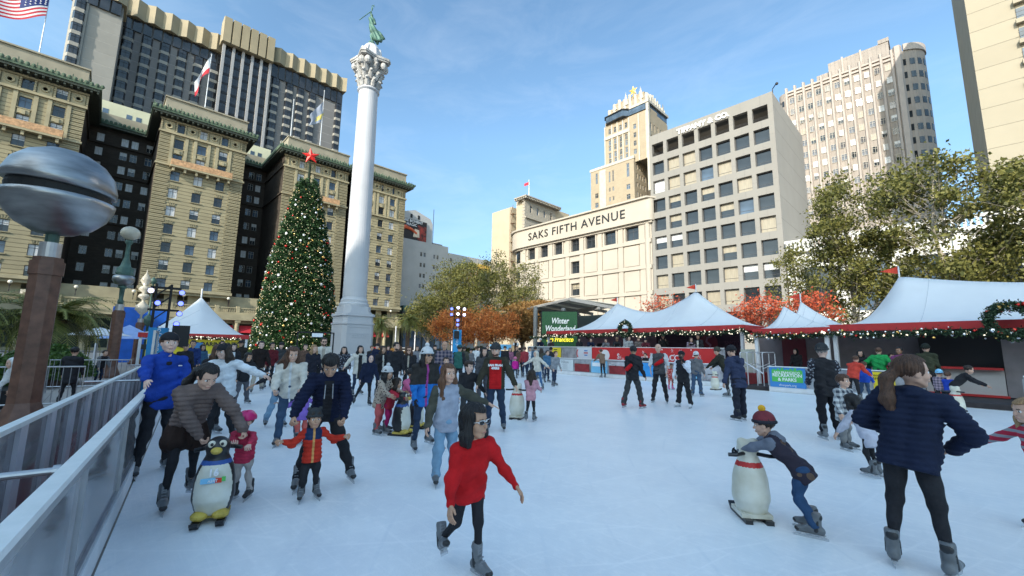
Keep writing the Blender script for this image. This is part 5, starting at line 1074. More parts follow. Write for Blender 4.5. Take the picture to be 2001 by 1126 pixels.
r,d=pil_obj('second brown pillar lamp topped by green fluted stem and cream globe',223,27.5,.235,3.15)
b=MB(); b.lathe([(.1,3.45),(.12,3.6),(.08,3.7),(.1,4.2),(.2,4.25),(.1,4.35),(.12,4.6),(.36,4.95),(.3,5.0),(.34,5.15),(.2,5.3),(.16,5.5),(.1,5.7),(.08,6.35),(.16,6.5),(.12,6.6)],(d.x,d.y,0),16); b.build('stem',vg,r,smooth=True)
b=MB(); b.lathe([(.1,4.35),(.3,4.4),(.42,4.6),(.4,4.8),(.2,4.9)],(d.x,d.y,0),20); b.build('steel_bulb',sph_,r,smooth=True); b=MB(); b.sph((d.x,d.y,6.95),(.38,.38,.33),20); b.build('globe',gl_,r,smooth=True)
r,d=pil_obj('third brown pillar lamp with stacked glass and steel bulbs',268,44,.26,3.2)
b=MB(); b.lathe([(.08,3.5),(.08,3.8),(.45,4.2),(.42,4.5),(.1,4.85),(.1,5.0),(.38,5.2),(.3,5.4),(.1,5.5),(.4,5.8),(.3,6.0),(.12,6.1),(.35,6.5),(.28,6.7),(.06,7.1),(.02,7.4)],(d.x,d.y,0),18); b.build('bulb_stack',gl_,r,smooth=True)
r=thing('thin_lamp_post','thin green lamp post with steel ball behind the third pillar','lamp',az(283)*47); d=az(283)*47; b=MB(); b.lathe([(.1,0),(.08,3.0),(.25,3.1),(.42,3.5),(.3,3.8),(.08,4.0),(.06,6.6),(.2,6.7),(.25,6.9),(.05,7.2)],(d.x,d.y,0),14); b.build('post',vg,r,smooth=True)
# glass wind screen upright by the left barrier end
r=thing('glass_screen','tall narrow glass and steel screen at the far end of the left barrier','glass screen',rk(13.6,-.75)); b=MB(); bar(b,13.4,-.75,13.46,-.75,0,1.95,.05); bar(b,14.6,-.75,14.66,-.75,0,1.95,.05); bar(b,13.46,-.75,14.6,-.75,1.9,1.95,.05); b.build('frame',alu,r); b=MB(); bar(b,13.46,-.75,14.6,-.75,.1,1.9,.012); b.build('glass_panel',gp,r)
# ---------------------------------------------------------------- flags on the hotel roofs
def pole(name,label,x,y,z0,z1,cat='flagpole'):
    r=thing(name,label,cat,(x,y,z0)); b=MB(); b.tube([(x,y,z0),(x,y,z1)],[.14,.07],8); b.sph((x,y,z1+.12),.16,8); b.build('pole',mat('pole_white',(.6,.6,.6),.4,.3,var=.05),r); return r
def flagmesh(P,mf,nu=26,nv=13):
    V=[P(i/nu,j/nv) for i in range(nu+1) for j in range(nv+1)]; F=[];M=[]
    for i in range(nu):
        for j in range(nv): F.append((i*(nv+1)+j,(i+1)*(nv+1)+j,(i+1)*(nv+1)+j+1,i*(nv+1)+j+1)); M.append(mf(i/nu,(j+.5)/nv,i,j))
    return V,F,M
fw=mat('flag_white',(.8,.8,.8),.7,var=.03,trans=.3); fr_=mat('flag_red',(.6,.03,.05),.7,var=.05,trans=.3); fb=mat('flag_navy',(.03,.05,.2),.7,var=.05,trans=.3); fy=mat('flag_yellow',(.75,.6,.05),.7,var=.05,trans=.3); fg_=mat('flag_grey',(.3,.34,.42),.7,var=.1,trans=.3)
r=pole('flagpole','white flagpole with waving stars and stripes on the leftmost hotel wing',-134,-16.2,54.4,79)
f=thing('stars_and_stripes_flag','striped red and white flag with starred blue corner flying at the top left','flag',(-134,-16.2,73))
def P1(u,v): # u from pole leftwards (south), v top->bottom 0..1
    return (-134+.5*math.sin(u*7+v),-16.2-u*9.2,78.3-u*4.1-v*(5.2+1.2*u)+.35*math.sin(u*8+v*2)-2.4*0)
V,F,M=flagmesh(P1,lambda u,v,i,j:2 if (u<.4 and v<.54) else (0 if j%2==0 else 1)); o=put('cloth',mesh_from(V,F,M,[fr_,fw,fb],'cloth',True),f)
b=MB()
for i in range(5):
    for j in range(5):
        p=P1(.04+.075*i,.05+.1*j); b.sph((p[0]+.06,p[1],p[2]),(.05,.16,.16),5)
o=b.build('stars',fw,f); o['kind']='stuff'
r=pole('flagpole','white flagpole with drooping red and white flag on the second wing',-124.4,12.8,54.4,74.6)
f=thing('bear_republic_flag','drooping white flag with red lower band on the second hotel wing','flag',(-124.4,12.8,66))
def P2(u,v): return (-124.4+.3*math.sin(u*9+v*2),12.8-.1-u*2.6-.5*math.sin(u*5)*v,74-u*8.2-v*4.6*(1-.25*u)+.4*math.sin(u*6))
V,F,M=flagmesh(P2,lambda u,v,i,j:1 if v>.72 else (2 if .35<u<.62 and .25<v<.5 else 0)); put('cloth',mesh_from(V,F,M,[fw,fr_,mat('flag_brown_bear',(.3,.1,.08),.7,var=0)],'cloth',True),f)
r=pole('flagpole','flagpole with hanging grey and yellow flag on the third wing',-118.8,38.9,54.4,74.2); r=pole('flagpole','bare white flagpole left of the grey flag on the third wing',-118.8,31.2,54.4,68)
f=thing('grey_yellow_flag','limp grey blue flag with yellow rays on the third hotel wing','flag',(-118.8,38.9,66))
def P3(u,v): return (-118.8+.2*math.sin(u*9),38.9-u*3.1-.2*math.sin(v*8),71-u*5.0-v*(4.6+3.5*(1-u))*.8)
V,F,M=flagmesh(P3,lambda u,v,i,j:1 if (.5<v<.85 and (i+j)%3) and u<.55 else 0); put('cloth',mesh_from(V,F,M,[fg_,fy],'cloth',True),f)
r=pole('flagpole','white flagpole with small flag on the small corner hotel',-99,104,53,61); b=MB(); b.quad((-99,104,60.5),(-101,103.6,60.2),(-101,103.6,59.2),(-99,104,59.4)); b.build('flag',fr_,r)
# ---------------------------------------------------------------- trees
bark=mat('pale_sycamore_bark',(.34,.3,.24),.85,var=.35,scale=5,bump=.3); barkd=mat('brown_bark',(.12,.08,.055),.9,var=.3,scale=6,bump=.4)
def leafmat(name,c1,c2,tr=.35): return mat(name,c1,.6,var=0,col2=c2,island=.75,scale=.5,trans=tr)
lsy=leafmat('sycamore_leaf',(.065,.08,.02),(.26,.24,.06)); lgr=leafmat('green_leaf',(.035,.065,.015),(.13,.15,.03)); lor=leafmat('orange_leaf',(.5,.13,.03),(.95,.42,.12)); lrd=leafmat('red_leaf',(.4,.06,.03),(.75,.17,.07)); lbr=leafmat('rusty_leaf',(.2,.1,.03),(.42,.24,.07)); lhd=leafmat('juniper_leaf',(.03,.075,.012),(.12,.2,.04),.2)
def limb_tree(name,label,x,y,H,crown,leaf,nleaf,ls=.13,tr=.2,clumps=60,bk=bark,group=None,trunk_h=None,lean=0,cat='tree',seed=0,fill=.42,lowz=None,ntr=None):
    """crown = (rx,ry,z0,z1): many limbs reach through the crown; leaf clumps sit round the limb ends"""
    rg=np.random.default_rng(seed+int(abs(x*13+y*7))); rx,ry,z0,z1=crown; r=thing(name,label,cat,(x,y,0),group=group); b=MB(); th=trunk_h or z0+ (z1-z0)*.35
    top=Vector((x+lean,y,z1-.4)); base=Vector((x,y,0)); 
    pts=[base,base.lerp(top,.3)+Vector((rg.normal(0,.15),rg.normal(0,.15),0)),base.lerp(top,.65)+Vector((rg.normal(0,.3),rg.normal(0,.3),0)),top]
    b.tube(pts,[tr*1.25,tr,tr*.55,.03],8); ends=[]
    cz=(z0+z1)/2; hz=(z1-z0)/2
    for k in range(clumps):
        while True:
            v=rg.uniform(-1,1,3)
            if (v**2).sum()<=1 and (v**2).sum()>.12: break
        c=Vector((x+lean*.5+v[0]*rx,y+v[1]*ry,cz+v[2]*hz)); ends.append(c)
        hb=max(z0*.75,c.z-(.35+.5*rg.random())*(Vector((c.x-x,c.y-y)).length*1.3+.6)); f=min(.97,hb/top.z); 
        s_=base.lerp(top,f); mid=s_.lerp(c,.5)+Vector((0,0,-.15*rg.random()*rx*.3)); rr_=max(.02,tr*.28*(1-f*.6)); b.tube([s_,mid,c],[rr_,rr_*.6,.012],5)
        for _ in range(3):
            e=c+Vector(rg.normal(0,fill*1.3,3)); b.tube([mid.lerp(c,.6),e],[.018,.006],4); 
    b.build('trunk',bk,r)
    per=nleaf//clumps; C=np.array([tuple(e) for e in ends]); c=np.repeat(C,per,0)+rg.normal(0,1,(per*clumps,3))*fill*np.repeat(rg.uniform(.6,1.4,(clumps,1)),per,0)*np.array([1,1,.8])
    n_=len(c); a=rg.normal(size=(n_,3)); a/=np.linalg.norm(a,axis=1)[:,None]; q=np.cross(a,rg.normal(size=(n_,3))); q/=np.linalg.norm(q,axis=1)[:,None]; s_=(ls*(.6+.7*rg.random(n_)))[:,None]
    V=np.stack([c-a*s_,c-q*s_*.55,c+a*s_,c+q*s_*.55],1).reshape(-1,3); put('crown',quads_mesh(V,n_,[leaf],'crown'),r); return r
limb_tree('sycamore_tree','pale trunked sycamore with olive leaves right of the grid office block',-5.0,44.9,17,(3.5,3.3,3.6,16.9),lsy,18000,.14,.17,95,fill=.46)
limb_tree('sycamore_tree','large yellow green sycamore behind the big right tent',.6,42,16.5,(4.6,4,4.2,16.6),lsy,20000,.14,.18,100,fill=.47)
limb_tree('sycamore_tree','sycamore cropped by the right edge of the picture',7.2,40,15.5,(4.4,4,4.2,15.6),lsy,16000,.14,.18,90,fill=.47)
limb_tree('sycamore_tree','slimmer sycamore between the office block and the olive sycamore',-10.4,50,13,(2.0,2.0,3.6,12.5),lsy,4200,.13,.12,45,fill=.42)
limb_tree('park_tree','dense green tree left of the tall thin tree above the orange foliage',-50.5,36.5,13.5,(4.6,4.6,3.4,14),lsy,15000,.15,.2,80,barkd and bark,fill=.6,group=None)
limb_tree('park_tree','green and gold tree beside the yellow billboard',-45,37,14.5,(3.2,3.2,3.4,14.6),lsy,12000,.15,.18,70,fill=.55)
limb_tree('park_tree','bushy olive tree behind the right palm',-57,37,10,(3.4,3.4,3,9.6),lsy,10000,.16,.2,60,fill=.6)
limb_tree('thin_tree','tall sparse tree with thin leaves left of the rounded store corner',-38.7,34.8,14,(1.9,1.9,3.4,14.3),lsy,6500,.12,.13,60,fill=.42)
limb_tree('thin_tree','sparse leafed tree in front of the rounded store corner',-36,37.2,12,(2.5,2.5,3.2,12.6),lsy,8000,.12,.13,60,fill=.5)
limb_tree('autumn_tree','bright orange autumn tree left of the centre light tower',-34.4,25.6,6,(2.7,2.4,2.2,5.1),lor,5600,.12,.09,58,barkd,fill=.36)
limb_tree('autumn_tree','bright orange autumn tree right of the centre light tower',-31.3,28.2,6,(2.6,2.3,2.2,5.3),lor,5600,.12,.09,58,barkd,fill=.36)
limb_tree('autumn_tree','rusty brown autumn tree next to the green screen',-32.2,32.8,6,(2.1,2.1,2.5,6.0),lbr,9000,.12,.12,45,barkd,fill=.4)
0 and limb_tree('autumn_tree','x',-37.5,23.8,5,(2.0,1.6,1.8,4.8),lbr,5000,.12,.1,40,barkd,fill=.4)
limb_tree('red_maple','red leafed small tree behind the dip of the double peaked tent',-15.5,33.5,6,(3.4,1.6,3.4,6.0),lrd,1500,.1,.06,50,barkd,fill=.35)
limb_tree('red_maple','red leafed small tree behind the gap between the tents',-9.7,35.5,6,(1.9,1.6,3.0,5.8),lrd,2300,.1,.07,45,barkd,fill=.34)
limb_tree('red_maple','red leafed small tree left of the sycamore trunks',-6.4,35,6,(1.7,1.5,3.0,5.7),lrd,1900,.1,.07,45,barkd,fill=.34)
def palm(label,x,y,th,L_,nf,seed,tr=.3):
    rg=random.Random(seed); r=thing('palm_tree',label,'palm tree',(x,y,0)); b=MB(); b.tube([(x,y,0),(x,y,th*.5),(x,y,th),(x,y,th+.3)],[tr*1.1,tr*.85,tr*1.15,tr*.5],10); b.build('trunk',barkd,r)
    Q=[]
    for k in range(nf):
        a=rg.random()*2*math.pi; up=rg.uniform(-.35,1.25); ln=L_*rg.uniform(.8,1.1); dirv=Vector((math.cos(a),math.sin(a),0)); sp=[]; p=Vector((x,y,th+.1)); el=up
        for i in range(13): sp.append(p.copy()); p=p+(dirv*math.cos(el)+Vector((0,0,math.sin(el))))*ln/12; el-=.13+.05*rg.random()
        sd_=dirv.cross(Vector((0,0,1)))
        for i in range(1,13):
            t=i/12; w_=.62*math.sin(min(1,t*1.15)*math.pi*.9+.25)*L_/3; fw_=(sp[min(i+1,12)]-sp[i-1]).normalized()
            for s_ in(-1,1):
                for h in(0,.5):
                    c=sp[i-1].lerp(sp[i],h); tip=c+(sd_*s_*.8+fw_*.6+Vector((0,0,-.22))).normalized()*max(.12,w_); n_=fw_*.028*L_/2.2
                    Q+=[c-n_,c+n_,tip+n_*.25,tip-n_*.25]
        for i in range(12): n_=sd_*.03; Q+=[sp[i]-n_,sp[i]+n_,sp[i+1]+n_*.8,sp[i+1]-n_*.8]
    put('crown',quads_mesh(np.array([tuple(v) for v in Q]),len(Q)//4,[mat('palm_frond',(.09,.12,.03),.5,var=0,col2=(.38,.36,.1),island=.6,scale=.8,trans=.25)],'crown'),r)
palm('big dark palm behind the first brown pillar',-29.5,-1.6,2.6,2.9,85,1,.4); palm('dark palm at the left edge behind the hedge',-28.5,-4.6,2.6,2.8,80,2,.4)
palm('palm standing right of the column base',-53.2,26.9,4.6,2.9,70,3,.35); palm('palm leaning over the dark storefront corner',-53.4,31.4,5.2,3.0,60,4,.32)
def hedge(name,label,c,rad,n_,leaf=lhd,cat='hedge',ls=.07):
    rg=np.random.default_rng(int(abs(c[0]*31+c[1]*17))); r=thing(name,label,cat,(c[0],c[1],0)); v=rg.normal(size=(n_,3)); v/=np.linalg.norm(v,axis=1)[:,None]; v[:,2]=np.abs(v[:,2]); k=(.75+.3*rg.random(n_)+.12*np.sin(v[:,0]*9+v[:,1]*7))[:,None]
    p=v*k*np.array(rad)+np.array(c); a=rg.normal(size=(n_,3))+np.array([0,0,.5]); a/=np.linalg.norm(a,axis=1)[:,None]; q=np.cross(a,rg.normal(size=(n_,3))); q/=np.linalg.norm(q,axis=1)[:,None]; s_=(ls*(.6+.8*rg.random(n_)))[:,None]
    put('foliage',quads_mesh(np.stack([p-a*s_,p-q*s_*.5,p+a*s_,p+q*s_*.5],1).reshape(-1,3),n_,[leaf],'foliage'),r); b=MB(); b.sph((c[0],c[1],c[2]),(rad[0]*.75,rad[1]*.75,rad[2]*.75),12); b.build('inner_twigs',barkd,r)
hedge('juniper_hedge','bright green juniper hedge at the left edge before the palms',(-18.5,-2.9,.35),(2.6,1.3,1.0),16000)
hedge('juniper_hedge','green juniper hedge between the first and second brown pillars',(-24,-1.3,.3),(2.2,1.2,1.1),12000)
hedge('flower_bed','rusty low planting beyond the far rink end right of the column',(-40,21.5,.3),(4,2,1.0),9000,lbr,'planting',.1)
hedge('flower_bed','green low planting behind the crowd under the orange trees',(-34,28,.3),(4,2,1.3),9000,lgr,'planting',.1)
hedge('roof_planting','reddish planting above the stage canopy',(-34,36,6.3),(5,1.2,.8),6000,lbr,'planting',.1)
b=MB(); b.box(-24,-5.2,-.01,-15,-1.8,.45); tag(b.build('planter_wall',side),label='low concrete planter holding the junipers at the left',cat='planter')
# ---------------------------------------------------------------- stage canopy, green screen
cst=mat('canopy_steel_grey',(.3,.3,.29),.5,.3,var=.1); cgl=mat('canopy_glass_grey',(.55,.55,.5),.4,var=.12,scale=1,trans=.35)
r=thing('stage_canopy','angled grey steel and glass canopy above the green screen','canopy',(-31,36,0))
b=MB(); A=Vector((-39.5,36.2,5.8));B=Vector((-24.5,31.5,6.4)); Cc=Vector((-22,36.5,5.9)); Dd=Vector((-37,41,5.3)); b.add([tuple(A),tuple(B),tuple(Cc),tuple(Dd),tuple(A+Vector((0,0,.06))),tuple(B+Vector((0,0,.06))),tuple(Cc+Vector((0,0,.06))),tuple(Dd+Vector((0,0,.06)))],[(3,2,1,0),(4,5,6,7),(0,1,5,4),(1,2,6,5),(2,3,7,6),(3,0,4,7)]); b.build('roof_glass',cgl,r)
for k in range(8):
    t=k/7; p=A.lerp(B,t); q=Dd.lerp(Cc,t); b=MB(); b.beam(p-Vector((0,0,.12)),q-Vector((0,0,.35)),.12,.3); b.build('beam',cst,r)
b=MB(); b.beam(A.lerp(Dd,.55)-Vector((0,0,.5)),B.lerp(Cc,.55)-Vector((0,0,.5)),.25,.35); b.beam(A-Vector((0,0,.1)),B-Vector((0,0,.1)),.1,.2); b.build('main_beam',cst,r)
for px_,D_ in((1046,39),(1101,40)): d=az(px_)*D_; b=MB(); b.tube([(d.x,d.y,0),(d.x,d.y,5.45)],.2,10); b.build('column',cst,r)
r=thing('green_screen','leafy green lit panel with white and yellow lettering beside the tent','sign',az(1095)*38); c=az(1095)*38; ang=math.atan2(c.y,c.x)-math.pi/2; Mg=Matrix.Translation((c.x,c.y,0))@Matrix.Rotation(ang,4,'Z')
b=MB(); b.T=Mg; b.box(-1.65,0,1.3,1.5,.15,4.95); b.T=None; b.build('panel',mat('leaf_print_green',(.015,.07,.03),.5,var=0,col2=(.04,.17,.05),scale=14,detail=3),r)
b=MB(); b.T=Mg; b.box(-1.7,-.03,4.952,1.55,.2,5.03); b.box(1.5,-.03,0,1.6,.2,4.95); b.box(-1.75,-.03,0,-1.65,.2,4.95); b.T=None; b.build('frame',trm,r)
pw_=mat('letter_white_lit',(.9,.9,.85),.4,var=0,emis=.05); py_=mat('letter_yellow_lit',(.95,.8,.05),.4,var=0,emis=.35)
text('white_lettering','Winter\nWonderland',.72,Mg@Matrix.Translation((-.05,-.03,3.75))@Matrix.Rotation(R(90),4,'X'),pw_,r,ext=.01,shear=.25,xs=.72,bold=.015); mm=MB(); mm.T=Mg; mm.box(-.55,-.03,2.97,-.1,-.002,3.05); mm.box(0,-.03,2.97,.5,-.002,3.05); mm.T=None; mm.build('small_print',pw_,r)
text('yellow_lettering','San Francisco',.6,Mg@Matrix.Translation((-.05,-.03,2.45))@Matrix.Rotation(R(90),4,'X'),py_,r,ext=.01,shear=.25,xs=.72,bold=.015)
r=thing('dark_kiosk','dark glass kiosk under the stage canopy behind the tent','kiosk',(-24,34,0)); b=MB(); b.box(-27,33,0,-20,38,4.8); b.build('walls',mat('kiosk_dark',(.03,.04,.04),.4,var=.3,scale=1),r)
# ---------------------------------------------------------------- left background bits
r=thing('blue_tarp_wall','bright blue tarpaulin wall behind the second brown pillar','tarpaulin',(-48,2.0,0)); b=MB(); b.box(-48.2,.6,0,-48,4.2,4.6); b.build('tarp',mat('tarp_blue',(.01,.12,.55),.5,var=.2,scale=1.5,bump=.3),r)
r=thing('blue_canopy_tent','low blue and white canopy before the blue tarpaulin','tent',(-41,1.5,0)); b=MB(); V=[(-43,-.1,1.9),(-39,-.1,1.9),(-39,3.1,1.9),(-43,3.1,1.9),(-41,1.5,2.9)]; b.add(V,[(0,1,4),(1,2,4),(2,3,4),(3,0,4)]); b.build('canopy',mat('canopy_pale_blue',(.35,.5,.85),.6,var=.1,trans=.3),r); b=MB()
for x_,y_ in((-43,-.1),(-39,-.1),(-39,3.1),(-43,3.1)): b.tube([(x_,y_,0),(x_,y_,1.9)],.04,6)
b.build('legs',pstm,r)
r=thing('white_umbrella','open white cafe umbrella behind the juniper hedge','umbrella',az(190)*33); d=az(190)*33; b=MB(); b.lathe([(1.4,2.0),(.8,2.2),(.05,2.45)],(d.x,d.y,0),8); b.build('canopy',pstm,r); b=MB(); b.tube([(d.x,d.y,0),(d.x,d.y,2.3)],.03,6); b.build('pole',alu,r)
for i,(px_,D_,lab) in enumerate(((150,29,'bench with a seated person right of the first pillar'),(15,17,'dark bench at the left edge'))):
    d=az(px_)*D_; r=thing('bench','dark slatted '+lab,'bench',(d.x,d.y,0),R(10)); b=MB(); b.T=MW[r.name]; b.box(-.9,-.2,.4,.9,.25,.45); b.T=None; b.build('seat',dm,r); b=MB(); b.T=MW[r.name]; b.box(-.9,-.26,.45,.9,-.21,.85); b.T=None; b.build('backrest',dm,r)
    for s_ in(-.8,.8): b=MB(); b.T=MW[r.name]; b.box(s_-.03,-.2,0,s_+.03,.2,.4); b.T=None; b.build('leg',dm,r)
# crowd barriers (steel)
for i,px_ in enumerate((60,185)):
    d=az(px_)*(20 if i else 15); r=thing('steel_crowd_barrier',['steel crowd barrier at the left edge beyond the railing','steel crowd barrier before the second juniper hedge'][i],'barrier',(d.x,d.y,0),R(75)); b=MB(); b.T=MW[r.name]; b.tube([(-1,0,0),(-1,0,1.05),(1,0,1.05),(1,0,0)],.02,6); b.tube([(-1,0,.2),(1,0,.2)],.02,6); b.T=None; b.build('frame',alu,r)
    b=MB(); b.T=MW[r.name]
    for k in range(14): b.tube([(-.9+k*.138,0,.2),(-.9+k*.138,0,1.05)],.008,4)
    b.T=None; b.build('bars',alu,r)
# cars on the street
def car(label,x,y,rz,cm_):
    r=thing('parked_car',label,'car',(x,y,0),rz); M=MW[r.name]; b=MB(); b.T=M
    prof=[(-2.2,.3),(-2.25,.75),(-1.9,.95),(-1.2,1.0),(-.6,1.42),(.7,1.45),(1.4,1.02),(2.1,.9),(2.25,.6),(2.2,.3)]
    n_=len(prof); V=[(x_,-.85,z_) for x_,z_ in prof]+[(x_,.85,z_) for x_,z_ in prof]; b.add(V,[tuple(range(n_)),tuple(range(n_,2*n_))[::-1]]+[(i,n_+i,n_+(i+1)%n_,(i+1)%n_)[::1] for i in range(n_)]); b.T=None; b.build('body',cm_,r)
    b=MB(); b.T=M; b.box(-1.0,-.87,1.02,1.05,.87,1.33); b.T=None; b.build('side_windows',GLASS[0],r)
    for x_ in(-1.4,1.4):
        for y_ in(-.8,.8): b=MB(); b.T=M@Matrix.Translation((x_,y_-.1,.33))@Matrix.Rotation(R(-90),4,'X'); b.lathe([(.33,0),(.33,.2),(.2,.21)],n=14); b.T=None; b.build('wheel',blk,r)
car('bright red car parked behind the palm right of the column',-63,31,R(80),mat('car_paint_red',(.6,.02,.02),.2,var=0)); car('white car parked on the far street right of the red car',-66,38,R(85),mat('car_paint_white',(.7,.7,.7),.2,var=0))
r=thing('street_lamp','white street lamp with blue banner beside the dark storefront','street lamp',(-68,41.5,0)); b=MB(); b.tube([(-68,41.5,0),(-68,41.5,8),(-67.5,40.8,8.5),(-66.5,39.5,8.5)],.09,6); b.build('pole',pstm,r); b=MB(); b.box(-68.1,41.6,5.6,-68.0,42.4,7.2); b.build('blue_banner',pblu,r)
for i,px_ in enumerate((772,883,1048)):
    d=az(px_)*(52 if i<2 else 44); r=thing('thin_post',['thin pale post beside the palm right of the column','thin pale post behind the centre light tower','thin pale post left of the stage column'][i],'post',(d.x,d.y,0)); b=MB(); b.tube([(d.x,d.y,0),(d.x,d.y,4)],.06,6); b.build('pole',pstm,r)
r=thing('speaker_stand_blue','small light blue kiosk top among the far crowd','kiosk',az(978)*33); d=az(978)*33; b=MB(); b.box(d.x-.5,d.y-.4,0,d.x+.5,d.y+.4,.9,0); b.box(d.x-.7,d.y-.5,1.5,d.x+.7,d.y+.5,1.9,0); b.tube([(d.x,d.y,.9),(d.x,d.y,1.5)],.05,6,0); b.build('kiosk_body',skyb,r)
# ================================================================ people
def cloth(name,c,var=.2,scale=9,rough=.85,bump=.25,**k): return mat(name,c,rough,var=var,scale=scale,bump=.55,bscale=26,spec=.2,**k)
SK={k:mat('skin_'+k,v,.5,var=.06,scale=14,spec=.35) for k,v in dict(fair=(.62,.38,.28),tan=(.5,.29,.19),brown=(.3,.16,.1),pale=(.68,.45,.36),deep=(.13,.07,.05)).items()}
HR={k:mat('hair_'+k,v,.45,var=.45,scale=22,stretch=(3,3,.5),spec=.4,bump=.5,bscale=60) for k,v in dict(black=(.012,.01,.01),dark=(.03,.018,.012),brown=(.085,.04,.022),chestnut=(.13,.06,.03),blond=(.32,.19,.09),grey=(.2,.18,.16)).items()}
eyew=mat('eye_white',(.75,.73,.7),.3,var=0); eyed=mat('eye_dark',(.02,.015,.012),.2,var=0); brw=mat('brow_dark',(.06,.035,.025),.8,var=0)
LIP=mat('lip_rose',(.42,.14,.12),.45,var=0); bootm=mat('skate_boot_grey',(.13,.14,.15),.4,var=.3,scale=9); bootd=mat('skate_boot_black',(.02,.021,.024),.5,var=.2); lacem=mat('skate_lace_pale',(.2,.21,.23),.7,var=0); bladem=mat('skate_blade_steel',(.6,.62,.65),.25,.85,var=.05); solem=mat('skate_holder_grey',(.45,.47,.5),.4,var=0); glsm=mat('dark_lens',(.015,.015,.018),.1,var=0)
def C_(r,g,b_,n=None): 
    n=n or 'cloth_%02x%02x%02x'%(int(r*255),int(g*255),int(b_*255)); return cloth(n,(r,g,b_))
def xform(V,M): A=np.array(M); return np.asarray(V)@A[:3,:3].T+A[:3,3]
_T={}
def tpl(key,fn):
    if key not in _T: _T[key]=fn()
    return _T[key]
def head_t(h):
    s=Sdf(.07); s.ell((0,-.06,.62),(.335,.41,.385)); s.ell((0,.05,.40),(.265,.31,.33)); s.ell((0,.17,.115),(.13,.13,.1)); 
    for x in(-1,1):
        s.cone((x*.19,-.02,.27),(x*.07,.2,.11),.1,.075); s.ell((x*.15,.2,.36),(.11,.12,.12)); s.ell((x*.32,-.04,.47),(.04,.09,.13),k=.02); s.cone((x*.06,.325,.585),(x*.22,.25,.59),.028,.024,k=.04)
    s.cone((0,.32,.53),(0,.405,.375),.03,.05,k=.03); s.ell((0,.33,.23),(.1,.06,.06),k=.04)
    s.cone((0,-.06,.25),(0,-.12,-.3),.18,.18)
    for x in(-1,1): s.ell((x*.13,.29,.505),(.055,.05,.03),1,k=0); s.ell((x*.13,.312,.505),(.03,.034,.031),2,k=0); s.cone((x*.07,.368,.598),(x*.21,.312,.6),.010,.008,4,k=0)
    s.ell((0,.352,.225),(.088,.045,.026),3,k=0); return s.mesh(h)
def strand(P): 
    a=np.arctan2(P[...,0],P[...,1]+.1); return .009*np.sin(a*29+P[...,2]*4)+.012*np.sin(P[...,2]*9+a*7)+.007*np.sin(a*61+P[...,2]*7)+.016*np.sin(P[...,0]*11+P[...,2]*6)*np.sin(P[...,1]*9)
def hair_t(style,h):
    s=Sdf(.08); s.disp=strand; facecut=lambda xw,yy,zt: (lambda P: np.minimum(np.minimum(P[...,1]-yy,zt-P[...,2]+.25*np.abs(P[...,0])),xw-np.abs(P[...,0])))
    s.ell((0,-.085,.68),(.395,.45,.395))
    if style=='short': s.cut=[facecut(.6,.17,.80),lambda P:.34-P[...,2]-.0*P[...,1],lambda P:np.minimum(.52-P[...,2],P[...,1]+.02)]
    elif style=='fringe': s.ell((0,.05,.78),(.34,.34,.26)); s.cut=[facecut(.6,.17,.70),lambda P:.34-P[...,2],lambda P:np.minimum(.48-P[...,2],P[...,1]+.0)]
    elif style=='bald': s=Sdf(.05); s.ell((0,-.08,.6),(.345,.41,.3)); s.cut=[lambda P:P[...,2]-.66,lambda P:.36-P[...,2],lambda P:P[...,1]-.05]
    elif style=='beard': s=Sdf(.05); s.ell((0,.12,.2),(.25,.24,.2)); s.cut=[lambda P:P[...,2]-.38,lambda P:np.minimum(np.minimum(P[...,2]-.2,.11-np.abs(P[...,0])),.4-P[...,2])*0-1]
    elif style in('long','wind','bob'):
        L=-.8 if style!='bob' else -.12
        s.cone((0,-.22,.6),(0,-.3,L*.8),.33,.26)
        for x in(-1,1): s.cone((x*.29,-.02,.72),(x*.37,-.02,.1),.13,.18); s.cone((x*.37,-.02,.1),(x*.36,-.02 if style!='bob' else 0,L),.18,.13); s.cone((x*.4,-.15,.1),(x*.42,-.15,L*.8),.16,.1)
        if style=='wind': s.cone((.25,-.2,.4),(.75,-.25,-.2),.25,.12); s.cone((-.25,-.2,.4),(-.65,-.3,-.3),.22,.1)
        s.cut=[facecut(.255,.1,.76)]
    elif style=='tail':
        s.cone((0,-.42,.62),(.05,-.74,.35),.12,.18); s.cone((.05,-.74,.35),(.2,-.86,-.3),.18,.2); s.cone((.2,-.86,-.3),(.3,-.8,-.95),.2,.08); s.cut=[facecut(.6,.17,.80),lambda P:np.minimum(.33-P[...,2],P[...,1]+.45)]
    return s.mesh(h)
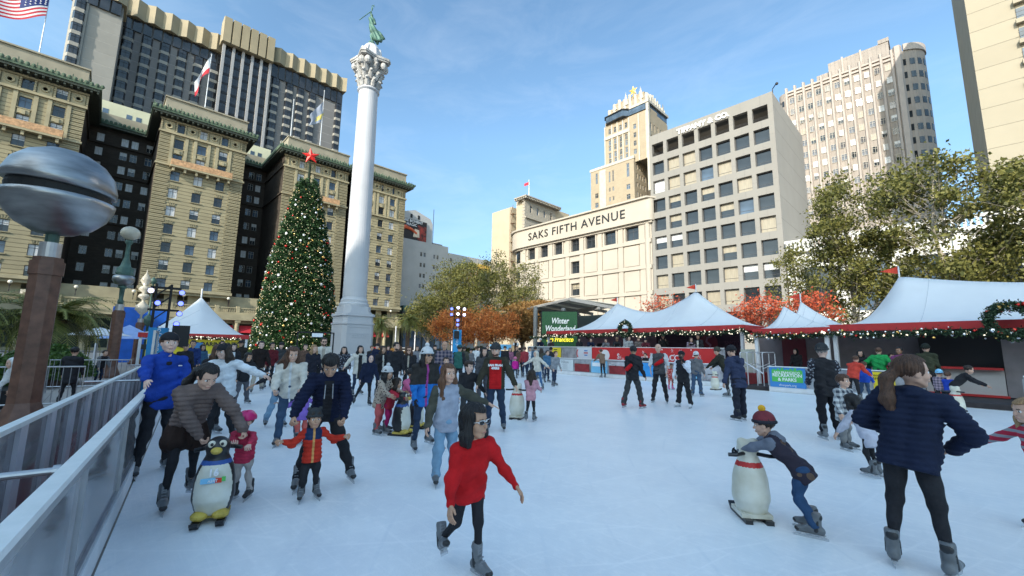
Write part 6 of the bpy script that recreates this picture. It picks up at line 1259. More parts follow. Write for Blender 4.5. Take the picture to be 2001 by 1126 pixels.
def hat_t(style,h):
    s=Sdf(.03)
    if style in('beanie','pom','bear'):
        s.ell((0,-.08,.74),(.405,.47,.42)); s.cut=[lambda P:.60-P[...,2]-.12*P[...,1]*-1]
        V,Q,M=s.mesh(h); s2=Sdf(.03); n_=20
        for i in range(n_):
            a=2*math.pi*i/n_;b_=2*math.pi*(i+1)/n_; f=lambda t:(.385*math.sin(t),-.08+.45*math.cos(t),.66+.05*math.cos(t)); s2.cone(f(a),f(b_),.075,.075,1)
        if style=='pom': s2.ell((0,-.08,1.24),.16,2)
        if style=='bear': s2.ell((.3,-.08,1.08),(.12,.06,.12),0); s2.ell((-.3,-.08,1.08),(.12,.06,.12),0)
        V2,Q2,M2=s2.mesh(h); return np.concatenate([V,V2]),np.concatenate([Q,Q2+len(V)]),np.concatenate([M,M2])
    if style in('cap','capback'):
        s.ell((0,-.07,.72),(.395,.46,.36)); sg=1 if style=='cap' else -1; s.ell((0,-.07+sg*.5,.68),(.24,.26,.035)); s.cut=[lambda P:.62-P[...,2]]; return s.mesh(h)
    if style=='fedora': s.ell((0,-.07,.78),(.36,.42,.34)); s.ell((0,-.07,.72),(.66,.74,.04)); s.cut=[lambda P:.66-P[...,2]]; return s.mesh(h)
    if style=='helmet':
        s.ell((0,-.1,.72),(.44,.54,.42)); s.disp=lambda P:.02*np.sin(P[...,0]*22); s.cut=[lambda P:.58-P[...,2]-.15*P[...,1],lambda P:.05-np.sqrt((np.abs(P[...,0])-.14)**2*2+((P[...,1]-.1)*.45)**2+(np.minimum(P[...,2]-1.1,0)*.5)**2)-.0]; V,Q,M=s.mesh(h)
        return V,Q,M
    if style in('hood','furhood'):
        s.ell((0,-.13,.5),(.45,.5,.6)); s.cone((0,-.2,.1),(0,-.2,-.25),.42,.42); e=lambda P:np.sqrt((P[...,0]/.29)**2+((P[...,2]-.47)/.42)**2)-1
        s.cut=[lambda P:np.minimum(-e(P)*.3,P[...,1]+.0),lambda P:-(np.sqrt((P[...,0]/.38)**2+((P[...,1]+.1)/.42)**2+((P[...,2]-.5)/.5)**2)-1)*.35]; return s.mesh(h)
    if style=='glasses':
        s.ell((.135,.37,.51),(.11,.03,.065)); s.ell((-.135,.37,.51),(.11,.03,.065)); s.cone((.05,.385,.535),(-.05,.385,.535),.018,.018,1)
        for x in(-1,1): s.cone((x*.04,.39,.57),(x*.24,.36,.575),.016,.016,1,k=0); s.cone((x*.05,.39,.455),(x*.22,.36,.455),.012,.012,1,k=0)
        for x in(-1,1): s.cone((x*.22,.34,.53),(x*.35,-.02,.5),.016,.016,1)
        return s.mesh(h)
    if style=='mask': s.ell((0,.2,.24),(.22,.25,.17)); s.cut=[lambda P:P[...,2]-.36]; return s.mesh(h)
def hand_t(kind,h):
    s=Sdf(.008); 
    for y in(-.026,-.009,.009,.026): s.cone((0,y*.6,-.012),(-.002,y*1.05,-.08),.013,.0125)
    cu={'relax':(.35,.9),'grip':(1.3,2.7),'open':(.08,.2)}[kind]
    for y,ln,sp in((.032,.066,.12),(.011,.075,.04),(-.011,.07,-.04),(-.031,.055,-.12)):
        p=Vector((-.002,y,-.082)); rr_=.0088
        for seg,(an,f) in enumerate(((cu[0],.45),(cu[0]+(cu[1]-cu[0])*.6,.32),(cu[1],.26))):
            q=p+Vector((-math.sin(an),math.sin(sp)*(1-seg*.3),-math.cos(an)))*ln*f*1.05; s.cone(p,q,rr_,rr_*.92,k=.003); p=q; rr_*=.93
    s.cone((-.004,.02,-.022),(-.014,.045,-.05),.0145,.012); s.cone((-.014,.045,-.05),(-.024 if kind!='grip' else -.045,.052 if kind!='grip' else .035,-.078),.011,.009,k=.004)
    s.cone((0,0,.03),(0,0,-.015),.022,.02,k=.012)
    return s.mesh(h)
def boot_t(kind,h):
    s=Sdf(.02)
    if kind=='skate':
        s.cone((0,-.012,.12),(0,-.012,-.01),.05,.046); s.cone((0,-.045,-.045),(0,.06,-.04),.045,.044); s.cone((0,.06,-.035),(0,.165,-.055),.042,.034); s.cut=[lambda P:-.085-P[...,2],lambda P:P[...,2]-.145]
        for i in range(6): z=.12-.026*i; y=.036+.02*max(0,i-2); s.cone((-.022,y,z),(.022,y,z-.014),.0045,.0045,1,k=0); s.cone((.022,y,z),(-.022,y,z-.014),.0045,.0045,1,k=0)
        s.cone((-.04,-.02,.06),(-.03,.0,-.04),.012,.024,2,k=0); s.cone((.04,-.02,.06),(.03,.0,-.04),.012,.024,2,k=0); s.ell((0,.17,-.055),(.036,.035,.028),2,k=0); s.ell((0,-.04,.1),(.042,.03,.04),2,k=0)
    else: s.cone((0,-.02,.05),(0,-.02,-.02),.045,.045); s.cone((0,-.05,-.03),(0,.15,-.045),.04,.036); s.cut=[lambda P:-.07-P[...,2]]
    return s.mesh(h)
def blade_t():
    b=MB(); b.box(-.022,-.09,-.088,.022,.19,-.0855); b.box(-.013,-.075,-.112,.013,-.03,-.088); b.box(-.013,.09,-.112,.013,.145,-.088)
    b.box(-.008,-.1,-.116,.008,.2,-.11); b.box(-.0022,-.115,-.138,.0022,.215,-.116,1); b.add([(-.0022,.215,-.138),(.0022,.215,-.138),(.0022,.232,-.118),(-.0022,.232,-.118)],[(0,1,2,3)],1); return np.concatenate(b.V),b.F,b.M
def gpix(px,py,z=0):
    p=Vector(((px-1000.5)/822,(563-py)/822,-1)); d=camo.matrix_world.to_3x3()@p; t=(z-1.65)/d.z; return Vector((d.x*t,d.y*t,z))
def D3(a,b): return Vector((math.sin(b),math.sin(a)*math.cos(b),-math.cos(a)*math.cos(b)))
def ik(S,T,l1,l2,hint):
    v=T-S; d=min(v.length,(l1+l2)*.995); v=v.normalized()*d; a=(l1*l1-l2*l2+d*d)/(2*d); h=math.sqrt(max(0,l1*l1-a*a)); n=hint-v.normalized()*hint.dot(v.normalized()); n=n.normalized() if n.length>1e-4 else Vector((0,0,-1)); return S+v.normalized()*a+n*h,S+v
NP=[0]
def joinm(parts):
    V=[];F=[];M=[];o=0
    for v,q,m in parts:
        V.append(np.asarray(v)); F+=[[int(i)+o for i in f] for f in q]; M+=list(m); o+=len(v)
    return np.concatenate(V),F,M
ST_=dict(arms=((8,8,15,0),(8,8,15,0)),legs=((4,5,6,0),(-4,5,6,0)))
def person(label,px,fy=None,D=None,z0=0,H=1.68,fa=0,lean=3,side=0,arms=None,legs=None,hd=(0,0),sk='fair',hair='short',hc='dark',hat=None,hm=None,hm2=None,hm3=None,
           top=None,tk='plain',hem=.02,fat=1.,slv=None,openw=0,openm=None,low=None,lowm=None,zipm=None,hoodm=None,collar=None,
           bot=None,bk='slim',skirt=None,skirtm=None,boot='skate',bm=None,gloves=None,hands=('relax','relax'),glasses=False,beard=None,tR=None,tL=None,elb=None,group=None,twist=0,vest=None,scarf=None,cat='person',xy=None,bob=0,mask=None,bagm=None,short_slv=False,hfac=1.,yaw=None,extra=None,fy_y=None):
    d=az(px); g=gpix(px,fy,z0) if fy else (d*D+Vector((0,0,z0)) if D else Vector((*xy,z0)))
    d=Vector((g.x,g.y,0)); D=d.length; d.normalize(); rt=Vector((d.y,-d.x,0)); f=-d*math.cos(R(fa))+rt*math.sin(R(fa)); rz=math.atan2(-f.x,f.y)
    if yaw is not None: rz=yaw
    root=thing('person',label,cat,(g.x,g.y,z0),rz,group=group); NP[0]+=1; ph=NP[0]*1.7
    near=D<6.6; mid=D<13.5; hg=.0115 if near else (.017 if mid else .026); hh_=1/52 if near else (1/32 if mid else 1/20)
    hh=H*float(np.interp(H,[.8,1.0,1.2,1.4,1.6],[.225,.205,.184,.165,.149]))*hfac; hz=H*float(np.interp(H,[.8,1.2,1.6],[.43,.48,.52])); fs=float(np.interp(H,[.8,1.2,1.75],[.68,.82,1.0])); ank=.137*fs if boot=='skate' else .07*fs
    LL=hz-.045*H; l1,l2=LL*.51,LL*.49; shz=H-hh-.055*H; tl=shz-hz; sw=.104*H*fat**.5; hw=.047*H*fat**.5; ua,fo=.165*H,.145*H
    arms=arms or ST_['arms']; legs=legs or ST_['legs']
    P=Vector((0,0,0)); lr,sr=R(lean),R(side); up=Vector((math.sin(sr),math.sin(lr)*math.cos(sr),math.cos(lr)*math.cos(sr))).normalized(); rv=Vector((math.cos(sr),0,-math.sin(sr))); tw=Matrix.Rotation(R(twist),3,up); rs=tw@rv; fw_=up.cross(rs)*-1; fw_=-rs.cross(up) if False else up.cross(rs)
    fwd=up.cross(rs) if up.cross(rs).y>0 else rs.cross(up)*-1
    J={}
    feet=[]
    for s_,(a,b_,k,fp) in zip((1,-1),legs):
        hp=P+Vector((s_*hw,0,0)); kn=hp+Vector((s_*D3(R(a),R(b_)).x,*D3(R(a),R(b_))[1:]))*l1; v=D3(R(a-k),R(b_)); an=kn+Vector((s_*v.x,v.y,v.z))*l2; feet.append((hp,kn,an,fp))
    lowest=min(f_[2].z for f_ in feet); off=Vector((-(feet[0][2].x+feet[1][2].x)/2,-(feet[0][2].y+feet[1][2].y)/2,ank-lowest)); 
    P=P+off; feet=[(a+off,b_+off,c+off,fp) for a,b_,c,fp in feet]
    Cb=P+up*tl*.55; Ct=P+up*tl*.93; nk=P+up*(tl+.02*H); sh=[P+up*tl+rs*sw*s_-up*.005*H for s_ in(1,-1)]
    AR=[]; Ri=MW[root.name].inverted()
    for i,(s_,ar) in enumerate(zip((1,-1),arms)):
        T_=(tR,tL)[i]
        if T_ is not None:
            T_=Ri@Vector(T_); e,w_=ik(sh[i],T_,ua,fo,Vector((s_*.8,-.6,-.7)) if elb is None else Vector((s_*elb[0],elb[1],elb[2])))
        else:
            a,b_,el,c=ar; v=D3(R(a),R(b_)); e=sh[i]+Vector((s_*v.x,v.y,v.z))*ua; v=D3(R(a+el),R(b_-c)); w_=e+Vector((s_*v.x,v.y,v.z))*fo
        AR.append((sh[i],e,w_))
    q=H*fat
    # head transform
    yw,pt=hd; yw=(-yw if abs(fa)<90 else yw); hdM=Matrix.Translation(nk+up*.02*H+fwd*.01*H+Vector((0,0,0)))@Matrix.Rotation(R(-yw),4,'Z')@Matrix.Rotation(R(pt-lean*.35),4,'X')@Matrix.Rotation(sr*.5,4,'Y')@Matrix.Translation((0,.012*H,.012*H))@Matrix.Scale(hh,4)
    # ---- body (skin)
    s=Sdf(.03); 
    for x in(-1,1): s.cone(P+rv*x*.025*q,Cb+rs*x*.025*q,.033*q,.033*q); s.cone(Cb+rs*x*.025*q,Ct+rs*x*.028*q,.033*q,.028*q)
    for (a,e,w_) in AR: s.cone(Ct,a,.026*q,.02*q); s.cone(a,e,.019*q,.016*q if not short_slv else .021*q); s.cone(e,w_,.016*q if not short_slv else .022*q,.0145*H)
    for hp,kn,an,fp in feet: s.cone(hp,kn,.032*q,.019*q); s.cone(kn,an,.019*q,.013*H)
    s.cone(Ct,nk,.04*q,.034*H)
    V,Q,M=s.mesh(max(hg*1.5,.018)); parts=[(V,Q.tolist(),[0]*len(Q))]
    Vh,Qh,Mh=tpl(('head',hh_),lambda:head_t(hh_)); parts.append((xform(Vh,hdM),Qh.tolist(),Mh))
    hk=.0042 if near else (.0075 if mid else .012); gl=gloves is not None
    for i,(a,e,w_) in enumerate(AR):
        s_=(1,-1)[i]; Vn,Qn,Mn=tpl(('hand',hands[i],hk),lambda:hand_t(hands[i],hk)); zd=-(w_-e).normalized(); yd=fwd-zd*fwd.dot(zd); 
        if yd.length<.3: yd=Vector((0,0,1))-zd*zd.z
        yd.normalize(); xd=yd.cross(zd); Mt=Matrix(((xd.x,yd.x,zd.x,0),(xd.y,yd.y,zd.y,0),(xd.z,yd.z,zd.z,0),(0,0,0,1))); sc=Matrix.Diagonal((s_*fs,fs,fs,1)); Vx=xform(Vn,Matrix.Translation(w_)@Mt@sc); Qx=Qn.tolist() if s_>0 else [f_[::-1] for f_ in Qn.tolist()]; parts.append((Vx,Qx,[5 if gl else 0]*len(Qx)))
    V,F,M=joinm(parts); me=mesh_from(V,F,M,[SK[sk],eyew,eyed,LIP if sk in('fair','pale','tan') else SK['brown'],brw,gloves or SK[sk]],'body',True); put('body',me,root,world=False)
    # ---- top
    tm=top or C_(.03,.03,.035); add={'plain':.008,'puffer':.014,'loose':.013,'tight':.002}[tk]*H; s=Sdf(.03 if tk!='puffer' else .022)
    for x in(-1,1): s.cone(P+rv*x*.034*q-up*hem*H,P+rv*x*.034*q+up*.02*H,.06*q+add,.058*q+add); s.cone(P+rv*x*.034*q,Cb+rs*x*.036*q,.054*q+add,.056*q+add); s.cone(Cb+rs*x*.036*q,Ct+rs*x*.044*q,.056*q+add,.047*q+add)
    sm=1 if slv else 0
    for i,(a,e,w_) in enumerate(AR):
        s.cone(Ct+rs*(1,-1)[i]*.03*q,a,.045*q+add*.6,.034*q+add*.7,0); s.cone(a,e,.034*q+add*.8,.027*q+add,sm,k=.02)
        if not short_slv: s.cone(e,e.lerp(w_,.96),.027*q+add,.0185*H+add*.75,sm,k=.02)
    s.cone(Ct,nk+up*.008*H,.045*q+add,.038*H+add*.3)
    if collar or hoodm:
        s.cone(nk-rs*.035*H-fwd*.0*H,nk-fwd*.045*H,.024*H,.03*H,2); s.cone(nk+rs*.035*H-fwd*.0*H,nk-fwd*.045*H,.024*H,.03*H,2); s.cone(nk-rs*.035*H,nk+fwd*.035*H-up*.02*H,.02*H,.014*H,2); s.cone(nk+rs*.035*H,nk+fwd*.035*H-up*.02*H,.02*H,.014*H,2)
        if hoodm: s.cone(nk-fwd*.05*H,nk-fwd*.07*H-up*.05*H,.04*H,.025*H,2)
    if near or mid:
        for (a,e,w_) in AR:
            if not short_slv: s.cone(e.lerp(w_,.9),e.lerp(w_,1.0),.0185*H+add*.55,.0175*H+add*.4,2,k=.004)
    if tk=='puffer':
        step=.045 if near or mid else .08
        s.disp=lambda Pp: -.013*np.abs(np.sin(Pp[...,2]*math.pi/step))+.006+wob(Pp,24,.012,ph)
    else: dk_=float(np.interp(H,[.8,1.6],[.55,1])); s.disp=lambda Pp: dk_*(wob(Pp,14,.012,ph)+wob(Pp,31,.008,ph*2)+.007*np.sin(Pp[...,2]*36+Pp[...,0]*16+ph)+.005*np.sin(Pp[...,2]*71+Pp[...,0]*29+4*np.sin(Pp[...,1]*9)))
    hemz=-(hem*H+.035*H); s.cut=[lambda Pp:(-((Pp-np.array(P))@np.array(up))+hemz)]
    V,Q,M=s.mesh(hg); C=V[Q].mean(1); mats=[tm,slv or tm,collar or hoodm or tm]
    M=M.copy(); rel=C-np.array(P); ht=rel@np.array(up)/tl; sx=rel@np.array(rs); sy=rel@np.array(fwd); isT=M==0
    if openw: mats.append(openm); M[isT&(np.abs(sx)<openw*H)&(sy>.03*H)&(ht<1.05)]=len(mats)-1
    if low is not None: mats.append(lowm); M[isT&(ht<low)]=len(mats)-1
    if vest: mats.append(vest); M[isT&(ht>.74)]=len(mats)-1
    if zipm: mats.append(zipm); M[isT&(np.abs(sx)<.006*H+hg*.4)&(sy>.03*H)]=len(mats)-1
    if bob: pass
    nm={'puffer':'puffer_jacket','plain':'jacket','loose':'sweater','tight':'shirt'}[tk]
    put(nm,mesh_from(V,Q.tolist(),M,mats,nm,True),root,world=False)
    # ---- trousers
    bm_=bot or C_(.02,.02,.024); r1,r2,r3={'slim':(.054,.036,.026),'tight':(.05,.032,.0215),'wide':(.058,.045,.042),'straight':(.056,.041,.033)}[bk]; s=Sdf(.03)
    s.cone(P-rv*.03*q,P+rv*.03*q,.06*q,.06*q); s.cone(P,P+up*.06*H,.058*q,.058*q)
    for hp,kn,an,fp in feet:
        an2=kn.lerp(an,.97 if boot!='skate' else .82 if bk in('tight','slim') else .97); s.cone(hp-Vector((0,.012*H,0)),kn,r1*q,r2*q,k=.02); s.cone(kn,an2,r2*q,r3*q,k=.02)
    am=.0035 if bk=='tight' else .011; s.disp=lambda Pp: wob(Pp,22,am,ph+2)+am*.6*np.sin(Pp[...,2]*40+ph)
    V,Q,M=s.mesh(hg); put('trousers',mesh_from(V,Q.tolist(),None,[bm_],'trousers',True),root,world=False)
    if skirt:
        s=Sdf(.04)
        for x in(-1,1): s.cone(P+rv*x*.035*q,P+rv*x*.06*q-Vector((0,0,skirt*H)),.07*q,.085*q)
        s.disp=lambda Pp:.008*np.sin(np.arctan2(Pp[...,0]-P.x,Pp[...,1]-P.y)*11); V,Q,M=s.mesh(hg); put('skirt',mesh_from(V,Q.tolist(),None,[skirtm],'skirt',True),root,world=False)
    # ---- feet
    bh=.0065 if near else (.011 if mid else .018); Vb,Qb,Mb=tpl(('boot',boot,bh),lambda:boot_t(boot,bh)); bl=tpl('blade',blade_t)
    for i,(hp,kn,an,fp) in enumerate(feet):
        s_=(1,-1)[i]; v=(an-kn).normalized(); M_=Matrix.Translation(an)@Matrix.Rotation(R(-s_*10),4,'Z')@Matrix.Rotation(R(-fp),4,'X')@Matrix.Scale(fs,4); o_bt=bm or bootm
        bt=put('ice_skate' if boot=='skate' else 'shoe',mesh_from(xform(Vb,M_),Qb.tolist(),Mb,[o_bt,lacem,bootd if o_bt is bootm else o_bt],'skate',True),root,world=False)
        if boot=='skate':
            me=mesh_from(xform(bl[0],M_),bl[1],bl[2],[solem,bladem],'blade'); ob=bpy.data.objects.new('blade',me); COL.objects.link(ob); ob.parent=bt
    # ---- hair, hats
    def headpart(nm,t,ms,sc=1):
        V,Q,M=t; 
        if len(V)==0: return
        o=put(nm,mesh_from(xform(V,hdM),Q.tolist(),M,ms,nm,True),root,world=False); return o
    if hair: headpart('hair',tpl(('hair',hair,hh_),lambda:hair_t(hair,hh_)),[HR[hc]])
    if beard: headpart('beard',tpl(('beard',hh_),lambda:hair_t('beard',hh_)),[HR[beard]])
    if hat: headpart({'hood':'hood','furhood':'hood','helmet':'helmet'}.get(hat,'hat'),tpl(('hat',hat,hh_),lambda:hat_t(hat,hh_)),[hm,hm2 or hm,hm3 or hm2 or hm])
    if glasses: headpart('sunglasses',tpl(('hat','glasses',max(hh_,1/60) if near else 1/40),lambda:hat_t('glasses',max(hh_,1/60) if near else 1/40)),[glsm,hm2 if glasses==2 else glsm])
    if mask: headpart('face_mask',tpl(('hat','mask',hh_),lambda:hat_t('mask',hh_)),[mask])
    if scarf: 
        s=Sdf(.02); s.cone(nk-rs*.04*H,nk+fwd*.05*H-up*.01*H,.028*H,.028*H); s.cone(nk+rs*.04*H,nk+fwd*.05*H-up*.01*H,.028*H,.028*H); V,Q,M=s.mesh(hg); put('scarf',mesh_from(V,Q.tolist(),None,[scarf],'scarf',True),root,world=False)
    info=dict(root=root,P=P,up=up,nk=nk,fwd=fwd,rs=rs,hands=[a[2] for a in AR],Ct=Ct,Cb=Cb,H=H,q=q,add=add,hdM=hdM,hg=hg,tl=tl)
    return info
def sub(info,nm,fn,m_,h=None,smooth=True):
    s=Sdf(.015); fn(s,info); V,Q,M=s.mesh(h or info['hg']); return put(nm,mesh_from(V,Q.tolist(),M,m_ if isinstance(m_,list) else [m_],nm,smooth),info['root'],world=False)
BK=C_(.024,.024,.028); NV=C_(.013,.019,.045); DN=C_(.045,.08,.14,'denim_mid'); DL=C_(.2,.33,.46,'denim_light'); DD=C_(.025,.04,.075,'denim_dark'); GY=C_(.14,.14,.15); WH=C_(.62,.63,.64); CR=C_(.6,.56,.49); RD=C_(.5,.012,.015); OL=C_(.06,.06,.045); BR=C_(.2,.13,.09); KH=C_(.42,.37,.3); PK=C_(.6,.17,.3); CG=C_(.045,.047,.05)
def patmat(name,c1,c2,kind,sc):
    m=cloth(name,c1); t=m.node_tree; n=t.nodes; l=t.links; b_=n['Principled BSDF']; tcx=[q for q in n if q.type=='TEX_COORD'][0]
    if kind=='plaid':
        sx=n.new('ShaderNodeSeparateXYZ'); l.new(tcx.outputs['Object'],sx.inputs[0]); o=[]
        for k in(0,2):
            ad=n.new('ShaderNodeMath'); ad.operation='MULTIPLY'; ad.inputs[1].default_value=sc; l.new(sx.outputs[k],ad.inputs[0]); fr_=n.new('ShaderNodeMath'); fr_.operation='FRACT'; l.new(ad.outputs[0],fr_.inputs[0]); gt_=n.new('ShaderNodeMath'); gt_.operation='GREATER_THAN'; gt_.inputs[1].default_value=.5; l.new(fr_.outputs[0],gt_.inputs[0]); o.append(gt_)
        su=n.new('ShaderNodeMath'); su.operation='ADD'; l.new(o[0].outputs[0],su.inputs[0]); l.new(o[1].outputs[0],su.inputs[1]); hf=n.new('ShaderNodeMath'); hf.operation='MULTIPLY'; hf.inputs[1].default_value=.5; l.new(su.outputs[0],hf.inputs[0]); src=hf.outputs[0]
    elif kind=='stripe':
        sx=n.new('ShaderNodeSeparateXYZ'); l.new(tcx.outputs['Object'],sx.inputs[0]); ad=n.new('ShaderNodeMath'); ad.operation='MULTIPLY'; ad.inputs[1].default_value=sc; l.new(sx.outputs[2],ad.inputs[0]); fr_=n.new('ShaderNodeMath'); fr_.operation='FRACT'; l.new(ad.outputs[0],fr_.inputs[0]); gt_=n.new('ShaderNodeMath'); gt_.operation='GREATER_THAN'; gt_.inputs[1].default_value=.6; l.new(fr_.outputs[0],gt_.inputs[0]); src=gt_.outputs[0]
    else:
        vo=n.new('ShaderNodeTexVoronoi'); vo.inputs['Scale'].default_value=sc; l.new(tcx.outputs['Object'],vo.inputs['Vector']); gt_=n.new('ShaderNodeMath'); gt_.operation='LESS_THAN'; gt_.inputs[1].default_value=.35; l.new(vo.outputs['Distance'],gt_.inputs[0]); src=gt_.outputs[0]
    mx_=n.new('ShaderNodeMix'); mx_.data_type='RGBA'; mx_.inputs['A'].default_value=(*c1,1); mx_.inputs['B'].default_value=(*c2,1); l.new(src,mx_.inputs['Factor']); l.new(mx_.outputs['Result'],b_.inputs['Base Color']); return m
PLG=patmat('plaid_grey_white',(.55,.56,.56),(.05,.06,.08),'plaid',11); PLN=patmat('plaid_navy',(.03,.035,.07),(.25,.2,.22),'plaid',9); LEO=patmat('leopard_fleece',(.42,.34,.27),(.05,.035,.03),'dots',26); STP=patmat('striped_red_grey',(.45,.03,.06),(.3,.3,.32),'stripe',14); PLP=patmat('plaid_pink_grey',(.4,.3,.36),(.1,.09,.12),'plaid',12); PNT=patmat('pattern_dark_swirl',(.03,.03,.04),(.28,.3,.34),'dots',22); REDP=patmat('red_print_leggings',(.45,.03,.03),(.7,.6,.5),'dots',30)
# ---------------------------------------------------------------- skating aids
pbk=mat('aid_black_plastic',(.012,.012,.014),.35,var=.2,scale=5); pwh=mat('aid_white_plastic',(.72,.71,.63),.4,var=0,scale=5,bump=.15,col2=(.56,.52,.4)); pyl=mat('aid_yellow_plastic',(.5,.36,.06),.5,var=.3,scale=5); prd=mat('aid_red_band',(.5,.02,.02),.5,var=0); pbe=mat('aid_blue_collar',(.02,.08,.3),.5,var=0)
def aid(kind,label,px,fy,fa,Hh=.8,name=None,num=None):
    g=gpix(px,fy); d=Vector((g.x,g.y,0)).normalized(); rt=Vector((d.y,-d.x,0)); f=-d*math.cos(R(fa))+rt*math.sin(R(fa)); r=thing('penguin_skating_aid' if kind=='penguin' else 'polar_bear_skating_aid',label,'skating aid',(g.x,g.y,0),math.atan2(-f.x,f.y)); D=Vector((g.x,g.y,0)).length; h=.012 if D<7 else .022
    s=Sdf(.06); k=Hh/.8
    s.ell((0,0,.33*k),(.175*k,.16*k,.3*k)); s.cone((0,0,.15*k),(0,0,.2*k),.15*k,.17*k); s.cone((0,.0,.5*k),(0,.01,.6*k),.11*k,.09*k)
    hdz=.685*k; s.ell((0,.02*k,hdz),(.105*k,.11*k,.105*k),k=.02)
    if kind!='penguin': s.ell((.07*k,0,hdz+.09*k),.035*k); s.ell((-.07*k,0,hdz+.09*k),.035*k); s.ell((0,.12*k,hdz-.02*k),(.05*k,.06*k,.045*k))
    s.cut=[lambda P:.07*k-P[...,2]]
    V,Q,M=s.mesh(h); C=V[Q].mean(1)
    if kind=='penguin':
        M=np.where((C[:,1]>.02*k)&(C[:,2]<.53*k)&(np.abs(C[:,0])<.145*k*np.sqrt(np.clip(1-((C[:,2]-.3*k)/(.3*k))**2,0,1))+.012),1,0); M=np.where((C[:,2]>.53*k)&(C[:,2]<.575*k),2,M); ms=[pbk,pwh,pbe]
    else: M=np.where((C[:,2]>.53*k)&(C[:,2]<.575*k),1,0); ms=[pwh,prd]
    put('figure_body',mesh_from(V,Q.tolist(),M,ms,'figure_body',True),r,world=False)
    for x in(-1,1):
        b=MB(); b.tube([(x*.07*k,.02,.69*k),(x*.13*k,-.06*k,.665*k),(x*.2*k,-.02*k,.66*k)] if kind=='penguin' else [(x*.06*k,-.05*k,.66*k),(x*.16*k,-.12*k,.655*k),(x*.24*k,-.12*k,.655*k)],.02*k,8)
        b.build('handle',pbk,r,world=False)
    if kind=='penguin':
        b=MB(); b.sph((0,.125*k,hdz-.015*k),(.05*k,.06*k,.035*k),10); b.build('beak',pyl,r,world=False)
        for x in(-1,1): b=MB(); b.sph((x*.045*k,.105*k,hdz+.045*k),(.034*k,.018*k,.036*k),12,0); b.sph((x*.043*k,.121*k,hdz+.045*k),(.014*k,.008*k,.016*k),8,1); b.build('eye',[pwh,pbk],r,world=False)
        b=MB(); b.sph((.085*k,.11*k,.075*k),(.075*k,.09*k,.045*k),12); b.sph((-.085*k,.11*k,.075*k),(.075*k,.09*k,.045*k),12); b.box(-.15*k,-.1*k,.04*k,.15*k,.1*k,.075*k); b.build('feet_base',pyl,r,world=False)
    else: b=MB(); b.box(-.15*k,-.14*k,.04*k,.15*k,.16*k,.08*k); b.build('base',pwh,r,world=False)
    for x in(-1,1): b=MB(); b.T=Matrix.Translation((x*.1*k,0,0)); b.box(-.035*k,-.2*k,0,.035*k,.24*k,.04*k); b.add([(-.035*k,.24*k,0),(.035*k,.24*k,0),(.035*k,.3*k,.05*k),(-.035*k,.3*k,.05*k),(-.035*k,.24*k,.04*k),(.035*k,.24*k,.04*k),(.035*k,.3*k,.07*k),(-.035*k,.3*k,.07*k)],[(3,2,1,0),(4,5,6,7),(0,1,5,4),(1,2,6,5),(2,3,7,6),(3,0,4,7)]); b.T=None; b.build('runner',pbk,r,world=False)
    if num:
        M0=MW[r.name]
        text('number',num,.085,M0@Matrix.Translation((0,.172*k,.475*k))@Matrix.Rotation(R(180),4,'Z')@Matrix.Rotation(R(90+14),4,'X'),mat('number_pale_grey',(.9,.9,.92),.4,var=0),r,ext=.012,bold=.002)
        b=MB(); b.T=M0@Matrix.Translation((0,.172*k,.4*k))@Matrix.Rotation(R(180),4,'Z')@Matrix.Rotation(R(90+3),4,'X'); b.box(-.095,-.02,-.01,.02,.025,.003,0); b.box(.02,-.02,-.01,.07,.02,.003,1); b.box(.07,-.01,-.01,.1,.03,.003,2); b.T=None; b.build('maker_badge',[skyb,flagm,pgrn],r)
        text('badge_lettering','ASRT',.034,M0@Matrix.Translation((-.0,.179*k,.4*k))@Matrix.Rotation(R(180),4,'Z')@Matrix.Rotation(R(90+3),4,'X'),whp,r,ext=.004)
    return r
# ---------------------------------------------------------------- the skaters, nearest first
i29=person('girl in red hoodie and white rimmed sunglasses gliding past, closest skater at the bottom centre',897,1116,H=1.18,fa=24,lean=10,side=3,hd=(26,4),sk='tan',hfac=1.1,hair='bob',hc='black',glasses=2,hm2=WH,top=RD,tk='loose',hem=.05,collar=C_(.22,.012,.02,'cuff_dark_red'),bot=BK,bk='tight',arms=((4,12,20,0),(18,30,8,0)),legs=((-12,7,34,-28),(4,1,4,0)),hands=('relax','relax'))
sub(i29,'hood',lambda s,i:(s.cone(i['nk']-i['fwd']*.05-i['rs']*.04,i['nk']-i['fwd']*.05+i['rs']*.04,.05,.05),s.cone(i['nk']-i['fwd']*.04-i['rs']*.05,i['nk']+i['fwd']*.05-i['up']*.02,.035,.025),s.cone(i['nk']-i['fwd']*.04+i['rs']*.05,i['nk']+i['fwd']*.05-i['up']*.02,.035,.025)),RD)
i42=person('woman in navy puffer jacket with long brown ponytail, back turned, large at the right',1803,1118,H=1.6,fa=172,lean=14,side=6,hd=(58,8),sk='fair',hair='tail',hc='brown',hfac=1.08,top=NV,tk='puffer',hem=.05,fat=1.1,bot=BK,bk='tight',arms=((-8,32,55,66),(-2,38,60,72)),legs=((6,6,10,0),(4,6,8,0)),collar=NV)
i1=person('young man in bright blue jacket and backwards black cap holding the left barrier',292,925,H=1.74,fa=18,lean=4,hd=(-6,6),sk='pale',hair='short',hc='chestnut',hat='capback',hm=BK,fat=.92,top=C_(.015,.055,.33,'jacket_bright_blue'),tk='loose',hem=.05,collar=BK,bot=BK,bk='straight',tR=rk(6.3,-.38,1.03),elb=(1,-.3,-.5),arms=((0,0,0,0),(10,10,22,10)),legs=((10,8,14,0),(-2,7,12,0)),hands=('open','relax'))
MAU=C_(.155,.115,.105,'quilt_mauve'); 
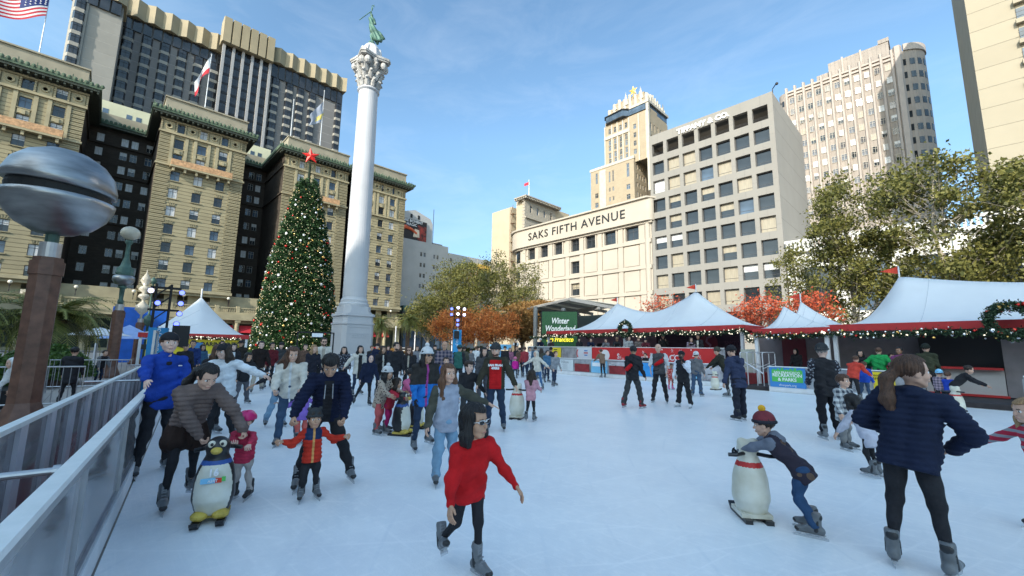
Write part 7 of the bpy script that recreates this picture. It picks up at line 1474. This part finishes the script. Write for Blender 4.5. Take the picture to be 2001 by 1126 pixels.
aid('penguin','black and white penguin skating aid numbered 16 at the lower left',412,1014,-6,.77,num='16')
p16=gpix(412,1014)
i2=person('woman in mauve quilted jacket and dark skirt bending over the penguin numbered 16',344,985,H=1.56,fa=14,lean=42,fat=.93,hd=(10,-14),sk='fair',hair='tail',hc='black',top=MAU,tk='puffer',hem=.01,bot=BK,bk='tight',skirt=.12,skirtm=C_(.03,.018,.015),tR=gpix(385,1000)+Vector((0,0,.6)),elb=(1,-.2,.3),tL=gpix(462,1000)+Vector((-.12,.12,.6)),legs=((12,5,18,0),(-14,7,14,-10)),hands=('grip','grip'))
i4=person('small child in pink puffer and pink helmet holding the penguin numbered 16',471,975,H=.86,fa=-30,lean=8,hd=(-15,8),sk='pale',hair='short',hc='chestnut',hat='helmet',hm=mat('helmet_pink',(.62,.02,.16),.3,var=.1,scale=5),top=C_(.5,.04,.09,'puffer_coral_pink'),tk='puffer',bot=C_(.42,.38,.36),bk='straight',tR=p16+Vector((.03,.12,.6)),tL=p16+Vector((.16,.2,.58)),elb=(1,-.2,-.6),hands=('grip','grip'),bm=bootd)
NVP=C_(.008,.012,.035,'puffer_navy_sheen')
i12=person('toddler in red and navy puffer with bear eared hat held by both hands',602,975,H=.88,fa=6,lean=2,hd=(6,4),sk='tan',hair='fringe',hc='dark',hat='bear',hm=CG,top=C_(.5,.035,.02,'puffer_tomato'),tk='puffer',hem=.03,slv=C_(.5,.035,.02,'puffer_tomato'),vest=C_(.02,.035,.09),zipm=C_(.6,.3,.1),bot=BK,bk='straight',arms=((15,50,105,0),(15,50,105,0)),legs=((6,6,8,0),(2,5,6,0)),hands=('grip','grip'))
w12=[MW[i12['root'].name]@h for h in i12['hands']]
i11=person('man in navy puffer over grey hoodie leaning down to hold a toddler by both hands',632,948,H=1.6,fa=4,lean=24,hd=(-4,-26),sk='tan',hair='fringe',hc='black',hfac=1.04,top=NVP,tk='puffer',hem=.03,hoodm=C_(.16,.17,.2,'hood_grey'),openw=.03,openm=BK,bot=BK,bk='straight',tR=w12[0]+Vector((0,0,.05)),tL=w12[1]+Vector((0,0,.05)),elb=(1,-.4,-.3),legs=((12,14,14,0),(4,19,12,0)),hands=('grip','grip'))
for s_ in(-1,1): sub(i11,'drawstring',lambda s,i:s.cone(i['nk']+i['fwd']*.1+i['rs']*.04*s_-i['up']*.05,i['nk']+i['fwd']*.17+i['rs']*.045*s_-i['up']*.2,.006,.006),C_(.35,.36,.4),.004)
sub(i1,'chest_emblem',lambda s,i:s.cone(i['Ct']+i['fwd']*.128-i['rs']*.1-i['up']*.03,i['Ct']+i['fwd']*.128-i['rs']*.13-i['up']*.03,.008,.008),WH,.004)
sub(i1,'fleece_collar',lambda s,i:(s.cone(i['nk']-i['fwd']*.06-i['rs']*.07,i['nk']-i['fwd']*.06+i['rs']*.07,.05,.05),s.cone(i['nk']-i['fwd']*.04-i['rs']*.08,i['nk']+i['fwd']*.08-i['up']*.07-i['rs']*.01,.045,.03),s.cone(i['nk']-i['fwd']*.04+i['rs']*.08,i['nk']+i['fwd']*.08-i['up']*.07+i['rs']*.01,.045,.03)),BK)
LG=C_(.33,.36,.44,'shirt_pale_blue_grey')
i25=person('teenage girl with long loose brown hair, grey shirt with green sleeves and ripped light jeans',868,942,H=1.38,fa=14,lean=2,hd=(16,4),sk='fair',hair='long',hc='chestnut',top=LG,slv=C_(.07,.07,.055,'sleeve_olive'),tk='loose',hem=.06,bot=DL,bk='wide',arms=((4,14,10,0),(20,60,25,0)),legs=((4,4,6,0),(-6,7,8,0)),hands=('relax','open'))
sub(i25,'knee_rip',lambda s,i:s.ell((.055,.085,.42),(.045,.018,.012)),SK['fair'],.006)
i21=person('woman in white bobble hat and charcoal jacket with blue hem panel, sunglasses',822,876,H=1.58,fa=22,lean=5,hd=(12,2),sk='tan',hair='long',hc='black',hat='pom',hm=WH,glasses=True,top=C_(.035,.032,.03,'jacket_charcoal_brown'),tk='loose',hem=.08,low=.42,lowm=C_(.02,.16,.5,'jacket_panel_blue'),zipm=C_(.35,.06,.25),bot=DD,bk='slim',arms=((6,9,20,6),(2,10,10,0)),legs=((8,6,10,0),(-12,9,10,0)),gloves=BK)
i27=person('man in grey beanie and olive puffer open over a red shirt with white lettering',968,842,H=1.68,fa=-6,lean=5,hd=(-8,-6),sk='fair',hair='short',hc='brown',hat='beanie',hm=CG,top=C_(.045,.042,.03,'puffer_olive'),tk='puffer',openw=.072,openm=RD,bot=DD,bk='straight',arms=((6,20,12,0),(6,26,14,0)),legs=((6,5,6,0),(-2,6,6,0)),beard='brown')
text('shirt_lettering','SAN FRAN\n49ERS',.062,MW[i27['root'].name]@Matrix.Translation(i27['Cb']+i27['fwd']*.135+i27['up']*.1)@Matrix.Rotation(R(180),4,'Z')@Matrix.Rotation(R(90+5),4,'X'),whp,i27['root'],ext=.006,bold=.003)
i26=person('smiling boy in black fleece jacket held by the man in the red shirt',910,838,H=1.32,fa=18,lean=6,hd=(20,0),sk='pale',hair='fringe',hc='dark',top=BK,tk='loose',bot=CG,arms=((4,10,8,0),(8,30,14,0)),legs=((6,6,8,0),(-6,7,8,0)))
aid('polar','white polar bear skating aid pushed by the girl in the pink top',1010,818,165,.82)
i28=person('small girl in pale pink top with long dark hair seen from behind',1036,824,H=1.1,fa=168,lean=6,sk='tan',hair='long',hc='dark',top=C_(.52,.27,.32,'fleece_pale_pink'),tk='loose',hem=.07,bot=BK,bk='tight',arms=((45,8,20,0),(45,8,20,0)),legs=((4,3,6,0),(-6,4,14,0)))
# --- second row
i5=person('woman in white sweater and black baseball cap with long dark hair',428,872,H=1.6,fa=-24,lean=6,hd=(-20,-4),sk='pale',hair='wind',hc='dark',hat='cap',hm=BK,top=C_(.66,.7,.74,'sweater_white'),tk='loose',hem=.03,fat=1.1,bot=BK,arms=((5,30,20,0),(10,68,22,0)),legs=((6,5,8,0),(-6,6,10,0)))
i6=person('girl with long dark hair and grey flared trousers left of the man in khakis',468,795,H=1.42,fa=24,lean=14,hd=(10,-6),sk='tan',hair='long',hc='black',top=BK,tk='loose',bot=C_(.1,.1,.115),bk='wide',arms=((12,18,20,0),(20,40,50,0)),legs=((14,14,8,0),(-16,16,12,0)))
i8=person('man in dark brown jacket and khaki trousers in front of the christmas tree',500,767,H=1.72,fa=10,lean=8,sk='pale',hair='short',hc='black',top=C_(.02,.014,.013),tk='loose',bot=KH,bk='straight',legs=((12,6,12,0),(-10,7,16,-8)),arms=((8,10,20,0),(8,14,20,0)))
i7=person('girl in black top and light wide jeans reaching her arm out to the left',535,834,H=1.28,fa=10,lean=4,side=4,sk='tan',hair='short',hc='black',top=BK,tk='tight',bot=DL,bk='wide',arms=((10,62,10,0),(5,14,20,0)),legs=((-4,14,6,0),(6,4,6,0)))
i9=person('woman with long wavy brown hair in cream fleece holding a small child in lilac',560,868,H=1.58,fa=-4,lean=14,hd=(14,-4),sk='fair',hair='wind',hc='brown',top=CR,tk='loose',hem=.03,zipm=WH,bot=DN,bk='straight',arms=((22,8,35,10),(24,10,35,12)),legs=((6,4,8,0),(-8,6,8,0)),hands=('grip','grip'))
i10=person('small child in lilac jacket and coral trousers held by the woman in cream fleece',586,868,H=.92,fa=-165,lean=3,sk='fair',hair='short',hc='brown',hat='hood',hm=WH,top=C_(.24,.14,.5,'jacket_lilac'),tk='loose',hem=.05,bot=C_(.55,.12,.1),bk='straight',arms=((30,50,80,0),(30,50,80,0)))
i16=person('girl in leopard fleece and white bobble hat bending over a penguin aid',735,848,H=1.22,fa=50,lean=16,hd=(12,0),sk='tan',hair='long',hc='black',hat='pom',hm=WH,top=LEO,tk='loose',hem=.1,bot=C_(.5,.1,.1),bk='straight',arms=((40,10,30,0),(45,10,30,0)),legs=((10,5,16,0),(-6,6,16,0)))
i17=person('little girl in red jacket and magenta trousers hugging the penguin aid',752,846,H=1.02,fa=62,lean=22,hd=(10,0),sk='tan',hair='bob',hc='dark',top=C_(.42,.03,.05,'jacket_brick_red'),tk='puffer',bot=C_(.4,.02,.12),bk='straight',arms=((60,8,25,0),(60,8,25,0)),legs=((10,5,20,0),(-4,6,20,0)))
aid('penguin','penguin skating aid with yellow base held by the girl in leopard fleece',783,850,62,.8)
i19=person('girl in pink puffer jacket and black leggings pushing the second penguin aid',787,832,H=1.14,fa=55,lean=14,hd=(5,2),sk='brown',hair='short',hc='black',top=C_(.55,.13,.26,'puffer_pink'),tk='puffer',bot=BK,bk='tight',arms=((45,8,30,0),(50,8,30,0)),legs=((8,5,10,0),(-6,6,14,0)))
aid('penguin','penguin skating aid pushed by the girl in the pink puffer',812,836,62,.74)
i14=person('child in navy puffer with the hood up striding near the column',706,793,H=1.36,fa=8,lean=5,side=-6,sk='pale',hair=None,hat='hood',hm=NV,top=NV,tk='puffer',hem=.04,bot=BK,bk='tight',arms=((4,14,10,0),(4,14,20,0)),legs=((-2,24,4,0),(4,2,4,0)),bm=bootd)
i13=person('woman in long white coat and black headband arms held out left of the column',696,772,H=1.6,fa=20,lean=4,sk='fair',hair='long',hc='black',top=CR,tk='loose',openw=.04,openm=BK,hem=.18,bot=DD,arms=((10,42,10,0),(5,10,20,0)),legs=((6,6,8,0),(-6,6,8,0)))
i15=person('bearded man in black jacket in the middle of the skaters',765,782,H=1.72,fa=28,lean=6,hd=(10,0),sk='fair',hair='short',hc='black',beard='black',top=BK,tk='loose',bot=BK)
i22=person('woman in sunglasses and open black jacket behind the skater in the white hat',797,776,H=1.6,fa=-10,lean=3,sk='fair',hair='long',hc='brown',glasses=True,top=BK,tk='loose',openw=.02,openm=KH,bot=BK,legs=((10,6,14,0),(-8,7,14,0)))
i22b=person('dark haired woman in black coat left of the bearded man',740,776,H=1.6,fa=30,lean=4,sk='tan',hair='long',hc='dark',top=BK,tk='loose',openw=.02,openm=CR,bot=BK)
i23=person('man in navy plaid shirt standing tall behind the blue hem jacket woman',864,783,H=1.78,fa=6,lean=4,hd=(0,-8),sk='tan',hair='bald',hc='brown',top=PLN,tk='loose',bot=DD)
i24=person('boy in bright blue jacket before the man in plaid',868,792,H=1.3,fa=8,sk='fair',hair='short',hc='dark',top=C_(.02,.13,.5,'jacket_azure'),tk='loose',bot=BK)
i24b=person('young woman in grey jacket and wide trousers behind the boy in black',942,790,H=1.6,fa=14,lean=5,sk='fair',hair='long',hc='black',top=C_(.06,.06,.065),tk='loose',bot=C_(.07,.07,.08),bk='wide')
# --- centre right row
i34=person('man in black hoodie with red cross bag and red laced skates, seen from behind',1236,798,H=1.72,fa=150,lean=6,hd=(-30,0),sk='tan',hair='short',hc='black',top=BK,tk='loose',hem=.06,hoodm=BK,bot=CG,bk='wide',arms=((5,10,25,0),(10,12,60,10)),legs=((14,8,14,0),(-10,9,6,0)),bm=mat('skate_boot_red_black',(.25,.01,.02),.4,var=.3,scale=20))
sub(i34,'red_bag',lambda s,i:s.cone(i['Cb']-i['fwd']*.15+i['rs']*.02,i['Cb']-i['fwd']*.15-i['rs']*.1-i['up']*.12,.05,.06),RD)
i35=person('bald man in grey vest and white tee with red waist bag, hands in pockets',1290,787,H=1.8,fa=-6,lean=2,sk='fair',hair='bald',hc='grey',top=C_(.07,.07,.075,'vest_grey'),slv=WH,short_slv=True,tk='plain',bot=BK,bk='straight',arms=((-4,16,28,22),(-4,16,28,22)),legs=((0,8,0,0),(0,8,0,0)),bm=bootd)
sub(i35,'red_bag',lambda s,i:(s.cone(i['Cb']+i['fwd']*.15-i['rs']*.1+i['up']*.05,i['Cb']+i['fwd']*.16+i['rs']*.08-i['up']*.06,.07,.05),s.cone(i['Cb']+i['fwd']*.14-i['rs']*.1+i['up']*.05,i['Ct']+i['fwd']*.1-i['rs']*.15,.02,.02)),RD)
i36=person('marshal in black vest with white long sleeves, black cap and white skates',1338,797,H=1.58,fa=-28,lean=2,sk='deep',hair='short',hc='black',hat='cap',hm=BK,mask=BK,top=BK,slv=C_(.7,.72,.78,'sleeve_white'),tk='loose',hem=.06,fat=1.05,bot=BK,bk='wide',arms=((4,10,10,0),(30,20,110,40)),legs=((0,8,2,0),(0,9,2,0)),bm=mat('skate_boot_white',(.7,.7,.72),.4,var=.05))
i36b=person('person in grey hooded jacket and white beanie behind the marshal in white sleeves',1362,775,H=1.55,fa=160,lean=4,sk='fair',hair='short',hc='dark',hat='beanie',hm=WH,top=GY,tk='loose',hoodm=GY,bot=DN,bk='wide')
i36c=person('small child in red patterned leggings between the two marshals',1311,762,H=1.05,fa=20,lean=14,sk='brown',hair='short',hc='black',top=REDP,tk='plain',bot=REDP,bm=mat('skate_boot_pink',(.6,.15,.3),.4,var=.1))
i37=person('man in navy hooded jacket and dark beanie standing with his back turned',1448,822,H=1.74,fa=-140,lean=10,hd=(-10,-14),sk='fair',hair='short',hc='dark',hat='beanie',hm=BK,top=C_(.035,.045,.09,'jacket_slate_navy'),tk='loose',hem=.08,hoodm=C_(.03,.04,.08),bot=C_(.02,.022,.035),bk='wide',arms=((30,10,25,0),(-4,16,8,0)),legs=((6,4,4,0),(-4,5,4,0)),bm=bootd)
aid('polar','white bear skating aid with red scarf near the gate',1398,762,150,.78)
i38=person('man in dark olive coat bending over the bear aid near the gate',1424,776,H=1.78,fa=-110,lean=24,sk='fair',hair='short',hc='brown',hat='beanie',hm=OL,top=C_(.03,.03,.022),tk='loose',hem=.08,bot=BK,arms=((40,10,10,0),(40,10,10,0)))
i38b=person('man in black plaid jacket leaning by the gate behind the bear aid',1386,748,H=1.72,fa=-60,lean=6,sk='fair',hair='short',hc='brown',top=patmat('plaid_black_grey',(.015,.015,.018),(.07,.07,.08),'plaid',8),tk='loose',bot=C_(.1,.1,.1),boot='shoe',bm=bootd)
i39=person('man in black vest with swirl patterned sleeves, grey beanie and glasses',1626,860,H=1.76,fa=-160,lean=3,hd=(40,0),sk='pale',hair='short',hc='grey',hat='beanie',hm=CG,top=BK,slv=PNT,tk='plain',hem=.06,fat=1.05,bot=C_(.012,.012,.016),bk='straight',arms=((4,12,40,10),(6,12,50,20)),legs=((8,5,10,0),(-6,5,14,0)))
i40=person('boy in grey and white plaid shirt jacket holding hands with the tall man',1655,878,H=1.22,fa=50,lean=4,hd=(15,4),sk='fair',hair='fringe',hc='brown',top=PLG,tk='loose',hem=.1,bot=C_(.2,.2,.2),bk='straight',arms=((5,14,20,0),(5,20,30,0)),legs=((10,6,10,0),(-4,6,4,0)))
i41=person('child in pale grey top and black leggings partly hidden by the woman in navy',1712,932,H=1.06,fa=-130,lean=24,hd=(0,-10),sk='fair',hair='bob',hc='black',top=C_(.5,.5,.58,'top_pale_grey'),tk='loose',hem=.12,bot=BK,bk='tight',arms=((50,20,20,0),(20,20,10,0)),legs=((12,5,26,0),(0,6,26,0)))
bearb=aid('polar','large white bear skating aid with red collar, pushed by the boy in the bobble hat',1470,1012,-160,.76)
pB=gpix(1470,1008)
i48=person('boy in maroon hat with orange bobble and jeans bending over a polar bear aid',1592,1046,H=1.12,fa=-100,lean=44,hd=(-8,8),sk='fair',hair='short',hc='dark',hat='pom',hm=C_(.2,.04,.05,'hat_maroon'),hm2=C_(.03,.03,.04),hm3=C_(.8,.42,.03,'pompom_orange'),top=patmat('dark_comic_print',(.035,.03,.045),(.12,.08,.06),'dots',9),slv=C_(.17,.19,.24,'sleeve_blue_grey'),tk='loose',hem=.07,hoodm=C_(.17,.19,.24),bot=C_(.03,.07,.15,'denim_blue_child'),bk='straight',tR=pB+Vector((.0,.12,.62)),tL=pB+Vector((-.08,-.08,.62)),elb=(.6,-.2,.6),legs=((14,4,40,0),(4,5,34,0)),gloves=BK,hands=('grip','grip'))
i49=person('girl in striped red sweater cropped by the right edge, one arm stretched out',2100,1052,H=1.2,fa=-50,lean=12,sk='fair',hair='long',hc='blond',top=STP,tk='loose',bot=C_(.03,.05,.08),bk='tight',arms=((30,50,10,0),(10,20,10,0)),legs=((8,8,20,0),(-10,8,30,0)))
# --- back left and centre
i30=person('teen in cream hoodie with the hood up and blue jeans, arms stretched out',1052,763,H=1.5,fa=-40,lean=10,sk='fair',hair=None,hat='hood',hm=CR,top=CR,tk='loose',bot=C_(.06,.14,.28,'denim_bright'),bk='slim',arms=((20,60,5,0),(-10,55,5,0)),legs=((8,6,10,0),(-8,6,8,0)))
i31=person('boy in grey shirt and dark jeans gliding by the far barrier',1082,755,H=1.5,fa=40,lean=8,sk='fair',hair='short',hc='brown',top=C_(.25,.26,.28),tk='loose',bot=DD,bk='slim',legs=((14,8,14,0),(-12,8,4,0)))
i32=person('boy in denim blue shirt behind the boy in grey',1068,748,H=1.5,fa=30,sk='fair',hair='short',hc='black',top=C_(.06,.14,.24),tk='loose',bot=DD)
i32b=person('woman with long brown hair in dark top near the cream hoodie',1056,742,H=1.6,fa=150,sk='fair',hair='long',hc='dark',top=OL,tk='loose',bot=DD)
i33=person('woman in brown sweater and black leggings leaning on the far barrier',1179,739,H=1.62,fa=-150,lean=14,sk='fair',hair='short',hc='brown',top=BR,tk='loose',bot=BK,bk='tight',arms=((35,12,15,0),(35,16,15,0)),legs=((6,8,6,0),(-14,8,2,0)))
i54=person('child in magenta puffer among the far skaters',1006,740,H=1.1,fa=170,sk='fair',hair='short',hc='brown',hat='beanie',hm=PK,top=C_(.5,.02,.25,'puffer_magenta'),tk='puffer',bot=DD)
i55=person('skater in teal jacket and black cap beneath the centre light tower',893,764,H=1.68,fa=150,sk='fair',hair='short',hc='dark',hat='cap',hm=C_(.02,.12,.13),top=C_(.03,.12,.1,'jacket_teal'),slv=BK,tk='loose',bot=BK)
i5b=person('woman in dark sunglasses behind the white sweater at the left',405,850,H=1.58,fa=20,sk='fair',hair='long',hc='brown',glasses=True,top=BK,tk='loose',bot=BK)
i3m=person('man in blue jacket before the yellow wall at the far left',367,760,H=1.7,fa=0,sk='tan',hair='short',hc='black',top=C_(.02,.04,.14),tk='loose',bot=BK)
i4m=person('woman in black open jacket over white top left of the khaki man',448,762,H=1.6,fa=5,sk='pale',hair='long',hc='black',top=BK,tk='loose',openw=.03,openm=WH,bot=GY)
i5m=person('man in dark wide brimmed hat before the yellow wall',464,750,H=1.74,fa=-10,sk='tan',hair='short',hc='dark',hat='fedora',hm=BK,top=C_(.03,.025,.02),tk='loose',bot=BK)
i6m=person('person in dark red jacket behind the khaki trousers man',522,758,H=1.66,fa=25,sk='tan',hair='short',hc='black',top=C_(.12,.015,.02),tk='loose',bot=BK)
i7m=person('blonde woman in dark jacket right of the woman in cream fleece',603,778,H=1.6,fa=30,sk='fair',hair='long',hc='blond',top=C_(.02,.02,.03),tk='loose',bot=DD)
i8m=person('tall man in cream coat and sunglasses behind the man in navy puffer',624,772,H=1.85,fa=10,sk='fair',hair='short',hc='dark',beard='dark',glasses=True,top=CR,tk='loose',openw=.03,openm=KH,bot=BK)
i9m=person('woman in patterned black top at the left foot of the column',667,765,H=1.55,fa=0,sk='fair',hair='long',hc='black',top=PNT,tk='loose',bot=BK)
# --- far crowd (small)
TOPS=[BK,NV,GY,OL,CR,C_(.3,.04,.05),C_(.05,.12,.2),C_(.2,.2,.22),C_(.12,.07,.05),WH,CG,C_(.25,.1,.16)]
def crowd(px,fy,H,fa,lab,t,hat=None,hair='short',hc='dark',**k): return person(lab,px,fy,H=H,fa=fa,top=TOPS[t],tk=k.pop('tk','loose'),hair=hair,hc=hc,hat=hat,hm=k.pop('hm',BK),bot=k.pop('bot',DD if t%2 else BK),sk=k.pop('sk','fair' if t%3 else 'tan'),**k)
FC=[(722,738,1.6,20,'far skater in black with short hair right of the column',0,None,'short'),(735,742,1.7,-20,'far skater in navy beanie right of the column base',1,'beanie','short'),(778,735,1.6,150,'far skater in black with long hair near the red car',0,None,'long'),(812,738,1.62,10,'far skater with long hair in pale grey jacket left of the white hat',7,None,'long'),(826,742,1.6,160,'far skater in cream coat behind the white bobble hat',4,None,'long'),(846,738,1.7,30,'far skater in dark cap near the plaid man',10,'cap','short'),
(905,742,1.64,170,'far skater in olive jacket right of the teal jacket',3,None,'short'),(918,734,1.5,20,'far child in grey left of the woman in grey jacket',2,'beanie','short'),(928,732,1.66,150,'far skater in white sweater under the orange trees',9,None,'short'),(958,738,1.68,160,'far skater in olive coat behind the man in olive puffer',3,None,'short'),(968,730,1.6,-30,'far skater in cream top under the right orange tree',4,'beanie','short'),(985,733,1.7,20,'far man in black cap left of the magenta child',0,'cap','short'),(996,727,1.6,0,'far woman in mauve top behind the magenta child',11,None,'long'),(1016,735,1.62,-160,'far skater in plaid pink shirt right of the magenta child',8,None,'short'),(1026,738,1.66,-150,'far skater in maroon vest left of the cream hoodie',5,None,'short'),(1034,731,1.64,20,'far skater in white jacket left of the cream hoodie',9,None,'short'),(1045,735,1.7,160,'far skater in blue jacket behind the cream hoodie',6,None,'short'),(1075,738,1.66,150,'far skater in black beanie behind the boy in grey',0,'beanie','short'),
(846,730,1.55,40,'far woman in dark red left of the light tower',5,None,'long'),(868,733,1.7,0,'far man in grey by the foot of the light tower',2,None,'short'),(757,732,1.6,-10,'far skater in navy behind the bearded man',1,None,'long'),(590,752,1.62,10,'skater in dark coat hidden behind the blonde woman',8,None,'short'),(575,748,1.5,0,'small dark haired skater before the christmas tree',0,None,'long'),(545,750,1.68,-20,'skater in black beanie before the christmas tree',10,'beanie','short'),(425,752,1.7,10,'skater in grey top behind the white sweater woman',7,None,'short'),(385,752,1.55,30,'skater in teal sweater behind the bending woman',6,None,'long'),(350,770,1.6,20,'skater in black hidden behind the man in blue',0,None,'short'),(938,728,1.6,-40,'far skater in grey hoodie behind the boy in black',7,'hood','short'),(951,727,1.72,10,'far man in navy jacket under the orange trees',1,None,'short'),(1009,727,1.7,10,'far man in black jacket under the rusty tree',0,None,'short')]
for k_,(px,fy,H,fa,lab,t,hat,hr) in enumerate(FC): crowd(px,fy,H,fa,lab,t,hat,hr,hc=['dark','black','brown'][k_%3],group='far skaters in the crowd')
# --- spectators behind the far fences
def spec(px,b_,H,fa,lab,t,hat=None,hair='short',hc='dark',z0=.78,**k):
    p=rk(onb(px,b_),b_); return person(lab,px,xy=(p.x,p.y),z0=z0,H=H,fa=fa,top=t,tk='loose',hair=hair,hc=hc,hat=hat,hm=k.pop('hm',BK),bot=BK,boot='shoe',bm=bootd,**k)
ln_=dict(lean=22,arms=((45,8,45,20),(45,8,45,20)))
spec(1009,23,1.66,-10,'spectator in white shirt and black vest left of the green screen',BK,slv=WH,**ln_); spec(1055,22.4,1.7,10,'spectator in navy jacket and white hat left of the green screen',NV,'beanie',hm=WH,**ln_); spec(1078,22.2,1.6,-10,'spectator in dark coat and cap before the green screen',C_(.05,.04,.04),'cap',**ln_)
spec(1132,22,1.62,0,'long haired spectator in black at the left end of the booth',BK,hair='long',hc='black'); spec(1152,21.9,1.66,20,'spectator in dark puffer leaning at the fence over the ribbon banner',NV,**ln_); spec(1187,21.9,1.6,-20,'spectator in grey leaning left of the capped one',GY,**ln_); spec(1206,21.9,1.68,0,'spectator in black with white strap and brown knit cap',BK,'beanie',hm=BR,sk='brown',**ln_)
spec(1229,21.9,1.7,10,'spectator in plaid shirt behind the wreath post',PLG,lean=6); spec(1248,22.2,1.66,0,'spectator in beige hat right of the booth post',C_(.16,.13,.12),'beanie',hm=BR,lean=8); spec(1264,21.9,1.6,-15,'spectator in maroon with black cap',C_(.1,.02,.03),'cap',**ln_); spec(1296,23,1.85,0,'tall spectator in dark grey drinking, hands at the mouth',CG,'beanie',arms=((45,5,90,20),(45,5,90,20)),lean=0)
spec(1349,22,1.6,20,'woman spectator in floral pale top at the fence',PLP,hair='long',hc='dark',lean=8); spec(1367,22.2,1.75,-30,'spectator in black jacket over cream shirt pointing',BK,openw=.03,openm=CR,sk='brown',arms=((40,20,60,20),(10,10,20,0))); spec(1262,20.6,1.45,-30,'boy in dark jacket behind the far barrier',BK,z0=0.02); 
i50=spec(1556,22.6,1.66,-20,'booth worker in black hoodie at the dark red door',BK,z0=.15,hair=None,hatx=None) if False else person('booth worker in black hoodie standing at the dark red door',1556,xy=tuple(rk(onb(1556,22.4),22.4))[:2],z0=.15,H=1.66,fa=-30,top=BK,tk='loose',hair='short',hc='black',hat='hood',hm=BK,bot=BK,boot='shoe',bm=bootd,sk='pale')
spec(1596,20.8,1.55,60,'person in dark jacket leaning behind the clear barrier right of the parks sign',BK,z0=.15,lean=18,hair='short',hc='black'); person('person in orange red sweater bending near the right barrier, back turned',1670,786,H=1.55,fa=150,lean=24,sk='fair',hair='short',hc='brown',top=C_(.55,.06,.04,'sweater_orange_red'),tk='loose',bot=BK,bk='tight',fat=1.1,arms=((35,12,20,0),(35,12,20,0))); person('child in bright blue jacket and jeans beside the orange red sweater',1692,784,H=1.3,fa=160,lean=10,sk='fair',hair='short',hc='brown',top=C_(.02,.08,.45,'jacket_royal_blue'),tk='puffer',bot=DN,fat=1.1)
spec(1678,20.8,1.62,10,'smiling dark haired woman behind the orange red sweater',BK,z0=.15,hair='long',hc='black'); spec(1713,20.15,1.72,160,'person in bright green sweater behind the yellow notice',C_(.02,.3,.08,'sweater_green'),z0=.15,fat=1.15,arms=((5,30,60,60),(-4,46,60,70)),hc='brown'); spec(1738,22,1.5,20,'person in dark red jacket behind the green sweater',C_(.15,.02,.03),z0=.15,hc='black'); spec(1758,20.3,1.74,-20,'woman in purple shirt behind the right barrier',C_(.22,.06,.16,'shirt_purple'),z0=.15,fat=1.12,hc='black',sk='brown',arms=((20,10,70,20),(20,10,70,20)))
spec(1806,20.1,1.85,165,'person in dark green beanie and jacket before the dark serving opening',C_(.045,.05,.03),'beanie',z0=.15,hm=C_(.02,.025,.02)); i51=person('person in black stretching an arm over a bear aid before the white counter',1868,806,H=1.4,fa=100,lean=40,sk='fair',hair='short',hc='dark',top=BK,tk='loose',bot=BK,arms=((50,20,10,0),(50,20,10,0)))
i52=person('small child in floral jacket by the white counter',1842,796,H=1.1,fa=160,sk='fair',hair='short',hc='brown',hat='beanie',hm=skyb,top=PLP,tk='puffer',bot=BK); i53=person('small child in blue jacket by the white counter',1858,798,H=1.05,fa=150,sk='fair',hair='short',hc='brown',top=C_(.02,.06,.4),tk='puffer',bot=BK)
aid('polar','white bear skating aid half hidden behind the woman in navy, near the counter',1872,812,160,.78)
i56=person('child in pink jacket and white beanie seated low at the right edge',1985,786,H=1.15,fa=-90,lean=20,sk='fair',hair='long',hc='dark',hat='beanie',hm=WH,top=PK,tk='puffer',bot=CG,legs=((70,6,70,0),(60,8,60,0)))
# --- left promenade
i60=person('person in white hooded clothes walking at the left edge beyond the railing',30,812,H=1.3,fa=-60,lean=20,sk='fair',hair=None,hat='hood',hm=WH,top=WH,tk='loose',hem=.2,bot=WH,bk='wide',boot='shoe',bm=bootd)
d_=az(150)*28.8; i61=person('seated person in grey on the bench right of the first pillar',150,xy=(d_.x,d_.y),z0=.0,H=1.7,fa=50,lean=-12,sk='fair',hair='short',top=GY,tk='loose',bot=GY,legs=((72,5,60,0),(62,6,50,0)),boot='shoe',bm=WH); i62=person('person in dark vest and pale sleeves left of the second pillar',190,748,H=1.35,fa=30,lean=20,sk='fair',hair='short',top=BK,slv=GY,tk='loose',bot=DD,boot='shoe',bm=bootd)
i63=person('person in black coat right of the first pillar',128,785,H=1.5,fa=160,sk='fair',hair='short',hc='black',top=BK,tk='loose',hem=.15,bot=BK,boot='shoe',bm=bootd); i64=person('dark haired person low behind the left barrier near the glass screen',282,775,H=1.3,fa=20,sk='tan',hair='short',hc='black',top=C_(.3,.32,.36),tk='loose',bot=BK)
